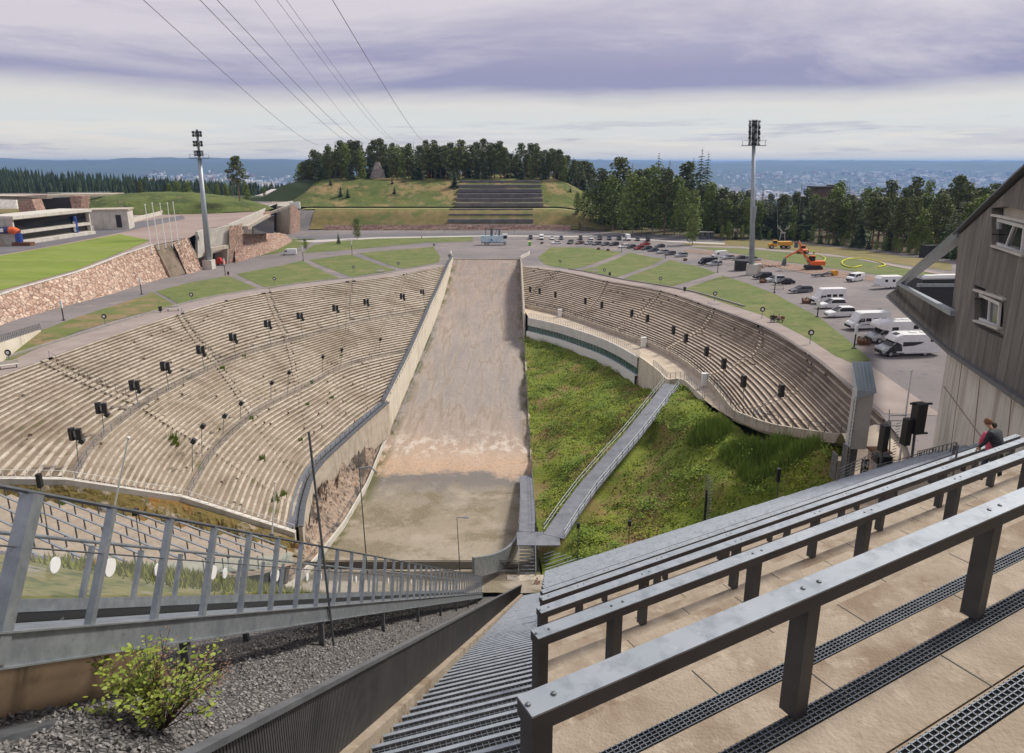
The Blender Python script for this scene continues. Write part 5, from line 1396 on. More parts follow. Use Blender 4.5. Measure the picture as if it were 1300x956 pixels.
# portal faces along the plaza edge
def portal(name, label, pxl, pxr, yl, yr, ytop_l, ytop_r, yb_l, yb_r, depth, fill, cat='portal'):
    """opening frame in the wall between two image columns at distances yl, yr"""
    A = at_y(pxl, yb_l, yl); B = at_y(pxr, yb_r, yr); TA = at_y(pxl, ytop_l, yl); TB = at_y(pxr, ytop_r, yr)
    t = thing(name, label, cat, tuple(A)); o_ = A
    d = (B-A); d.z = 0; n = V((-d.y, d.x, 0)).normalized()
    if n.y < 0: n = -n
    fr = MB(); th = 1.1
    up = V((0, 0, 1))
    hA, hB = (TA-A).length, (TB-B).length
    fr.prism([TA-o_, TB-o_, TB-o_-up*th, TA-o_-up*th], n*1.5+V((0, 0, 0)))
    fr.build('lintel', M['concrete'], t)
    for P_, Q_, s_ in ((A, TA, 1), (B, TB, -1)):
        e = d.normalized()*s_*.6; mb = MB(); mb.prism([P_-o_, P_-o_+e, Q_-o_+e-up*th, Q_-o_-up*th], n*depth); mb.build('side_wall', M['concrete'], t)
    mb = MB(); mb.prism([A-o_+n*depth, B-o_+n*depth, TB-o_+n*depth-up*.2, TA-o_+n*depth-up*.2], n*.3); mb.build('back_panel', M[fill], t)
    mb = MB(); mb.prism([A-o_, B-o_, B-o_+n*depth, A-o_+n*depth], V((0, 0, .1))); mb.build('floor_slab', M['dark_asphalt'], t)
    return t, A, B, TA, TB, n
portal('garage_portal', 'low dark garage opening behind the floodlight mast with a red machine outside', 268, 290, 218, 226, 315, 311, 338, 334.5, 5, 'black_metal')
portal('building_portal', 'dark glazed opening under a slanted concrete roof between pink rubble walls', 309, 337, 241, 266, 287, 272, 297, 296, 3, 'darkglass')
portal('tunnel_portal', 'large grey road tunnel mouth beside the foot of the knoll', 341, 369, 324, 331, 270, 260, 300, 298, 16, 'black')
# rubble faces between portals up to the plaza
def face_(label, L_):
    """L_: list of (px, ytop, ybot, dist)"""
    rubble('rubble_wall', label, [at_y(x, yb, d) for x, yt, yb, d in L_], [at_y(x, yt, d+1.0) for x, yt, yb, d in L_], 'rubble_small', .25, 7)
wallstrip('planter_wall', 'pale concrete planter wall above the garage opening', [at_y(251, 294, 214), at_y(262, 291, 220), at_y(278, 289, 225), at_y(293, 285.5, 230)], [at_y(251, 328, 214), at_y(262, 324, 220), at_y(278, 320, 225), at_y(293, 316, 230)], .8, M['pale_concrete'])
face_('pink rubble wall right of the garage opening, below the dark glazed opening', [(291, 287, 336, 227), (299, 286, 334, 231), (308, 283, 331, 236)])
face_('pink rubble wall under the dark glazed opening', [(307, 296.5, 308, 239), (322, 297, 307, 251), (338, 296, 306, 263)])
face_('narrow pink rubble pillar between glazed opening and tunnel', [(334, 270, 299, 266), (339, 268, 299, 295), (344, 268, 299, 321)])
face_('pink rubble wing wall right of the tunnel mouth', [(368, 259, 299, 331), (373, 261, 298, 336), (381, 268, 294, 350)])
# plaza edge skirt and parapet
pe = [at_z(x, y, ZU) for x, y in [(291, 288), (309, 280), (337, 267), (346, 262), (372, 257)]]
wallstrip('parapet_wall', 'grey concrete parapet along the plaza edge above the portals', [p+V((0, 0, .9)) for p in pe], [p+V((0, 0, -2.2)) for p in pe], .5, M['pale_concrete'])
wallstrip('plaza_side_wall', 'tall grey concrete wall below the plaza edge', [p+V((-1.6, 0, -.3)) for p in pe], [V((p.x-1.6, p.y, -34)) for p in pe], .4, M['concrete'])
# concrete ramp wall at the far left, at the foot of the rubble wall
a_, b_ = g(0, 462), g(52, 421)
cwp = [a_.lerp(b_, k/6) for k in range(7)]
wallstrip('ramp_wall', 'plain cream concrete wall with a railing beside the path at the lawn end', [V((p.x, p.y, zg(p.x, p.y)+lerp(2.6, .3, k/6))) for k, p in enumerate(cwp)], [p-V((0, 0, .3)) for p in cwp], .3, M['wall_pale'])
railing('ramp_railing', 'grey barred railing on the cream wall at the lawn end', [V((p.x, p.y, zg(p.x, p.y)+lerp(2.6, .3, k/6))) for k, p in enumerate(cwp)], 1.0, .8, m='galv_dark', mids=1)
# ------------------------------------------------------------------ stadium building on the upper field
def at_u(px, py, z=ZU): return at_z(px, py, z)
A = at_u(21, 311); B = at_u(115, 297)
t = thing('stadium_building', 'low long concrete building with dark horizontal windows behind the ski track', 'building', tuple(A)); e = (B-A); L_ = e.length; e.normalize(); n = V((-e.y, e.x, 0))
H_ = 7.0; dep = 9
def bx(s0, s1, z0, z1, d0=0, d1=None):
    d1 = dep if d1 is None else d1; P_ = [e*s0+n*d0, e*s1+n*d0, e*s1+n*d1, e*s0+n*d1]; mb = MB(); mb.prism([p+V((0, 0, z0)) for p in P_], V((0, 0, z1-z0))); return mb
bx(0, L_, -.5, H_*.97, .8).build('wall', M['concrete'], t)
bx(-.8, L_+.8, H_, H_+.9, -1.0, dep+.6).build('roof', M['pale_concrete'], t)
bx(-.5, 0, 0, H_+0, -.4).build('end_wall', M['pale_concrete'], t); bx(L_, L_+.5, 0, H_, -.4).build('end_wall', M['pale_concrete'], t)
bx(.3, L_-.3, 3.9, 6.6, .6, .85).build('window', M['darkglass'], t); bx(0, L_, 2.9, 3.7, -.4, .8).build('balcony_band', M['pale_concrete'], t); bx(.3, L_-.3, 1.2, 2.6, .6, .85).build('window', M['darkglass'], t)
bx(0, L_, -.3, 1.0, -1.8, .8).build('plinth', M['pale_concrete'], t)
A2 = at_u(-30, 312); wallstrip('sloping_wall', 'grey concrete wing wall left of the low stadium building', [A2+V((0, 4, 5.0)), A+V((-1.2, 1, 6.5))], [A2+V((0, 0, 0)), A+V((-1.2, 0, 0))], 2, M['concrete'])
A3 = at_u(112, 292); t = thing('annex_building', 'small white concrete annex with a dark doorway at the end of the stadium building', 'building', tuple(A3)); mb = MB(); mb.box((5.5, 5, 3.2), (12, 9, 6.4), math.radians(18)); mb.build('wall', M['pale_concrete'], t); mb = MB(); mb.box((9.8, 1.8, 2.8), (1.6, .5, 4.2), math.radians(18)); mb.build('door', M['black'], t); mb = MB(); mb.box((5.5, 5, 6.6), (12.8, 9.8, .5), math.radians(18)); mb.build('roof', M['concrete'], t)
wallstrip('track_wall', 'long pale low wall along the far edge of the ski track', [at_u(x, y)+V((0, 0, 1.6)) for x, y in ((118, 293), (150, 287), (180, 279), (232, 266))], [at_u(x, y)+V((0, 0, -.2)) for x, y in ((118, 293), (150, 287), (180, 279), (232, 266))], .4, M['pale_concrete'])
# viaduct behind
A = at_y(12, 257, 300); zt = A.z
t = thing('road_viaduct', 'concrete road bridge over a dark underpass behind the stadium building', 'bridge', tuple(at_y(18, 268, 290))); o_ = V(t.location)
q = lambda x, y, Y: at_y(x, y, Y)-o_
mb = MB(); mb.prism([q(-60, 248, 300), q(20, 249, 298), q(60, 247, 300), q(140, 246, 330), q(140, 249, 330), q(60, 252.5, 300), q(20, 255, 298), q(-60, 262, 300)], (0, 12, 0)); mb.build('deck', M['concrete'], t)
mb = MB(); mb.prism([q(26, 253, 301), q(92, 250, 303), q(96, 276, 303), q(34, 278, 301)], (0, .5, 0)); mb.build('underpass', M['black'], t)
for (P_, nm) in (([(22, 256), (40, 253), (48, 272), (26, 276)], 0), ([(88, 249), (104, 249), (102, 266), (92, 269)], 1)):
    mb = MB(); mb.prism([q(x, y, 288) for x, y in P_], (0, 6, 0)); mb.build('stone_pier', M['rubble_small'], t)
mb = MB(); mb.tube([q(-60, 246, 299), q(60, 245, 299), (q(140, 244, 329))], .12, 5); mb.build('railing', M['galv_dark'], t)
mb = MB(); mb.prism([q(-60, 252, 296), q(20, 254, 296), q(22, 265, 292), q(-60, 266, 292)], (0, 1, 0)); mb.build('abutment', M['pale_concrete'], t)
# inflatable arch posts and crash mats
def arch(px, py, lab, s=1.0, horizontal=False):
    p = at_u(px, py); t = thing('inflatable_post', lab, 'inflatable', tuple(p)); mb = MB()
    mb.tube([(0, 0, .3), (0, 0, 4.6*s)], .62, 10); mb.sphere((0, 0, 4.6*s), .62, 10, 6); mb.build('tube', plain('blue', (.02, .06, .28), .4), t)
    mb = MB(); mb.box((0, -.63, 2.4*s), (.7, .05, 2.6*s)); mb.build('white_panel', M['white_paint'], t); mb = MB(); mb.box((.3, -.6, .35), (2.4, 1.6, .7)); mb.build('ballast', M['black'], t)
arch(87, 300, 'blue inflatable post, farther of the two by the building end'); arch(98, 299.5, 'blue and white inflatable post nearest the annex', 1.2)
p = at_u(20, 312); t = thing('inflatable_arch', 'blue and orange inflatable finish arch on the ski track at the picture edge', 'inflatable', tuple(p)); mb = MB(); mb.tube([(-9, 0, 4.2), (-.8, 0, 4.2)], .95, 12); mb.build('crossbar', plain('navy', (.02, .03, .12), .4), t)
mb = MB(); mb.tube([(-.8, 0, 4.2), (.5, 0, 4.1), (1.3, 0, 3.5)], .98, 12); mb.build('corner', M['orange'], t); mb = MB(); mb.tube([(1.3, 0, 3.4), (1.2, 0, 0.2)], .85, 12, .95); mb.build('tube', bpy.data.materials['blue'], t); mb = MB(); mb.box((-4.5, -.95, 4.3), (5, .08, 1.0)); mb.build('white_panel', M['white_paint'], t)
mb = MB(); mb.box((2.2, 0, .5), (5, 2, 1)); mb.build('crash_mat', M['planter'], t)
p = at_u(162, 283); t = thing('timing_hut', 'tiny white hut with a dark roof beside the ski track wall', 'hut', tuple(p)); mb = MB(); mb.box((0, 0, 1.1), (2, 2, 2.2)); mb.build('wall', M['white'], t); mb = MB(); mb.box((0, 0, 2.5), (2.5, 2.5, .4)); mb.build('roof', M['black'], t); mb = MB(); mb.box((0, -1.02, 1.5), (1.5, .06, .8)); mb.build('window', M['darkglass'], t)
# ------------------------------------------------------------------ flagpoles
def pole(name, label, top, base, r0=.09, r1=.045, cat='flagpole', group=None, m='white_paint'):
    t = thing(name, label, cat, tuple(base), group=group); d = V(top)-V(base)
    mb = MB(); mb.tube([(0, 0, -.2), d], r0, 8, r1); mb.build('shaft', M[m], t); mb = MB(); mb.sphere(d, r1*2.2, 8, 5); mb.build('finial', M[m], t); mb = MB(); mb.box((0, 0, .1), (r0*4, r0*4, .2)); mb.build('foot', M['galv_dark'], t); return t
LBF = ['leftmost white flagpole above the rubble wall', 'second white flagpole from the ski field above the rubble wall', 'middle white flagpole of the five above the rubble wall', 'fourth white flagpole, next to the one nearest the stairs', 'white flagpole nearest the concrete stairs']
for i, (xt, yt, xb, yb) in enumerate([(184, 260, 193, 323), (193, 258, 202, 318), (203, 258.5, 211, 316), (212.5, 258, 219, 314), (219.5, 257, 227, 312)]):
    b_ = at_z(xb, yb, ZU); pole('flagpole', LBF[i], (at_y(xt, yt, b_.y)), b_, .13, .08, group='five white flagpoles above the rubble wall')
b_ = at_z(1141, 592, -21.8); pole('flagpole', 'tall white flagpole rising behind the near seating stand', at_y(1157, 471, b_.y), b_, .085, .05)
b_ = at_z(128, 718, -15.5); pole('boundary_pole', 'thin leaning white pole with yellow floats behind the gangway', at_y(163, 556, b_.y), b_, .05, .03, 'pole')
mb = MB(); 
t = thing('float_pair', 'pair of orange and yellow floats hanging at the foot of the leaning white pole', 'float', tuple(at_y(129, 716, b_.y-.2))); mb.sphere((-.12, 0, .1), .14, 10, 7); mb.build('orange_float', M['yellow'], t); mb = MB(); mb.sphere((.1, 0, -.28), .17, 10, 7); mb.build('yellow_float', M['hose'], t)
b_ = at_z(345, 680, -33); pole('boundary_pole', 'thin cream pole in front of the pale terrace end', at_y(349, 612, b_.y), b_, .08, .04, 'pole')
# slim dark lighting poles by the gangway
for (xt, yt, xb, yb, z, lab, lamp) in ((392, 548, 424, 800, None, 'tall thin grey pole crossing the gangway rails', 0), (455, 583, 468, 740, None, 'thin pole with a curved lamp arm beside the rocks', 1), (580, 657, 584, 716, None, 'slim double lamp post standing in the lower outrun', 2)):
    if lamp == 2: b_ = at_y(xb, yb, 60)
    else: b_ = at_y(xb, yb, 15.5 if lamp == 0 else 42)
    tp = at_y(xt, yt, b_.y+.01); t = thing('lamp_pole', lab, 'lamp post', tuple(b_)); d = tp-b_
    mb = MB(); mb.tube([(0, 0, -1.5), d], .05 if lamp else .032, 7, .03); mb.build('shaft', M['galv_dark'], t)
    if lamp == 1:
        mb = MB(); mb.tube([d*.93, d*.93+V((.8, 0, .1)), d*.93+V((1.15, 0, -.35))], .05, 6); mb.build('lamp_arm', M['galv'], t)
    if lamp == 2:
        mb = MB(); mb.tube([d, d+V((.9, 0, 0))], .04, 6); mb.box(tuple(d+V((.9, 0, 0))), (.5, .2, .08)); mb.build('lamp_head', M['galv'], t)
# ------------------------------------------------------------------ floodlight masts
def mast(lab, top, base, rows_, platform, r0, r1):
    t = thing('floodlight_mast', lab, 'floodlight mast', tuple(base), group='floodlight masts'); d = V(top)-V(base); Hh = d.z
    pd = d*(platform)
    mb = MB(); mb.tube([(0, 0, 0), pd], r0, 12, r1); mb.build('shaft', M['mast'], t, smooth=True)
    mb = MB(); mb.box((0, 0, 1.4), (r0*3.0, r0*3.0, 2.8)); mb.build('footing', M['pale_concrete'], t)
    mb = MB(); mb.box(tuple(pd), (5.6, 1.6, .15)); mb.bar(pd, d, .5, .5)
    for s in (-2.8, 2.8): mb.bar(pd+V((s, 0, 0)), pd+V((s, 0, 1.2)), .08, .08)
    mb.bar(pd+V((-2.8, -.8, 1.2)), pd+V((2.8, -.8, 1.2)), .07, .07); mb.build('platform', M['galv_dark'], t)
    for r in range(rows_):
        c = pd.lerp(d, (r+.55)/rows_); mb = MB(); mb.bar(c+V((-1.3, 0, 0)), c+V((1.3, 0, 0)), .16, .16); rw = mb.build('crossbar', M['galv_dark'], t)
        for k in range(4):
            for zz_ in (-.55, .55):
                cc = c+V((-1.12+.75*k, -.3, zz_*.85)); m2 = MB(); m2.box(tuple(cc), (.5, .5, .6), M=Matrix.Rotation(.5, 3, 'X')); m2.build('lamp', M['black_metal'] if (k+r) % 3 else M['galv'], rw)
    return t
b_ = on(266, 341.5, zg); mast('tall grey floodlight mast with three lamp rows beside the rubble wall and portals', at_y(250, 164.5, b_.y), b_, 3, .80, .95, .55)
b_ = on(954, 349, zg); m2_ = mast('tall grey floodlight mast with four lamp rows standing in the car park', at_y(957.5, 153, b_.y), b_, 4, .845, .75, .42)
mb = MB()
for f, s in ((.44, .9), (.40, .8), (.37, .6)): mb.box((-.9, -.6, (at_y(957, 153, b_.y)-b_).z*f), (1.0*s, .6, 1.7*s))
mb.build('switch_box', M['galv'], m2_)
# ------------------------------------------------------------------ speakers
def speaker(lab, head, base, s, group, small=False, single=False):
    t = thing('loudspeaker_pole', lab, 'loudspeaker', tuple(base), group=group); d = V(head)-V(base)
    mb = MB(); mb.tube([(0, 0, 0), d], .045, 6); mb.build('pole', M['galv'], t)
    if small:
        mb = MB(); mb.box(tuple(d+V((.15, 0, 0))), (.5*s, .4*s, .6*s), M=Matrix.Rotation(.6, 3, 'Y')); mb.build('speaker_box', M['black'], t); mb = MB(); mb.bar(d, d+V((-.4, 0, .3)), .05, .05); mb.build('bracket', M['galv_dark'], t)
    elif single:
        mb = MB(); mb.box(tuple(d), (.62*s, .55*s, 1.75*s), .3); mb.build('speaker_box', M['black'], t); mb = MB(); mb.bar(d+V((-.2, .1, 0)), d+V((.1, .4, -.6)), .06, .06); mb.build('bracket', M['galv_dark'], t)
    else:
        for dx, w_, h_ in ((-.42, .5, 1.45), (.36, .5, 1.3)):
            mb = MB(); mb.box(tuple(d+V((dx*s, 0, 0))), (w_*s, .5*s, h_*s), -.25 if dx < 0 else .3); mb.build('speaker_box', M['black'], t)
        mb = MB(); mb.box(tuple(d+V((0, 0, 0))), (.3*s, .3*s, .7*s)); mb.build('bracket', M['galv'], t)
        mb = MB(); mb.box(tuple(d+V((.55*s, 0, -.85*s))), (.5*s, .4*s, .6*s), M=Matrix.Rotation(.6, 3, 'Y')); mb.build('small_speaker_box', M['black'], t)
UP = [(96, 551), (129, 518), (171, 489), (210, 465), (255, 444), (296, 428), (340, 411), (381, 401), (426, 391), (465, 383), (511, 376), (536, 370)]
UC = [left_pt(i/200, 20.5) for i in range(201)]; WC = [left_pt(i/200, 36.5) for i in range(201)]
def ordl(i, n, a): return ['first', 'second', 'third', 'fourth', 'fifth', 'sixth', 'seventh', 'eighth', 'ninth', 'tenth', 'eleventh', 'twelfth', 'thirteenth', 'fourteenth'][i]
for i, (px, py) in enumerate(UP):
    c = min(UC[3:], key=lambda q: abs(proj(q)[0]-px-4)); h = at_y(px, py, c.y); speaker('%s big twin loudspeaker on the upper walkway of the pale terrace, from near end' % ordl(i, 12, 0), h, c, .85 if i < 11 else .7, 'big loudspeakers along the upper walkway')
LO = [(244, 560), (256, 541), (284, 528), (305, 512), (344, 486), (366, 473), (409, 453), (433, 444), (482, 431)]
for i, (px, py) in enumerate(LO):
    c = min(WC, key=lambda q: abs(proj(q)[0]-px)); h = at_y(px, py, c.y); speaker('%s small loudspeaker on the lower walkway of the pale terrace, from near end' % ordl(i, 9, 0), h, c, .95, 'small loudspeakers along the lower walkway', small=True)
RO = [(673, 367), (685, 369.5), (705, 374), (743, 382), (764, 387), (802, 397.5), (822, 404), (855, 419), (871, 429), (897, 446), (919, 461.5), (944, 484), (992, 496), (1047, 508)]
RC = [right_pt(i/300*.98, .8) for i in range(301)]
for i, (px, py) in enumerate(RO):
    c = min(RC, key=lambda q: abs(proj(q)[0]-px)); h = at_y(px, py, c.y)
    if h.z-c.z < 1.5: c = V((c.x, c.y, h.z-2.6))
    speaker('%s slim black loudspeaker across the brown terrace, counting from the outrun' % ordl(i, 14, 0), h, c, .85, 'slim loudspeakers across the brown terrace', single=True)
for (x, y, w_, hh_, lab, sc_) in ((1163, 536, 0, 3.2, 'large black twin loudspeaker on a steel pole behind the near seating stand', .62), (1122, 556, 0, 3, 'narrow black loudspeaker on a pole left of the tall flagpole', .55)):
    b_ = at_z(x-6 if hh_ > 3.1 else x-3, y+75, -24.5); b_ = at_y(x-8, y+72, 44); h = at_y(x, y, b_.y)
    t = thing('loudspeaker_pole', lab, 'loudspeaker', tuple(b_)); d = h-b_
    mb = MB(); mb.tube([(0, 0, -1), d], .09, 8); mb.build('pole', M['galv_dark'], t)
    if hh_ > 3.1:
        mb = MB(); mb.box(tuple(d+V((.1, 0, .3))), (.75, .6, 2.2), .2); mb.build('speaker_box', M['black'], t); mb = MB(); mb.box(tuple(d+V((-.55, 0, -.7))), (.45, .5, 1.9), .2); mb.build('speaker_box', M['black'], t); mb = MB(); mb.bar(d+V((-.6, 0, 1.35)), d+V((.9, 0, 1.35)), .12, .12); mb.bar(d+V((.3, 0, -.8)), d+V((.9, 0, -.8)), .12, .12); mb.build('bracket', M['black_metal'], t)
    else:
        mb = MB(); mb.box(tuple(d), (.42, .5, 1.9), .2); mb.build('speaker_box', M['black'], t)
for (x, y, z, lab) in ((50, 610, 34, 'black column loudspeaker on a pole above the rocky bank'), (172, 650, 38, 'small black loudspeaker on a pole in front of the rocky bank')):
    b_ = at_y(x+5, y+38, z); h = at_y(x, y, z); t = thing('loudspeaker_pole', lab, 'loudspeaker', tuple(b_)); d = h-b_; mb = MB(); mb.tube([(0, 0, -2), d], .035, 6); mb.build('pole', M['galv'], t); mb = MB(); mb.box(tuple(d), (.22, .22, .8) if x < 100 else (.3, .3, .4)); mb.build('speaker_box', M['black'], t)
for (x, y, z, hb, lab) in ((988, 603, 57, 30, 'black column speaker in front of the tall reeds'), (734, 667, 60, 20, 'small black speaker in the grass by the footbridge foot'), (799, 664, 60, 20, 'small black speaker in the grass above the near stand, right of another')):
    b_ = at_y(x, y+hb, z); h = at_y(x, y, z); t = thing('loudspeaker_pole', lab, 'loudspeaker', tuple(b_)); d = h-b_; mb = MB(); mb.tube([(0, 0, -2), d], .05, 6); mb.build('pole', M['galv_dark'], t); mb = MB(); mb.box(tuple(d), (.3, .3, 1.3 if hb > 25 else .55)); mb.build('speaker_box', M['black'], t)
# spotted spiral marker column in the grass
b_ = at_y(898, 665, 58); h = at_y(898, 603, 58); t = thing('lattice_mast', 'slim black and white lattice mast standing in the green slope', 'mast', tuple(b_)); d = h-b_; mb = MB()
for k in range(4): a = k*1.57; mb.bar(V((math.cos(a)*.18, math.sin(a)*.18, -1)), d+V((math.cos(a)*.18, math.sin(a)*.18, 0)), .04, .04)
for k in range(16): z = d.z*k/16; mb.bar((-.2, -.15, z), (.2, -.15, z+.15), .04, .05)
mb.build('lattice', M['galv'], t); mb = MB(); mb.bar((-.3, 0, 0), (-.3, 0, d.z*.7), .2, .1); mb.build('cable_box', M['black'], t)
b_ = at_y(1128, 612, 46); h = at_y(1129, 520, 46); t = thing('lattice_mast', 'slim antenna mast of striped lattice left of the tall flagpole', 'mast', tuple(b_)); d = h-b_; mb = MB()
for k in range(4): a = k*1.57; mb.bar(V((math.cos(a)*.13, math.sin(a)*.13, -1)), d*.85+V((math.cos(a)*.13, math.sin(a)*.13, 0)), .035, .035)
for k in range(22): z = d.z*.85*k/22; mb.bar((-.14, -.12, z), (.14, -.12, z+.12), .03, .04)
mb.tube([d*.8, d], .03, 5); mb.build('lattice', M['galv'], t); mb = MB()
for k in range(3): z = d.z*(.78+.07*k); mb.tube([(-.6, 0, z), (.6, 0, z)], .025, 4)
mb.build('antenna', M['galv_dark'], t)
# ------------------------------------------------------------------ lift tower column and kiosk behind the stand
tb_ = at_y(1080, 606, 49); tt = at_y(1080, 478, 49); t = thing('lift_tower', 'tall grey tower box with a sloping ribbed metal roof and a ladder', 'tower', tuple(tb_)); d = tt-tb_; Hh = d.z
mb = MB(); mb.prism([(-.62, -.5, 2.6), (.62, -.5, 2.6), (.62, -.5, Hh-1.0), (-.62, -.5, Hh-1.0)], (0, .8, 0)); mb.build('tower_body', mat('towerpaint', (.48, .47, .45), (.56, .55, .52), .6, .6), t)
mb = MB(); mb.box((-.35, 0, 1.0), (.75, .8, 3.4)); mb.build('tower_leg', M['galv_dark'], t)
mb = MB(); mb.prism([(-.72, -.62, Hh-1.6), (.72, -.62, Hh-1.1), (.72, -.62, Hh-1.0), (-.72, -.62, Hh-.9)], (0, 1.3, 1.9)); 
for k in range(5): mb.bar((-.6+.3*k, -.62, Hh-.93), (-.6+.3*k, .68, Hh+.97), .04, .06)
mb.build('roof', mat('roofmetal', (.42, .50, .58), (.50, .58, .65), 1, .3, .5), t)
mb = MB()
for x in (-.85, -.67): mb.bar((x, -.6, 1.0), (x, -.6, Hh-1.6), .04, .04)
for k in range(18): mb.bar((-.85, -.6, 1.2+.33*k), (-.67, -.6, 1.2+.33*k), .03, .03)
mb.build('ladder', M['galv'], t)
b_ = at_y(1097, 598, 47.5); t = thing('letter_sign', 'small black sign with the white letters N and G at the tower foot', 'sign', tuple(b_)); mb = MB(); mb.box((0, 0, .2), (.55, .08, 1.5)); mb.build('board', M['black'], t)
def lettering(txt, loc, size, m, parent, name='letters', rot=(math.pi/2, 0, 0)):
    cu = bpy.data.curves.new(name, 'FONT'); cu.body = txt; cu.size = size; cu.extrude = .01; cu.align_x = 'CENTER'; cu.align_y = 'CENTER'; cu.materials.append(m)
    tmp = bpy.data.objects.new('tmp', cu); COL.objects.link(tmp); bpy.context.view_layer.update(); me = bpy.data.meshes.new_from_object(tmp.evaluated_get(bpy.context.evaluated_depsgraph_get())); bpy.data.objects.remove(tmp)
    o = link(bpy.data.objects.new(name, me)); o.parent = parent; o.location = loc; o.rotation_euler = rot; return o
lettering('N', (0, -.06, .5), .62, M['white_paint'], t); lettering('G', (0, -.06, -.1), .62, M['white_paint'], t)
b_ = at_y(1112, 600, 48); t = thing('ticket_booth', 'salmon coloured booth with stacked boards beside the tower', 'booth', tuple(b_)); mb = MB(); mb.box((0, 0, .7), (1.1, 1.0, 2.2)); mb.build('wall', mat('salmon', (.62, .33, .22), (.75, .62, .52), 1.2, .7), t); mb = MB(); mb.box((-.1, -.52, .8), (.6, .05, .7)); mb.build('window', M['white_paint'], t); mb = MB(); mb.box((0, 0, 1.85), (1.4, 1.2, .12)); mb.build('roof', M['planter'], t)
b_ = at_y(1116, 606, 45); t = thing('control_cabinet', 'grey control cabinet with a black top between the booth and the flagpole', 'cabinet', tuple(b_)); mb = MB(); mb.box((0, 0, .3), (.9, .6, 2.0)); mb.build('cabinet_body', M['galv'], t); mb = MB(); mb.box((0, 0, 1.5), (1.1, .8, .5)); mb.build('cabinet_top', M['black'], t)
b_ = at_y(1064, 600, 50); t = thing('wooden_box', 'tan wooden box on the grass beside the tower foot', 'box', tuple(b_)); mb = MB(); mb.box((0, 0, .4), (.8, .8, 1.6)); mb.build('box_body', M['terrace_floor'], t); mb = MB(); mb.box((-.42, 0, .6), (.05, .9, 2.2)); mb.build('side_post', M['galv_dark'], t)
mb_l = [at_y(1085, 606, 45), at_y(1130, 583, 47), at_y(1175, 571, 47)]
for k in range(4): pass
railing('stair_railing', 'grey railing of the entry stairs beside the tower', [at_y(1062, 612, 44), at_y(1090, 600, 44.5), at_y(1112, 588, 45)], 1.0, 1.0, m='galv', mids=3)
railing('path_railing', 'railing on the path between flagpole and concrete building', [at_y(1112, 607, 44), at_y(1150, 598, 42), at_y(1182, 588, 40)], 1.0, 1.2, m='galv_dark', mids=2)

# ------------------------------------------------------------------ concrete and timber clad building on the right
WA = V((63.5, 114, 0)); WD = V((21-63.5, 26.5-114, 0)).normalized()
WN = V((WD.y, -WD.x, 0))
if WN.x < 0: WN = -WN
def wl(px, py, o=0.0):
    r = ray(px, py); nrm = V((WN.x, WN.y)); c = (WA+WN*o).dot(WN); k = c/(r.dot(WN)); return r*k
hb = thing('clad_building', 'large weathered building with dark board cladding over a pale concrete base', 'building', tuple(wl(1203, 440))); hb0 = V(hb.location)
Q = lambda L, o=0.0: [wl(x, y, o)-hb0 for x, y in L]
def cladmat():
    m = bpy.data.materials.new('cladding'); m.use_nodes = True; nt = m.node_tree; N = nt.nodes; L = nt.links; b = N['Principled BSDF']; b.inputs['Roughness'].default_value = .85
    g = N.new('ShaderNodeNewGeometry'); d = N.new('ShaderNodeVectorMath'); d.operation = 'DOT_PRODUCT'; L.new(g.outputs['Position'], d.inputs[0]); d.inputs[1].default_value = tuple(WD)
    def M_(op, a, b_=None):
        x = N.new('ShaderNodeMath'); x.operation = op
        for i, q in enumerate((a, b_)):
            if q is None: continue
            if isinstance(q, (int, float)): x.inputs[i].default_value = q
            else: L.new(q, x.inputs[i])
        return x.outputs[0]
    u = M_('MULTIPLY', d.outputs['Value'], 1/1.85); fr = M_('FRACT', u); fl = M_('FLOOR', u)
    joint = M_('LESS_THAN', fr, .035)
    wn_ = N.new('ShaderNodeTexWhiteNoise'); wn_.noise_dimensions = '1D'; L.new(fl, wn_.inputs['W'])
    mp = N.new('ShaderNodeMapping'); mp.inputs['Scale'].default_value = (.7, .7, .16); L.new(g.outputs['Position'], mp.inputs[0])
    n = N.new('ShaderNodeTexNoise'); n.inputs['Scale'].default_value = 1.3; n.inputs['Detail'].default_value = 7; n.inputs['Roughness'].default_value = .7; L.new(mp.outputs[0], n.inputs[0])
    cr = N.new('ShaderNodeValToRGB'); L.new(n.outputs['Fac'], cr.inputs[0]); e = cr.color_ramp.elements; e[0].position = .3; e[0].color = (.095, .086, .074, 1); e[1].position = .72; e[1].color = (.28, .256, .222, 1)
    x = N.new('ShaderNodeMix'); x.data_type = 'RGBA'; x.blend_type = 'MULTIPLY'; x.inputs['Factor'].default_value = .5; L.new(cr.outputs[0], x.inputs['A'])
    r = N.new('ShaderNodeMapRange'); r.inputs[3].default_value = .55; r.inputs[4].default_value = 1.2; L.new(wn_.outputs['Value'], r.inputs[0]); L.new(r.outputs[0], x.inputs['B'])
    y = N.new('ShaderNodeMix'); y.data_type = 'RGBA'; L.new(joint, y.inputs['Factor']); L.new(x.outputs['Result'], y.inputs['A']); y.inputs['B'].default_value = (.02, .018, .015, 1)
    L.new(y.outputs['Result'], b.inputs['Base Color']); return m
CLD = cladmat()
TH = WN*.5
def pan(nm, L, m, o=0.0, th=None, par=None):
    mb = MB(); mb.prism(Q(L, o), (th or TH)); return mb.build(nm, m, par or hb)
pan('cladding', [(1125, 375), (1143, 363), (1213, 403), (1213, 448)], CLD)
pan('cladding', [(1213, 448), (1213, 403), (1208, 399), (1218, 297), (1246, 270), (1258, 270), (1258, 316), (1240, 312), (1240, 366), (1228, 358), (1228, 404), (1240, 410), (1262, 420), (1262, 487)], CLD) if False else None
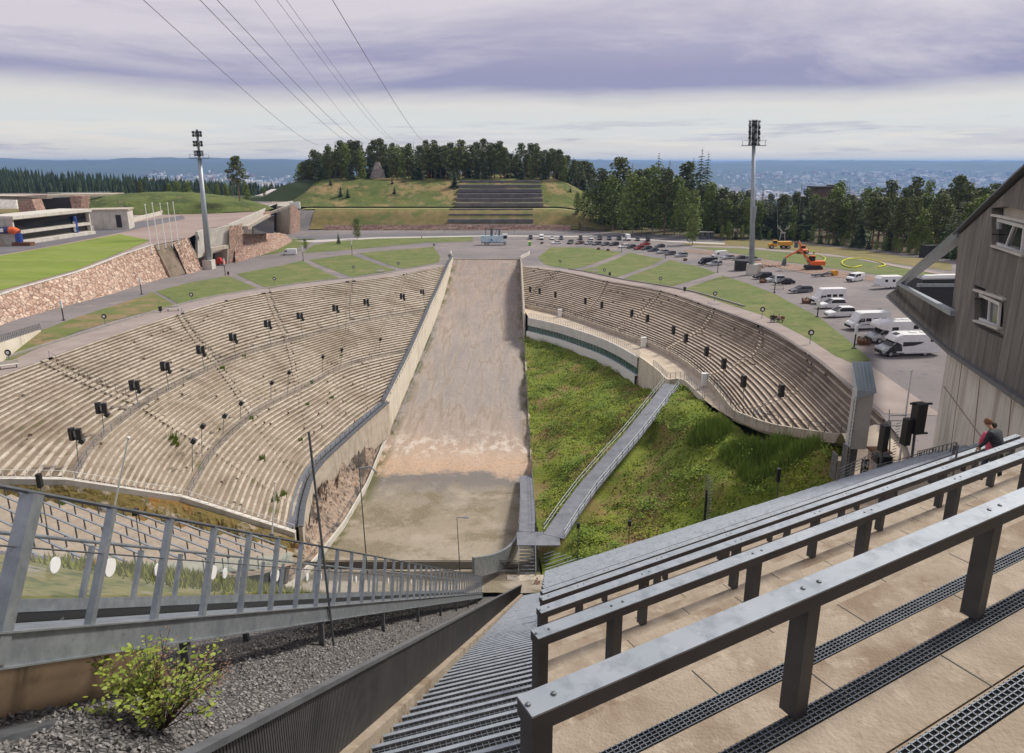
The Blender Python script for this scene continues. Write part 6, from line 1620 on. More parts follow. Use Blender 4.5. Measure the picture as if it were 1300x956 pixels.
# main clad face with the two window openings left free
pan('cladding', [(1125.5, 375.5), (1143, 363.5), (1211, 400), (1217, 299), (1229, 288), (1229, 464), (1206, 446)], CLD)
pan('cladding', [(1229, 288), (1256, 264), (1256, 364), (1233, 364), (1233, 408), (1256, 418), (1256, 482), (1229, 464)], CLD) if False else None
pan('cladding', [(1229, 288), (1259, 260.5), (1259, 370), (1236, 361), (1229, 361)], CLD)
pan('cladding', [(1229, 361), (1237, 361), (1237, 413), (1259, 424), (1259, 484), (1229, 463)], CLD)
pan('cladding', [(1259, 260.5), (1302, 222), (1302, 268), (1276, 262), (1259, 264)], CLD)
pan('cladding', [(1259, 317), (1302, 330), (1340, 342), (1340, 200), (1302, 222), (1302, 268), (1302, 322)], CLD) if False else None
pan('cladding', [(1302, 222), (1345, 186), (1345, 350), (1302, 326)], CLD)
pan('cladding', [(1259, 317), (1302, 326), (1345, 350), (1345, 541), (1302, 510), (1274, 493), (1274, 376), (1259, 370)], CLD)
pan('cladding', [(1259, 424), (1274, 430), (1274, 493), (1259, 484)], CLD)
def window(L, lab, lean):
    f = None; (a, b, c, d) = L
    fr = MB(); o = .28
    for p, q in ((a, b), (b, c), (c, d), (d, a)): fr.bar(wl(*p, o)-hb0, wl(*q, o)-hb0, .16, .12, up=tuple(WN))
    m1 = ((a[0]+b[0])/2+lean, (a[1]+b[1])/2); m2 = ((d[0]+c[0])/2-lean, (d[1]+c[1])/2); fr.bar(wl(*m1, o)-hb0, wl(*m2, o)-hb0, .14, .10, up=tuple(WN))
    f = fr.build('window', M['white_paint'], hb); f['label'] = lab
    mb = MB(); mb.prism(Q(L, o+.06), WN*.04); mb.build('pane', M['darkglass'], f)
    mb = MB(); s1, s2 = wl(d[0]-4, d[1]+3, -.05)-hb0, wl(c[0]+4, c[1]+3, -.05)-hb0; mb.bar(s1, s2, .28, .10); mb.build('sill', M['pale_concrete'], f)
    mb = MB(); s1, s2 = wl(a[0]-6, a[1]-6, -.05)-hb0, wl(b[0]+6, b[1]-6, -.05)-hb0; mb.bar(s1, s2, .25, .12); mb.build('hood', M['pale_concrete'], f)
window([(1267, 279), (1301, 288), (1297, 322), (1265, 309)], 'upper white framed window in the dark cladding', 5)
window([(1244, 374), (1270, 386), (1267, 415), (1242, 404)], 'lower white framed window in the dark cladding', 0)
mb2 = MB(); mb2.prism(Q([(1258, 262), (1345, 230), (1345, 330), (1258, 322)], .55), WN*.1); mb2.build('reveal', M['wall_pale'], hb)
mb2 = MB(); mb2.prism(Q([(1232, 356), (1280, 370), (1280, 432), (1232, 416)], .55), WN*.1); mb2.build('reveal', M['wall_pale'], hb)
# ledges
for L in ([(1126, 376.5), (1206, 447), (1302, 511), (1345, 542)],):
    mb = MB(); P_ = [wl(x, y, -.12)-hb0 for x, y in L]
    for p, q in zip(P_, P_[1:]): mb.bar(p, q, .35, .22)
    mb.build('ledge', M['galv_dark'], hb)
mb = MB(); P_ = [wl(x, y, -.1)-hb0 for x, y in [(1143, 361), (1211, 398)]]; mb.bar(P_[0], P_[1], .45, .35); mb.build('coping', M['rail_top'], hb)
mb = MB(); P_ = [wl(x, y, .2)-hb0 for x, y in [(1141, 362), (1222, 296)]]; mb.bar(P_[0], P_[1], .7, .7, up=tuple(WN)); mb.build('brace_beam', M['galv'], hb)
mb = MB(); P_ = [wl(x, y, .1)-hb0 for x, y in [(1217, 297), (1259, 258), (1302, 219), (1345, 183)]]
for p, q in zip(P_, P_[1:]): mb.bar(p, q, .8, .12)
mb.build('roof_edge', M['galv_dark'], hb)
# concrete base
M['base_conc'] = mat('base_conc', (.56, .52, .44), (.70, .66, .57), .35, .9, spots=[((.38, .33, .26), .8, .50, .66, (1, 1, .08)), ((.30, .27, .22), 1.6, .60, .72, (1, 1, .05))])
pan('concrete_base', [(1203.5, 441), (1262, 484), (1302, 511), (1345, 542), (1345, 680), (1302, 670), (1180, 640), (1183, 572)], M['base_conc'], .25, WN*6)
for L in ([(1222, 456), (1203, 600)], [(1245, 473), (1232, 600)], [(1285, 500), (1275, 600)], [(1198, 490), (1250, 560)]):
    mb = MB(); mb.bar(wl(*L[0], .24)-hb0, wl(*L[1], .24)-hb0, .05, .04, up=tuple(WN)); mb.build('joint', M['tread'], hb)
# body behind and the low roof seen through the gap
mb = MB(); P_ = Q([(1218, 297), (1345, 183), (1345, 540), (1203.5, 441)], .8); mb.prism(P_, WN*14); mb.build('wing', CLD, hb)
lr = thing('pavilion', 'low pavilion with a white roof edge seen through the gap under the slanting beam', 'building', tuple(at_y(1180, 372, 100))); l0_ = V(lr.location)
mb = MB(); mb.prism([at_y(x, y, 98)-l0_ for x, y in ((1176, 350), (1226, 348.5), (1228, 352), (1174, 353.5))], (0, .8, 0)); mb.build('roof', M['white_paint'], lr)
mb = MB(); mb.prism([at_y(x, y, 99)-l0_ for x, y in ((1172, 355), (1230, 354), (1230, 400), (1166, 372))], (0, 4, 0)); mb.build('wall', M['black_metal'], lr)
mb = MB(); mb.bar(at_y(1164, 362, 98.6)-l0_, at_y(1226, 362, 98.6)-l0_, .15, .5); mb.build('band', M['galv'], lr)
# ------------------------------------------------------------------ vehicles (built facing +X, origin on the ground)
PAINT = {}
def paint(nm, c, rough=.28, metal=.25):
    if nm not in PAINT: PAINT[nm] = mat('paint_'+nm, c, tuple(x*.9 for x in c), 3, rough, metal)
    return PAINT[nm]
paint('black', (.015, .015, .018)); paint('grey', (.12, .125, .135)); paint('darkgrey', (.05, .052, .06)); paint('silver', (.42, .44, .46), .3, .5); paint('white', (.80, .80, .80), .3, 0); paint('red', (.35, .03, .02)); paint('brown', (.14, .07, .06)); paint('blue', (.05, .07, .12)); paint('green', (.10, .13, .12))
def loft(mb, prof, hw_lo, hw_hi, cap_in=.0):
    """body from a side profile list (x, z_low, z_high, halfwidth_low, halfwidth_high)"""
    rings = []
    for x, zl, zh, wl_, wh in prof:
        rings.append([V((x, -wl_, zl)), V((x, -wl_*1.0, lerp(zl, zh, .55))), V((x, -wh, zh-.03)), V((x, -wh*.82, zh)), V((x, wh*.82, zh)), V((x, wh, zh-.03)), V((x, wl_, lerp(zl, zh, .55))), V((x, wl_, zl))])
    n = 8; vs = [p for r in rings for p in r]; fs = []
    for i in range(len(rings)-1):
        for j in range(n): fs.append((i*n+j, i*n+(j+1) % n, (i+1)*n+(j+1) % n, (i+1)*n+j))
    fs += [tuple(range(n)), tuple(range((len(rings)-1)*n, len(rings)*n))[::-1]]
    mb.raw(vs, fs)
def wheels(t, xs, hw, r=.33):
    for x in xs:
        for s in (-1, 1):
            mb = MB(); mb.tube([(x, s*(hw-.02), r), (x, s*(hw-.24), r)], r, 14); w_ = mb.build('wheel', M['tyre'], t)
            mb = MB(); mb.tube([(x, s*(hw-.0), r), (x, s*(hw-.05), r)], r*.62, 10); mb.build('rim', M['hub'], w_)
def lights(t, xf, xr, y, zf, zr):
    for s in (-1, 1):
        mb = MB(); mb.box((xf, s*y, zf), (.12, .34, .16)); mb.build('headlight', M['lamp'], t)
        mb = MB(); mb.box((xr, s*y, zr), (.08, .26, .22)); mb.build('tail_light', M['taillight'], t)
def car(style, col, loc, rz, label, group=None):
    t = thing('parked_car', label, 'car', loc, rz, group); P = PAINT[col]
    if style == 'suv': L_, W_, H_, hood, gf, gr = 4.6, .93, 1.68, 1.02, .62, -2.1
    elif style == 'wagon': L_, W_, H_, hood, gf, gr = 4.7, .91, 1.48, .90, .60, -2.1
    elif style == 'sedan': L_, W_, H_, hood, gf, gr = 4.7, .91, 1.44, .90, .55, -1.45
    else: L_, W_, H_, hood, gf, gr = 4.15, .88, 1.50, .93, .65, -1.9
    h = L_/2
    mb = MB(); loft(mb, [(-h, .40, hood-.12, W_*.86, W_*.80), (-h+.12, .26, hood-.02, W_*.97, W_*.88), (-h+.9, .24, hood, W_, W_*.93), (0, .24, hood, W_, W_*.94), (gf+.35, .24, hood-.02, W_, W_*.92), (h-.55, .26, hood-.14, W_*.98, W_*.86), (h-.1, .30, hood-.28, W_*.90, W_*.76), (h, .38, hood-.40, W_*.80, W_*.68)], 0, 0)
    body = mb.build('body', P, t, smooth=False)
    mb = MB(); r_ = H_-.06
    loft(mb, [(gr-.18 if style in ('suv', 'wagon', 'hatch') else gr-.5, hood-.06, hood+.02, W_*.90, W_*.86), (gr+.12, hood-.05, r_-.05, W_*.90, W_*.70), (-.3, hood-.05, r_, W_*.92, W_*.72), (gf-.55, hood-.05, r_-.04, W_*.91, W_*.71), (gf+.42, hood-.05, hood+.0, W_*.88, W_*.84)], 0, 0)
    mb.build('window', M['darkglass'], t)
    mb = MB(); loft(mb, [(gr+.0, r_-.10, r_-.02, W_*.66, W_*.64), (gr+.25, r_-.06, H_-.02, W_*.72, W_*.68), (-.3, r_-.03, H_, W_*.74, W_*.69), (gf-.62, r_-.08, H_-.04, W_*.72, W_*.68)], 0, 0); mb.build('roof', P, t)
    mb = MB()
    for s in (-1, 1):
        for x0, z0, x1, z1 in ((gf+.38, hood, gf-.58, r_-.02), (-.25, hood, -.3, r_-.01), (gr-.12, hood, gr+.12, r_-.06)): mb.bar((x0, s*W_*.885, z0), (x1, s*W_*.735, z1), .07, .05)
    mb.build('pillar', P, t)
    wheels(t, (h-.92, -h+.92), W_, .34 if style == 'suv' else .31); lights(t, h-.08, -h+.03, W_*.66, hood-.30, hood-.2)
    mb = MB(); mb.box((h-.03, 0, .42), (.12, W_*1.1, .18)); mb.build('grille', M['black'], t)
    for s in (-1, 1): mb = MB(); mb.box((gf-.02, s*(W_+.06), hood+.08), (.12, .18, .12)); mb.build('mirror', P, t)
    return t
def van(col, loc, rz, label, L_=5.4, H_=2.1, W_=.98, kind='van', windows=0, name='parked_van', cat='van', cab=1.0, group=None, stripe=None, darkfront=False, luton=False, box=None):
    t = thing(name, label, cat, loc, rz, group); P = PAINT[col]; h = L_/2
    mb = MB()
    cx_ = h-1.0
    loft(mb, [(-h, .35, H_-.15, W_*.95, W_*.86), (-h+.1, .28, H_, W_, W_*.9), (h-1.75, .28, H_, W_, W_*.9), (h-1.35, .28, H_-.12 if not box else H_, W_, W_*.87), (h-.72, .28, 1.18, W_*.98, W_*.9), (h-.15, .30, 1.0, W_*.93, W_*.8), (h, .4, .75, W_*.85, W_*.7)], 0, 0)
    mb.build('body', P if not darkfront else P, t)
    mb = MB(); mb.prism([(h-.80, -W_*.82, 1.20), (h-.80, W_*.82, 1.20), (h-1.36, W_*.76, min(H_-.18, 1.95)), (h-1.36, -W_*.76, min(H_-.18, 1.95))], (.05, 0, .05)); mb.build('windscreen', M['darkglass'], t)
    for s in (-1, 1):
        mb = MB(); mb.prism([(h-.95, s*W_*.955, 1.22), (h-1.95, s*W_*.965, 1.22), (h-1.95, s*W_*.93, 1.72), (h-1.35, s*W_*.92, 1.72)], (0, s*.06, 0)); mb.build('side_window', M['darkglass'], t)
        for k in range(windows):
            x = h-2.5-1.15*k
            if x < -h+.5: break
            mb = MB(); mb.prism([(x+.4, s*W_*.96, 1.28), (x-.4, s*W_*.96, 1.28), (x-.4, s*W_*.925, 1.74), (x+.4, s*W_*.925, 1.74)], (0, s*.07, 0)); mb.build('side_window', M['darkglass'], t)
        if stripe:
            mb = MB(); mb.prism([(h-1.2, s*W_*1.0, .75), (-h+.6, s*W_*1.0, .70), (-h+.6, s*W_*1.0, .95), (h-2.4, s*W_*1.0, .9)], (0, s*.02, 0)); mb.build('stripe', M['galv_dark'], t)
        mb = MB(); mb.box((h-1.1, s*(W_+.1), 1.25), (.12, .2, .26)); mb.build('mirror', M['black'], t)
    mb = MB(); mb.box((h-.02, 0, .5), (.14, W_*1.5, .34)); mb.build('bumper', M['black'], t)
    wheels(t, (h-.95, -h+1.05), W_, .35); lights(t, h-.10, -h+.03, W_*.7, .86, 1.0)
    return t
def motorhome(style, loc, rz, label):
    t = thing('motorhome', label, 'motorhome', loc, rz, 'motorhomes and camper vans by the kerb'); W_ = 1.12
    if style == 'luton':
        h = 3.3; zt = 2.95
        mb = MB(); loft(mb, [(-h, .45, zt, W_, W_*.94), (h-2.1, .40, zt, W_, W_*.94), (h-2.05, 1.75, zt+.02, W_, W_*.94), (h-.95, 1.95, zt-.1, W_*.96, W_*.85), (h-.6, 2.15, 2.5, W_*.85, W_*.7)], 0, 0); mb.build('body', PAINT['white'], t)
        cab = PAINT['silver']
    else:
        h = 3.6; zt = 2.75
        mb = MB(); loft(mb, [(-h, .45, zt, W_, W_*.94), (h-2.3, .40, zt+.03, W_, W_*.94), (h-2.25, 1.5, zt+.02, W_, W_*.94), (h-1.55, 1.85, zt-.25, W_*.93, W_*.8), (h-1.15, 1.9, 2.05, W_*.85, W_*.7)], 0, 0); mb.build('body', PAINT['white'], t)
        cab = PAINT['white']
    c = h
    mb = MB(); loft(mb, [(c-2.2, .30, 1.9, .98, .9), (c-1.6, .30, 1.92, .98, .86), (c-.85, .30, 1.22, .97, .88), (c-.2, .32, 1.02, .92, .8), (c, .42, .8, .84, .7)], 0, 0); mb.build('cab', cab if style == 'luton' else PAINT['silver'], t)
    mb = MB(); mb.prism([(c-.92, -.80, 1.26), (c-.92, .80, 1.26), (c-1.55, .76, 1.86), (c-1.55, -.76, 1.86)], (.06, 0, .05)); mb.build('windscreen', M['darkglass'], t)
    for s in (-1, 1):
        mb = MB(); mb.prism([(c-1.05, s*.95, 1.22), (c-2.1, s*.97, 1.22), (c-2.1, s*.92, 1.76), (c-1.6, s*.90, 1.76)], (0, s*.06, 0)); mb.build('side_window', M['darkglass'], t)
        if style == 'luton':
            for x, w_ in ((c-2.9, .9), (-h+.8, .7)): mb = MB(); mb.box((x, s*W_*.985, 1.95 if x > 0 else 2.15), (w_, .06, .5)); mb.build('side_window', M['darkglass'], t)
            mb = MB(); mb.box((c-4.1, s*W_*1.0, 1.5), (.6, .05, 1.8)); mb.build('entry_door', PAINT['white'], t)
            mb = MB(); mb.prism([(c-1.9, s*1.0, 1.0), (c-2.1, s*1.13, .55), (-h+1.2, s*1.13, .55), (-h+.4, s*1.13, 1.5), (-h+1.1, s*1.13, 1.5), (-h+2.2, s*1.13, .9)], (0, s*.015, 0)); mb.build('stripe', M['galv'], t)
        else:
            mb = MB(); mb.prism([(c-2.3, s*W_*.99, 1.32), (c-2.3, s*W_*.99, 1.86), (c-4.9, s*W_*.99, 1.86), (c-4.5, s*W_*.99, 1.62), (c-3.6, s*W_*.99, 1.40)], (0, s*.05, 0)); mb.build('dark_band', M['black'], t)
            mb = MB(); mb.box((-h+1.1, s*W_*.985, 2.05), (.75, .06, .42)); mb.build('side_window', M['darkglass'], t)
            mb = MB(); mb.prism([(c-.2, s*.93, .35), (c-.9, s*1.0, 1.15), (c-2.2, s*1.0, 1.25), (c-2.6, s*1.13, .45)], (0, s*.02, 0)); mb.build('dark_cab_panel', M['black'], t)
            mb = MB(); mb.box((-.6, s*W_*1.0, .62), (5.2, .04, .14)); mb.build('skirt', M['white_paint'], t)
        mb = MB(); mb.box((c-1.15, s*1.12, 1.35), (.14, .24, .34)); mb.build('mirror', M['black'], t)
    for x in (-h+1.8, -.4): mb = MB(); mb.box((x, 0, zt+.05), (.7, .6, .12)); mb.build('roof_vent', M['white'], t)
    if style != 'luton': mb = MB(); mb.box((c-1.95, 0, zt-.12), (.6, .9, .08), M=Matrix.Rotation(.35, 3, 'Y')); mb.build('skylight', M['darkglass'], t)
    mb = MB(); mb.box((c-.02, 0, .5), (.14, 1.5, .34)); mb.build('bumper', M['black'], t)
    mb = MB(); mb.tube([(-h-.12, -.7, .8), (-h-.12, -.7, 1.6), (-h-.12, .7, 1.6), (-h-.12, .7, .8)], .04, 5); mb.tube([(-h-.3, -.6, 1.0), (-h-.3, .6, 1.0)], .04, 5)
    for y_ in (-.45, .35):
        mb.tube([(-h-.3, y_+.33*math.cos(k*.6), 1.1+.33*math.sin(k*.6)) for k in range(11)], .025, 4)
    mb.build('bike_rack', M['black_metal'], t)
    wheels(t, (c-.95, -h+1.9), W_-.04, .36); lights(t, c-.10, -h+.03, .72, .9, 1.0)
    return t
GP = lambda px, py: (lambda p: (p.x, p.y, zg(p.x, p.y)+.02))(on(px, py, zg))
D = math.radians
# far rows: heading (degrees, 0 = +X right, 90 = away)
CARS = [
 ('suv', 'black', 673.5, 303.5, 268, 'black car at the left end of the far parking row'), ('hatch', 'white', 701, 304, 268, 'small white car in the far row next to the white van'),
 ('sedan', 'white', 706, 309.5, 205, 'white saloon angled at the left end of the front parking row'), ('hatch', 'blue', 712.5, 304, 268, 'dark car in the far row, partly behind the white saloon'),
 ('suv', 'green', 724, 309.5, 250, 'dark greenish car in the front row after the white saloon'), ('suv', 'black', 737, 304, 265, 'black car in the far row behind the brown one'), ('sedan', 'brown', 736, 309.8, 225, 'brown saloon in the front parking row'),
 ('sedan', 'silver', 747.5, 310.3, 222, 'silver grey saloon right of the brown saloon'), ('hatch', 'white', 750.5, 304, 268, 'small white hatchback in the far row'), ('wagon', 'grey', 757.5, 311, 222, 'grey estate car, middle of the front parking row'),
 ('suv', 'darkgrey', 761.5, 304.2, 268, 'dark grey car in the far row right of the white hatchback'), ('sedan', 'grey', 768.5, 311.6, 222, 'grey saloon touching a darker one in the front row'), ('hatch', 'blue', 773.5, 304.4, 268, 'dark blue hatchback in the far row'),
 ('wagon', 'black', 779.5, 311.8, 218, 'black estate car in the front row beside a white car'), ('suv', 'black', 786, 304.6, 268, 'black car in the far row just left of the white camper roof'), ('wagon', 'white', 791.5, 314.4, 210, 'white estate car in the front row near the first lawn path'),
 ('hatch', 'darkgrey', 801, 315.2, 212, 'dark hatchback between the white estate and the red car'), ('suv', 'red', 811, 316.8, 215, 'red car nearest the lawn'), ('sedan', 'red', 819, 311.4, 210, 'second red car, farther back and half hidden'),
 ('wagon', 'black', 821, 317.2, 212, 'black car right of the red car nearest the lawn'), ('wagon', 'grey', 809.5, 305.4, 262, 'grey car in the far row, second from its right end'), ('suv', 'black', 822.5, 306, 262, 'black car at the right end of the far row'),
 ('sedan', 'blue', 829, 319.3, 205, 'dark blue saloon in the front row before the silver ones'), ('sedan', 'darkgrey', 838, 314.2, 205, 'dark saloon behind the blue one'), ('wagon', 'silver', 841, 321.8, 200, 'silver estate car beside the dark lamp post'),
 ('hatch', 'grey', 850.5, 323.8, 200, 'grey hatchback between two silver cars'), ('suv', 'silver', 864.5, 326.2, 195, 'silver car alone at the right end of the crowded row'),
 ('suv', 'silver', 906.5, 337.5, 192, 'silver car beside the black van'), ('sedan', 'silver', 924.5, 328.8, 195, 'silver saloon behind the black van and the round black drum'), ('sedan', 'black', 939.5, 330, 195, 'black saloon half hidden by the round black drum'),
 ('suv', 'silver', 956.5, 331.5, 10, 'silver car directly behind the floodlight mast'), ('suv', 'black', 967.5, 354, 192, 'black car right of the floodlight mast'), ('wagon', 'silver', 983, 357.5, 192, 'silver estate squeezed between two black cars'),
 ('sedan', 'black', 995, 361, 190, 'black saloon right of the silver estate'), ('wagon', 'grey', 1016, 371.5, 188, 'long dark grey estate car parked alone'),
 ('suv', 'white', 1054.5, 391, 186, 'white car right in front of the tall white camper van'), ('suv', 'white', 1065, 402, 186, 'white car with a round door badge, nearest the motorhomes')]
for st, col, px, py, hd, lab in CARS: car(st, col, GP(px, py), D(hd), lab, 'cars parked above the lawns')
van('white', GP(687.5, 304), D(268), 'white van in the far row left of the small white car', 5.2, 2.2); van('white', GP(797, 305), D(270), 'white camper with a pale roof in the far row', 5.6, 2.6, windows=2)
van('white', GP(913, 327), D(200), 'white delivery van behind the black van', 5.3, 2.3); van('black', GP(898, 336), D(195), 'black van in the middle of the car park', 5.8, 2.2, windows=3)
van('white', GP(1085, 357), D(212), 'small white van parked by the lawn edge in front of the diggers', 4.6, 1.85, W_=.92, windows=1)
van('white', GP(367.5, 323.5), D(190), 'white van alone on the lower road left of the lawns', 5.2, 2.2)
van('white', GP(1050.5, 384.5), D(186), 'tall white camper van behind the white cars', 5.9, 2.75, windows=3, cat='camper van', group='motorhomes and camper vans by the kerb')
van('white', GP(1100, 417), D(186), 'white camper van with square windows and a grey stripe left of the motorhomes', 6.0, 2.55, W_=1.02, windows=3, stripe=1, cat='camper van', group='motorhomes and camper vans by the kerb')
motorhome('luton', GP(1131, 433.5), D(186), 'white motorhome with a bulging front above a silver cab'); motorhome('low', GP(1150, 450), D(184), 'white and grey motorhome with a black front, nearest to the stand')
# caravan
t = thing('caravan', 'white touring caravan behind the corner of the clad building', 'caravan', GP(1127, 366), D(186)); mb = MB(); loft(mb, [(-2.6, .7, 2.3, 1.05, .95), (-2.2, .45, 2.6, 1.08, 1.0), (2.0, .45, 2.6, 1.08, 1.0), (2.6, .8, 2.1, 1.02, .9)], 0, 0); mb.build('body', PAINT['white'], t)
for s in (-1, 1):
    for x in (-.4, 1.2): mb = MB(); mb.box((x, s*1.06, 1.7), (.6, .06, .5)); mb.build('window', M['darkglass'], t)
mb = MB(); mb.box((2.45, 0, 1.7), (.1, 1.4, .6), M=Matrix.Rotation(-.3, 3, 'Y')); mb.build('front_window', M['darkglass'], t); wheels(t, (-.2,), 1.02, .33)
mb = MB(); mb.bar((2.5, .5, .5), (3.7, 0, .5), .08, .08); mb.bar((2.5, -.5, .5), (3.7, 0, .5), .08, .08); mb.build('drawbar', M['galv'], t)
# excavators and dumper
def track(t, L_, y, s=1.0):
    mb = MB(); r = .42*s; pts = [(L_/2*math.cos(a) if False else (L_/2-r if -math.pi/2 <= a <= math.pi/2 else -(L_/2-r))+r*math.cos(a), y, r+r*math.sin(a)) for a in [k*math.pi/6 for k in range(-3, 9)]]
    mb.prism([(p[0], y-.28*s, p[2]) for p in pts], (0, .56*s, 0)); mb.build('crawler_track', M['black'], t)
def excavator(loc, rz, lab, s=1.0, arm=((.6, 1.5), (3.6, 4.4), (6.4, 2.6), (6.8, .7)), grp='orange excavators'):
    t = thing('excavator', lab, 'excavator', loc, rz, grp); t.scale = (s, s, s)
    for y in (-1.05, 1.05): track(t, 4.0, y)
    mb = MB(); mb.box((-.2, 0, .95), (2.6, 1.6, .35)); mb.build('undercarriage', M['galv_dark'], t)
    mb = MB(); mb.prism([(-2.3, -1.2, 1.15), (.9, -1.2, 1.15), (.9, -1.2, 1.75), (-.4, -1.2, 2.05), (-2.1, -1.2, 2.1), (-2.5, -1.2, 1.7)], (0, 2.4, 0)); mb.build('engine_housing', M['orange'], t)
    mb = MB(); mb.prism([(-.3, -1.15, 1.7), (1.35, -1.15, 1.6), (1.3, -1.15, 2.3), (.8, -1.15, 3.05), (-.3, -1.15, 3.05)], (0, 1.05, 0)); c_ = mb.build('cab', M['darkglass'], t); mb = MB(); mb.box((.25, -.62, 3.1), (1.25, 1.15, .1)); mb.bar((-.3, -1.17, 1.7), (-.3, -1.17, 3.05), .1, .1); mb.bar((1.3, -1.17, 1.7), (.85, -1.17, 3.05), .1, .1); mb.build('cab_frame', M['orange'], c_)
    A = [V((x, .35, z)) for x, z in arm]
    mb = MB(); mb.bar(A[0], A[0].lerp(A[1], .5)+V((0, 0, .35)), .42, .55, up=(0, 1, 0)); mb.bar(A[0].lerp(A[1], .48)+V((0, 0, .35)), A[1], .38, .5, up=(0, 1, 0)); mb.build('boom', M['orange'], t)
    mb = MB(); mb.bar(A[1], A[2], .3, .42, up=(0, 1, 0)); mb.build('stick', M['orange'], t)
    mb = MB(); mb.tube([A[0]+V((.6, 0, -.2)), A[0].lerp(A[1], .6)], .09, 6); mb.tube([A[0].lerp(A[1], .7)+V((0, 0, .5)), A[1]+(A[1]-A[2]).normalized()*-.4+V((0, 0, .4))], .09, 6); mb.build('ram', M['hub'], t)
    mb = MB(); mb.prism([A[2]+V((-.1, -.65, 0)), A[2]+V((.35, -.65, -.35)), A[3]+V((.3, -.65, .1)), A[3]+V((-.5, -.65, -.1)), A[3]+V((-.7, -.65, .5))], (0, 1.3, 0)); mb.build('bucket', M['galv_dark'], t)
    return t
excavator(GP(1032, 342), D(165), 'large orange excavator reaching its bucket down beside the car park', 1.12)
excavator(GP(1018, 322), D(100), 'orange excavator with a raised bent arm behind the larger one', .85, ((.6, 1.5), (1.9, 4.6), (3.9, 4.0), (4.2, 2.0)))
t = thing('dump_truck', 'yellow articulated dump truck at the wood edge beside the diggers', 'dump truck', GP(990, 316), D(172)); 
mb = MB(); mb.prism([(-4.3, -1.3, 1.9), (-3.9, -1.3, 2.9), (1.0, -1.3, 2.7), (.4, -1.3, 1.4), (-3.2, -1.3, 1.3)], (0, 2.6, 0)); mb.build('tipper_body', M['yellow'], t)
mb = MB(); mb.prism([(1.3, -1.1, .9), (4.3, -1.1, .9), (4.2, -1.1, 1.9), (2.9, -1.1, 2.1), (1.3, -1.1, 2.1)], (0, 2.2, 0)); mb.build('bonnet', M['yellow'], t); mb = MB(); mb.box((2.0, 0, 2.6), (1.3, 1.7, 1.1)); mb.build('cab', M['darkglass'], t); mb = MB(); mb.box((2.0, 0, 3.2), (1.5, 1.9, .12)); mb.build('cab_roof', M['yellow'], t); wheels(t, (3.2, -1.0, -2.8), 1.35, .75)
# rubble pile, hoses, pipes, barriers near the digging
p = V(GP(1045, 351)); t = thing('compactor', 'dark steel frame with a yellow drum beside the large excavator', 'machine', tuple(p), D(10)); mb = MB(); mb.bar((-3, 0, .4), (2, 0, .7), .7, .4); mb.bar((-2, .8, .3), (2, .8, .5), .3, .3); mb.bar((-2.6, -.6, .2), (1.6, -.2, 1.2), .15, .15); mb.bar((0, -1, .1), (0, 1, .1), .3, .2); mb.build('frame', M['galv_dark'], t); mb = MB(); mb.tube([(2.9, -.6, .75), (2.9, .6, .75)], .7, 14); mb.build('drum', M['yellow'], t)
p = V(GP(990, 338)); mb = MB()
rr = random.Random(8)
for i in range(90): mb.sphere((p.x+rr.gauss(0, 3.2), p.y+rr.gauss(0, 1.4), p.z+.1), rr.uniform(.12, .5), 6, 4, (1, 1, .6))
q = mb.build('rubble_pile', M['rubble_small']); q['kind'] = 'stuff'
def hose(lab, pts, r, m):
    P_ = [V(GP(x, y))+V((0, 0, r+.06)) for x, y in pts]; mb = MB(); mb.tube(smooth_curve(P_, 36), r, 6); q = mb.build('hose', M[m]); tag(q, lab, 'hose'); return q
hose('yellow looped hose lying on the lawn right of the diggers', [(1094, 338), (1082, 340.5), (1071, 337.5), (1069, 333), (1078, 329.5), (1095, 329), (1110, 331.5), (1121, 335.5), (1123, 338), (1115, 340)], .16, 'hose')
hose('small curl of yellow hose right behind the large excavator', [(1032, 324), (1040, 324.5), (1047, 328), (1046, 332), (1040, 333)], .13, 'hose')
t = thing('mesh_drum', 'round black fenced drum standing beside the floodlight mast', 'drum', GP(942, 343)); mb = MB(); mb.tube([(0, 0, 0), (0, 0, 2.7)], 2.1, 20); mb.build('drum_wall', M['black'], t); mb = MB(); mb.tube([(2.12*math.cos(a*.3142), 2.12*math.sin(a*.3142), 2.75) for a in range(21)], .06, 5); mb.build('rim', M['galv_dark'], t)
t = thing('utility_cabinet', 'cream utility cabinet right of the floodlight mast', 'cabinet', GP(962.5, 346)); mb = MB(); mb.box((0, 0, 1.1), (1.1, .8, 2.2)); mb.build('cabinet_body', M['concrete'], t); mb = MB(); mb.box((0, 0, 2.25), (1.25, .95, .1)); mb.build('lid', M['white'], t)
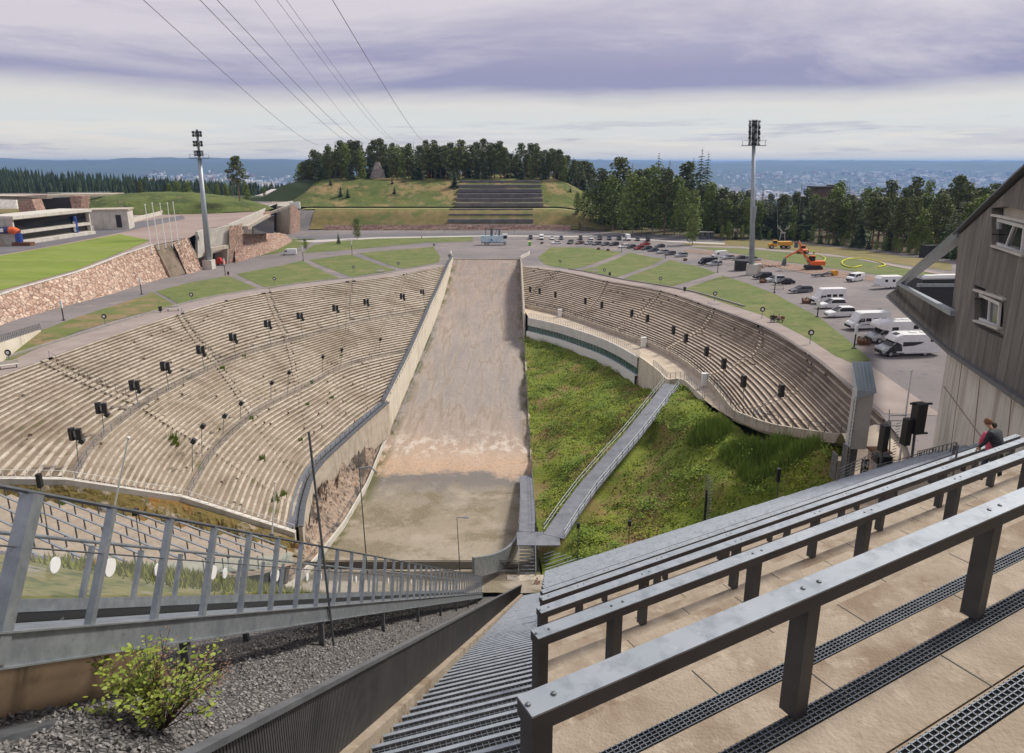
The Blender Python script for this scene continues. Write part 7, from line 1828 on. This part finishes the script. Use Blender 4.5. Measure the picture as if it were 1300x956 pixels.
# moose statue, antenna pole, flood poles in front of the wood
p = V(GP(993, 305)); t = thing('deer_statue', 'pale animal head sculpture on four posts at the wood edge', 'statue', tuple(p)); mb = MB(); mb.bar((-1.2, 0, 0), (-.7, 0, 3.2), .3, .3); mb.bar((1.2, 0, 0), (.7, 0, 3.2), .3, .3); mb.box((0, 0, 3.3), (2.2, .6, .7)); mb.bar((0, 0, 3.3), (-1.4, 0, 4.8), .5, .5); mb.build('body', M['pale_concrete'], t); mb = MB()
for s in (-1, 1): mb.bar((s*.8, 0, 4.6), (s*2.4, 0, 5.4), .3, .3); mb.bar((s*2.4, 0, 5.4), (s*2.6, 0, 6.6), .3, .3); mb.bar((s*1.6, 0, 5.0), (s*1.5, 0, 6.2), .25, .25)
mb.build('antler', M['pale_concrete'], t)
for (xt, yt, xb, yb, lab) in ((1018, 233, 1012, 303, 'thin grey pole standing in front of the wood behind the diggers'), (986, 245, 988, 303, 'pale bare pole left of the animal sculpture')):
    b_ = V(GP(xb, yb)); pole('wood_pole', lab, at_y(xt, yt, b_.y), b_, .16, .1, 'pole', m='galv')
b_ = V(GP(1193, 320)); tp = at_y(1204, 240, b_.y); t = thing('equipment_pole', 'slim pole with white boxes in front of the wood at the right', 'pole', tuple(b_)); d = tp-b_; mb = MB(); mb.tube([(0, 0, 0), d], .18, 6, .1); mb.build('shaft', M['galv_dark'], t)
for f, w_ in ((.40, 1.5), (.52, 1.5), (.66, .8)):
    for s in (-1, 1): mb = MB(); mb.box(tuple(d*f+V((s*1.3*w_/1.5, -.2, 0))), (w_, .6, w_*1.5)); mb.build('equipment_box', M['white'], t)
t = thing('dark_container', 'black netted enclosure at the wood edge seen above the slanting beam', 'container', GP(1186, 327)); mb = MB(); mb.box((0, 0, 1.9), (9, 3, 3.8), .3); mb.build('wall', M['black'], t); mb = MB(); mb.box((0, 0, 3.85), (9.3, 3.3, .12), .3); mb.build('roof', M['black_metal'], t)
t = thing('bus_shelter', 'small dark shelter by the road behind the car park', 'shelter', GP(897, 303)); mb = MB()
for x in (-2.2, .3, 2.4): mb.box((x, 0, 1.4), (1.3, 1.2, 2.8))
mb.build('cabin', M['galv_dark'], t); mb = MB(); mb.box((-.2, 0, 3.0), (7, 1.8, .2)); mb.build('roof', M['pale_concrete'], t)
# stage truck at the head of the outrun
p = on(626, 311, zg); t = thing('stage_trailer', 'pale blue patterned stage trailer with machines on top at the head of the outrun', 'trailer', (p.x, p.y, -33.0), D(0))
M['iceblue'] = mat('iceblue', (.42, .60, .68), (.62, .74, .78), .5, .4, spots=[((.05, .15, .40), .45, .60, .64)])
mb = MB(); mb.box((-.4, 0, 2.0), (9.3, 2.6, 2.9)); mb.build('trailer_body', M['iceblue'], t); mb = MB(); mb.box((4.9, .4, 2.3), (2.2, 2.4, 3.6)); mb.build('cab', M['white'], t); mb = MB(); mb.box((4.9, -.82, 2.9), (1.7, .06, 1.2)); mb.build('window', M['darkglass'], t)
wheels(t, (-3.2, -2.0, 4.8), 1.3, .5); mb = MB(); mb.box((-.4, -1.32, .7), (9.0, .05, .25)); mb.build('skirt', M['black'], t)
mb = MB(); mb.bar((-.6, 0, 3.4), (-.6, 0, 6.6), 1.0, .8); mb.bar((2.6, 0, 3.4), (2.6, 0, 6.0), .7, .7); mb.bar((-3.2, 0, 5.9), (3.4, 0, 6.0), .25, .25); mb.bar((-3.0, 0, 3.4), (-3.0, 0, 7.0), .3, .3); mb.bar((.8, 0, 3.4), (1.8, 0, 6.6), .2, .2); mb.build('winch_frame', M['galv_dark'], t)
mb = MB(); mb.tube([(-.4, -.2, 7.0), (-.4, -.2, 9.6)], .06, 5); mb.tube([(3.6, -.2, 4.0), (3.6, -.2, 8.2)], .06, 5); mb.build('antenna', M['galv'], t)
# red machine at the garage portal
t = thing('red_machine', 'small red machine parked outside the garage opening', 'machine', GP(280, 337)); mb = MB(); mb.prism([(-1.6, -.7, .5), (1.6, -.7, .5), (1.5, -.7, 1.3), (.6, -.7, 1.5), (.2, -.7, 2.5), (-.6, -.7, 2.5), (-1.5, -.7, 1.4)], (0, 1.4, 0)); mb.build('body', M['red'], t); wheels(t, (-1, 1), .8, .4)
# rapid: green and red bits near parapet
t = thing('green_bin', 'bright green bin behind the parapet at the head of the outrun', 'bin', GP(672.5, 312)); mb = MB(); mb.box((0, 0, .8), (1.0, .9, 1.6)); mb.build('bin_body', plain('green_plastic', (.08, .42, .06), .4), t); mb = MB(); mb.box((0, 0, 1.65), (1.1, 1.0, .15)); mb.build('lid', M['hiviz'], t)
PLT = [(870, 331, 'red brown planter right of the silver car'), (968.5, 359, 'red brown planter in front of the black car by the mast'), (1023.5, 385, 'round red brown planter left of the white camper van'), (1096, 437, 'round red brown planter left of the motorhomes'), (688, 309.5, 'dark red planter near the parapet'), (760, 317, 'small planter at the kerb of the first lawn'), (772, 318.5, 'small planter at the kerb near the lamp post')]
for x, y, lab in PLT:
    t = thing('planter', lab, 'planter', GP(x, y), 0, 'planters along the car park kerb'); s = 1.0 if y > 350 else .8
    mb = MB(); mb.tube([(0, 0, 0), (0, 0, .55*s)], .75*s, 12, .85*s); mb.build('tub', M['planter'], t); mb = MB()
    R = random.Random(int(x))
    clump(mb, V((0, 0, .7*s)), (.8*s, .8*s, .3*s), 60, .16, R); mb.build('flowers', mat('flowers', (.16, .07, .03), (.09, .08, .03), 5, .9) if 'flowers' not in bpy.data.materials else bpy.data.materials['flowers'], t)
# lamp posts with pale banners
LP = [(81, 407, 381, 'dark lamp post with a white banner left end of the long lawn'), (180, 374, 352, 'dark lamp post with a white banner at the second lawn corner'), (286, 349, 328, 'dark lamp post with a white banner by the red machine'), (385, 331, 311.5, 'dark lamp post with a white banner beside the parked van'), (447, 323, 303.5, 'dark lamp post with a white banner at the path corner past the van'),
      (789, 319.5, 299.5, 'dark lamp post with a white banner at the first right hand lawn path'), (844.5, 328, 309.5, 'dark lamp post with a white banner among the silver cars'), (911, 346, 324, 'dark lamp post with a white banner by the black van'), (983, 372, 348, 'dark lamp post with a white banner by the black saloon'), (1037.5, 403, 381, 'dark lamp post with a white banner in front of the white cars'), (1084, 443, 412, 'dark lamp post with a white banner left of the motorhomes')]
for x, yb, yt, lab in LP:
    b_ = V(GP(x, yb)); h = (at_y(x, yt, b_.y)-b_).z; t = thing('lamp_post', lab, 'lamp post', tuple(b_), group='lamp posts round the lawns')
    mb = MB(); mb.tube([(0, 0, 0), (0, 0, h*.62)], .09, 6); mb.build('shaft', M['black_metal'], t); mb = MB(); mb.box((0, 0, h*.8), (.34, .2, h*.38)); mb.build('banner', M['white'], t); mb = MB(); mb.box((0, 0, .1), (.4, .4, .2)); mb.build('foot', M['galv_dark'], t)
for x, yb, yt, lab in [(564+0, 296, 283, 'thin lamp mast left of the stage trailer'), (653, 297, 281, 'thin lamp mast right of the stage trailer'), (742, 293, 277, 'thin lamp mast behind the far parking row, left'), (783, 293, 278, 'thin lamp mast behind the far parking row, middle'), (820, 296, 277, 'thin lamp mast behind the far parking row, right')]:
    b_ = V(GP(x, yb)); h = (at_y(x, yt, b_.y)-b_).z; t = thing('street_lamp', lab, 'street lamp', tuple(b_), group='street lamps along the main road'); mb = MB(); mb.tube([(0, 0, 0), (0, 0, h)], .10, 6, .06); mb.build('shaft', M['galv'], t); mb = MB(); mb.box((.4, 0, h), (1.0, .25, .12)); mb.build('lamp_head', M['galv_dark'], t)
# benches and sector signs on the promenades
for x, y, a, lab in [(220, 395, 20, 'pale bench on the upper path left of the second lawn'), (11, 468, 35, 'pale bench on the upper path at the picture edge'), (483, 346, 8, 'pale bench on the path under the fourth lawn'), (755, 346, -8, 'pale bench on the path under the right hand lawns'), (986, 409, -30, 'dark bench with two people on the path under the long lawn'), (989, 367, -25, 'pale bench near the lamp post and black saloon')]:
    t = thing('park_bench', lab, 'bench', GP(x, y), D(a)); mb = MB(); mb.box((0, 0, .46), (2.2, .55, .08)); mb.build('seat', M['pale_concrete'] if 'dark' not in lab else M['planter'], t); mb = MB(); mb.box((0, .3, .75), (2.2, .07, .4)); mb.build('backrest', M['pale_concrete'] if 'dark' not in lab else M['planter'], t)
    for s in (-.85, .85): mb = MB(); mb.box((s, 0, .22), (.12, .5, .42)); mb.build('leg', M['galv_dark'], t)
k = 0
for x, y in [(13, 463), (134, 414), (244, 384), (349, 362), (449, 346), (506, 341)]:
    k += 1; t = thing('sector_sign', '%s round black sector sign on the pale terrace rim, from the picture edge' % ordl(k-1, 0, 0), 'sign', GP(x, y), 0, 'round sector signs'); mb = MB(); mb.tube([(0, 0, 0), (0, 0, 1.7)], .05, 6); mb.build('shaft', M['galv'], t); mb = MB(); mb.tube([(0, -.06, 1.6), (0, .0, 1.6)], .42, 14); mb.build('disc', M['black'], t); mb = MB(); mb.tube([(0, -.09, 1.6), (0, -.065, 1.6)], .22, 12); mb.build('white_mark', M['white_paint'], t)
k = 0
for x, y in [(711, 338), (767, 350), (838, 362), (907, 383), (967, 405), (1028, 437)]:
    k += 1; t = thing('sector_sign', '%s round black sector sign on the brown terrace rim, from the outrun' % ordl(k-1, 0, 0), 'sign', GP(x, y), 0, 'round sector signs'); mb = MB(); mb.tube([(0, 0, 0), (0, 0, 1.7)], .05, 6); mb.build('shaft', M['galv'], t); mb = MB(); mb.tube([(0, -.06, 1.6), (0, .0, 1.6)], .42, 14); mb.build('disc', M['black'], t); mb = MB(); mb.tube([(0, -.09, 1.6), (0, -.065, 1.6)], .22, 12); mb.build('white_mark', M['white_paint'], t)
for x, y, lab in [(204, 397, 'black litter bin left of the pale bench above the terrace'), (290, 350, 'black litter bin beside the lamp post near the red machine'), (551, 313, 'black litter bin at the corner of the last left lawn'), (869, 371, 'black litter bin at the end of the third right hand lawn path'), (774, 351, 'black litter bin under the right hand lawns')]:
    t = thing('litter_bin', lab, 'litter bin', GP(x, y)); mb = MB(); mb.tube([(0, 0, .3), (0, 0, 1.15)], .3, 10); mb.build('bin_body', M['black'], t); mb = MB(); mb.tube([(0, 0, 0), (0, 0, .35)], .06, 6); mb.build('bin_stem', M['galv_dark'], t)
# utility boxes near the tunnel
for x, y, w_, lab in [(371, 260, 2.6, 'white cabinet above the tunnel mouth'), (378, 259, 2.4, 'tall pale cabinet right of the other one above the tunnel')]:
    p = at_z(x, y+1.5, -23) if False else at_y(x, y, 372); t = thing('utility_cabinet', lab, 'cabinet', (p.x, p.y, p.z-2.2)); mb = MB(); mb.box((0, 0, 1.6), (w_, 1.2, 3.6)); mb.build('cabinet_body', M['white'], t); mb = MB(); mb.box((0, -.62, 1.6), (w_*.8, .05, 3.0)); mb.build('cabinet_door', M['white_paint'], t)
# low rubble wall at the foot of the dry bank
kb_ = [V((lerp(-96, 30, k/40), 351.0, -34.0)) for k in range(41)]
t = rubble('rubble_wall', 'long low wall of pink rubble along the main road under the dry grass bank', kb_[::8], [p+V((0, 1.6, 3.0)) for p in kb_[::8]], 'rubble_small', .4, 4)
# old terraced rows on the knoll
def old_rows(nm, lab, y0, y1, z0, z1, x0, x1, n):
    t = thing(nm, lab, 'terrace', (x0, y0, z0))
    for k in range(n):
        f = k/(n-1); y = lerp(y0, y1, f); z = lerp(z0, z1, f); mb = MB(); mb.bar((0, y-y0, z-z0), (x1-x0, y-y0, z-z0), (y1-y0)/n*.62, (z1-z0)/n*.9+.3); mb.build('terrace_row', M['oldrow'], t)
M['oldrow'] = mat('oldrow', (.13, .12, .13), (.20, .185, .19), .3, .95)
old_rows('old_terrace', 'dark grey stepped rows cut into the upper knoll face', 380, 416, -22.6, -11.6, -31, 17, 6)
old_rows('old_terrace', 'dark grey stepped rows in the lower bank above the main road', 354, 367, -32.0, -24.8, -33, 11, 4)
# stone monument among the trees
p = at_y(480, 224, 424); t = MB(); R = random.Random(2)
rows = []
for i in range(13):
    f = i/12; r_ = lerp(4.6, 1.2, f**1.3); rows.append([V((p.x+r_*math.cos(a*.5236)*(1+.22*fbm(i*.7, a*.9)), p.y+r_*.7*math.sin(a*.5236)*(1+.22*fbm(i*.7+4, a*.9)), p.z-1+9.5*f)) for a in range(13)])
t.grid(rows); t.face(rows[-1][:12]); q = t.build('stone_monument', mat('monument', (.22, .18, .17), (.36, .31, .29), .35, .95, bump=1, bscale=1.2, bdist=.6)); tag(q, 'tall rough stone monument in a gap of the knoll wood', 'monument')
# cabin roof in the wood
t = thing('timber_cabin', 'dark timber building with flat roofs rising out of the wood', 'building', tuple(at_y(1047, 262, 400))); mb = MB(); mb.box((0, 0, 4), (15, 10, 13)); mb.build('wall', M['bark'], t); mb = MB(); mb.box((-3, 0, 10.9), (12, 12, 1.0)); mb.build('roof', M['black_metal'], t); mb = MB(); mb.box((5, 0, 11.7), (6, 11, .9)); mb.build('roof', M['black_metal'], t)
# cables across the sky
for i, (x0, y0, x1, y1, lab, sg_) in enumerate([(180, -2, 404, 184, 'leftmost cable across the sky', .12), (252, -2, 448, 182, 'second cable across the sky, from the left', .12), (274, -2, 462, 182, 'third cable across the sky, close to the second', .12), (322, -2, 470, 178, 'faint fourth cable across the sky', .1), (350, -2, 498, 178, 'fifth cable across the sky, one of a close pair', .1), (362, -2, 505, 180, 'sixth cable across the sky, right of a close pair', .1), (421, -2, 540, 180, 'rightmost cable across the sky', .1)]):
    a = at_y(x0, y0, 60); b = at_y(x1, y1, 430); mid = a.lerp(b, .5)-V((0, 0, 4.5)); P_ = [a+(a-b)*.15]+[a*(1-t_)**2+mid*2*t_*(1-t_)+b*t_**2 for t_ in [k/20 for k in range(21)]]
    thick = (.055 if i in (0, 1, 2, 6) else .035); mb = MB(); mb.tube(P_, thick*.5, 5, thick*1.4); q = mb.build('overhead_cable', M['galv_dark']); tag(q, lab, 'cable', 'cables across the sky')

# ------------------------------------------------------------------ people
def person(lab, loc, rz, top, legs, hair, pose='walk', s=1.0, bag=None, skin='skin', extra=None):
    t = thing('person', lab, 'person', loc, rz); t.scale = (s, s, s)
    st = .18 if pose == 'walk' else .04
    if pose == 'sit': hipz, kz, kx = .50, .50, .45
    elif pose == 'lean': hipz, kz, kx = .92, .5, .06
    else: hipz, kz, kx = .92, .5, st*.55
    tx = .35 if pose == 'lean' else (.05 if pose != 'sit' else .1)
    ch = V((tx*.8, 0, hipz+.42)); nk = V((tx, 0, hipz+.56)); hd = V((tx+.06+(.1 if pose == 'lean' else 0), 0, hipz+.70))
    def skin_mesh(nm, J, E, rad, m, par):
        me = bpy.data.meshes.new(nm); me.from_pydata([tuple(j) for j in J], E, []); me.materials.append(m); o = link(bpy.data.objects.new(nm, me)); o.parent = par
        md = o.modifiers.new('skin', 'SKIN'); 
        for v_, r_ in zip(me.skin_vertices[0].data if me.skin_vertices else [], rad): v_.radius = (r_, r_)
        o.modifiers.new('sub', 'SUBSURF').levels = 1; o.modifiers['sub'].render_levels = 1; return o
    def mk(nm, J, E, rad, m, par):
        bm = bmesh.new(); ly = bm.verts.layers.skin.verify(); vs = [bm.verts.new(j) for j in J]
        for v_, r_ in zip(vs, rad): v_[ly].radius = (r_, r_)
        vs[0][ly].use_root = True
        for a, b in E: bm.edges.new((vs[a], vs[b]))
        me = bpy.data.meshes.new(nm); bm.to_mesh(me); bm.free(); me.materials.append(m); o = bpy.data.objects.new(nm, me); COL.objects.link(o); md = o.modifiers.new('skin', 'SKIN'); md.use_smooth_shade = True; sb = o.modifiers.new('sub', 'SUBSURF'); sb.levels = 1; sb.render_levels = 1
        bpy.context.view_layer.update(); me2 = bpy.data.meshes.new_from_object(o.evaluated_get(bpy.context.evaluated_depsgraph_get())); bpy.data.objects.remove(o); me2.materials.clear(); me2.materials.append(m)
        o = link(bpy.data.objects.new(nm, me2)); o.parent = par; return o
    hip = V((0, 0, hipz)); 
    mk('jacket', [hip, hip.lerp(ch, .5), ch, nk, ch+V((0, .19, .08)), ch+V((.04, .25, -.2)), ch+V((.2, .22, -.40)), ch+V((0, -.19, .08)), ch+V((.04, -.25, -.2)), ch+V((.2, -.22, -.40))], [(0, 1), (1, 2), (2, 3), (2, 4), (4, 5), (5, 6), (2, 7), (7, 8), (8, 9)], [.16, .15, .17, .07, .085, .06, .045, .085, .06, .045], M[top], t)
    J = [hip-V((0, 0, .02)), hip+V((0, .1, -.06)), V((kx+st*.3, .1, kz)), V((kx-.02 if pose == 'sit' else st, .1, .07)), V(((kx-.02 if pose == 'sit' else st)+.17, .1, .04)), hip+V((0, -.1, -.06)), V((kx-st*.4 if pose != 'sit' else kx, -.1, kz)), V((kx-.02 if pose == 'sit' else -st, -.1, .07)), V(((kx-.02 if pose == 'sit' else -st)+.17, -.1, .04))]
    mk('trousers', J, [(0, 1), (1, 2), (2, 3), (3, 4), (0, 5), (5, 6), (6, 7), (7, 8)], [.14, .11, .075, .05, .04, .11, .075, .05, .04], M[legs], t)
    h = mk('head', [nk+V((0, 0, -.02)), nk.lerp(hd, .5), hd, hd+V((.005, 0, .09))], [(0, 1), (1, 2), (2, 3)], [.055, .06, .095, .085], M[skin], t)
    mb = MB(); mb.sphere(hd+V((.085, 0, .0)), .018, 6, 4)
    mb.build('nose', M[skin], h)
    mb = MB(); mb.sphere(hd+V((-.03, 0, .045)), .104, 12, 8, (1, .92, 1.05)); mb.build('hair', M[hair], t)
    for sy in (-1, 1):
        c = ch+V((.22, sy*.22, -.44)); mb = MB(); mb.sphere(c, .04, 8, 5, (1, .6, 1.1))
        for f in range(4): mb.tube([c+V((.01, sy*(-.022+.015*f), -.03)), c+V((.035, sy*(-.022+.015*f), -.07)), c+V((.03, sy*(-.022+.015*f), -.095))], .009, 5)
        mb.tube([c+V((.03, -sy*.02, 0)), c+V((.055, -sy*.03, -.04))], .010, 5); mb.build('hand', M[skin], t)
    return t
M['beige'] = plain('beige', (.62, .42, .33), .9); M['olive'] = plain('olive', (.06, .06, .05), .9); M['navycloth'] = mat('navycloth', (.015, .018, .025), (.03, .034, .042), 6, .8); M['redhair'] = mat('redhair', (.22, .10, .045), (.13, .06, .03), 20, .7); M['pink'] = plain('pinkcloth', (.62, .10, .18), .8); M['darkhair'] = plain('darkhair', (.03, .02, .015), .7); M['jeans'] = plain('jeans', (.05, .07, .12), .9); M['hat'] = plain('hat', (.42, .27, .20), .9)
yy = 57.0; person('person in a beige top and dark trousers walking down the near aisle stairs', (left_lim(yy)-.75, yy, aisle_z(yy)+.02), D(80), 'beige', 'olive', 'hat', 'walk', .98)
# couple by the railing at the top right of the near stand
hd1 = ray(1272, 549)*18.5; hd2 = ray(1258, 550)*18.9
p1 = person('person with auburn hair in a dark puffer jacket leaning by the railing at the right', tuple(hd1-V((-.1, 0, 1.52))), D(115), 'navycloth', 'olive', 'redhair', 'lean', 1.0)
p2 = person('person in pink behind the one in the dark puffer jacket', tuple(hd2-V((-.1, 0, 1.5))), D(60), 'pink', 'jeans', 'darkhair', 'lean', .95)
for x, y, a, tp_, lab in [(249, 306, 200, 'navycloth', 'person in dark clothes walking on the plaza near the flagpoles, left of a pair'), (252.5, 306, 200, 'jeans', 'person in blue walking on the plaza near the flagpoles, right of a pair')]:
    b_ = at_z(x, y, ZU+.05); person(lab, tuple(b_), D(a), tp_, 'olive', 'darkhair', 'walk', 1.0)
for x, y, a, tp_, lab in [(1026, 322.5, 200, 'hiviz', 'worker in a yellow vest behind the large excavator, left'), (1033, 324, 240, 'hiviz', 'worker in a yellow vest behind the large excavator, right'), (873, 304.5, 0, 'navycloth', 'person in dark clothes standing by the road near the small shelter'), (535, 303.5, 0, 'beige', 'person at the edge of the road above the last left lawn')]:
    person(lab, GP(x, y), D(a), tp_, 'olive', 'darkhair', 'stand', 1.05)
pb = V(GP(986, 409)); person('person sitting on the dark bench, the left one', (pb.x-.6, pb.y, pb.z), D(-100), 'navycloth', 'jeans', 'redhair', 'sit'); person('person sitting on the dark bench, the right one', (pb.x+.3, pb.y+.0, pb.z), D(-120), 'beige', 'jeans', 'darkhair', 'sit')
# right hand railing at the wall end of the near stand
cw_ = [V((tab([(10, 8.6), (20, 13.9), (26.5, 18.6), (43, 27.6)], y), y, 0)) for y in [19+i*1.6 for i in range(16)]]
def std_z(x, y): return -1.55-.756*(Nn.x*x+Nn.y*y)
railing('stand_railing', 'dark railing along the wall end of the near seating stand', [V((p.x, p.y, std_z(p.x, p.y)+.15)) for p in cw_], 1.0, 1.6, m='galv_dark', mids=0, r=.022)
# bush at the gangway
M['leafbright'] = mat('leafbright', (.14, .22, .02), (.28, .31, .04), 9, .65, spots=[((.30, .24, .06), 14, .58, .68)]); M['leafbrown'] = mat('leafbrown', (.17, .10, .06), (.24, .15, .09), 6, .9)
bb = V((at_y(205, 905, 7.4))); bb.z = hill_z(bb.x, bb.y)
t = thing('leafy_bush', 'yellow green leafy bush with dry brown twigs in front of the gangway beam', 'bush', tuple(bb)); R = random.Random(12); st_ = MB(); lf = MB(); lb_ = MB()
tgt = at_y(205, 790, 7.4)
Hb = (tgt-bb).z
for k in range(64):
    a = R.random()*6.28; sp = R.uniform(.05, 1.0); top = V((math.cos(a)*sp, math.sin(a)*sp*.7, Hb*R.uniform(.45, 1.0)*(1-.35*sp))); md = top*.5+V((R.uniform(-.1, .1), R.uniform(-.1, .1), .05)); st_.tube([(0, 0, 0), md, top], .009, 4, .004)
    brown = (a < 1.7 or a > 5.4) and R.random() < .6
    for q_ in range(26 if not brown else 45):
        f = R.uniform(.45, 1.02); c = md.lerp(top, max(0, f*2-1))+V((R.uniform(-.1, .1), R.uniform(-.1, .1), R.uniform(-.08, .08))); s = R.uniform(.014, .040)*(.5 if brown else 1)
        n1 = V((R.uniform(-1, 1), R.uniform(-1, 1), R.uniform(-.3, .3))).normalized(); n2 = n1.cross(V((R.uniform(-.4, .4), R.uniform(-.4, .4), 1))).normalized()
        (lb_ if brown else lf).face([c-n1*s, c-n1*s*.3+n2*s*.75, c+n1*s*.8+n2*s*.45, c+n1*s*1.25, c+n1*s*.8-n2*s*.45, c-n1*s*.3-n2*s*.75])
st_.build('twigs', M['bark'], t); lf.build('leaves', M['leafbright'], t, fixn=False); lb_.build('dry_leaves', M['leafbrown'], t, fixn=False)
# little weeds on the terraces
for i, (u, v, s) in enumerate([(.13, 30, 1.2), (.12, 31, .9), (.30, 38, .7), (.35, 22, .8), (.42, 21, .6), (.22, 45, .8), (.10, 50, 1.0), (.14, 51, .9), (.5, 42, .6), (.62, 44, .6), (.7, 33, .5), (.4, 48, .6), (.55, 37, .5)]):
    p = left_pt(u, v); mb = MB(); R = random.Random(i+40)
    for k in range(60): a = R.random()*6.28; l = R.uniform(.3, 1)*s; b0 = V((R.uniform(-.35, .35)*s, R.uniform(-.35, .35)*s, -.3)); mb.face([b0+V((-.05, 0, 0)), b0+V((.05, 0, 0)), b0+V((math.cos(a)*.4*l, math.sin(a)*.4*l, l*1.1+.2))])
    o = mb.build('terrace_weed', M['weed2'], fixn=False); o.location = p; tag(o, 'tuft of green weed growing between the rows of the pale terrace', 'weed', 'weed tufts on the pale terrace')
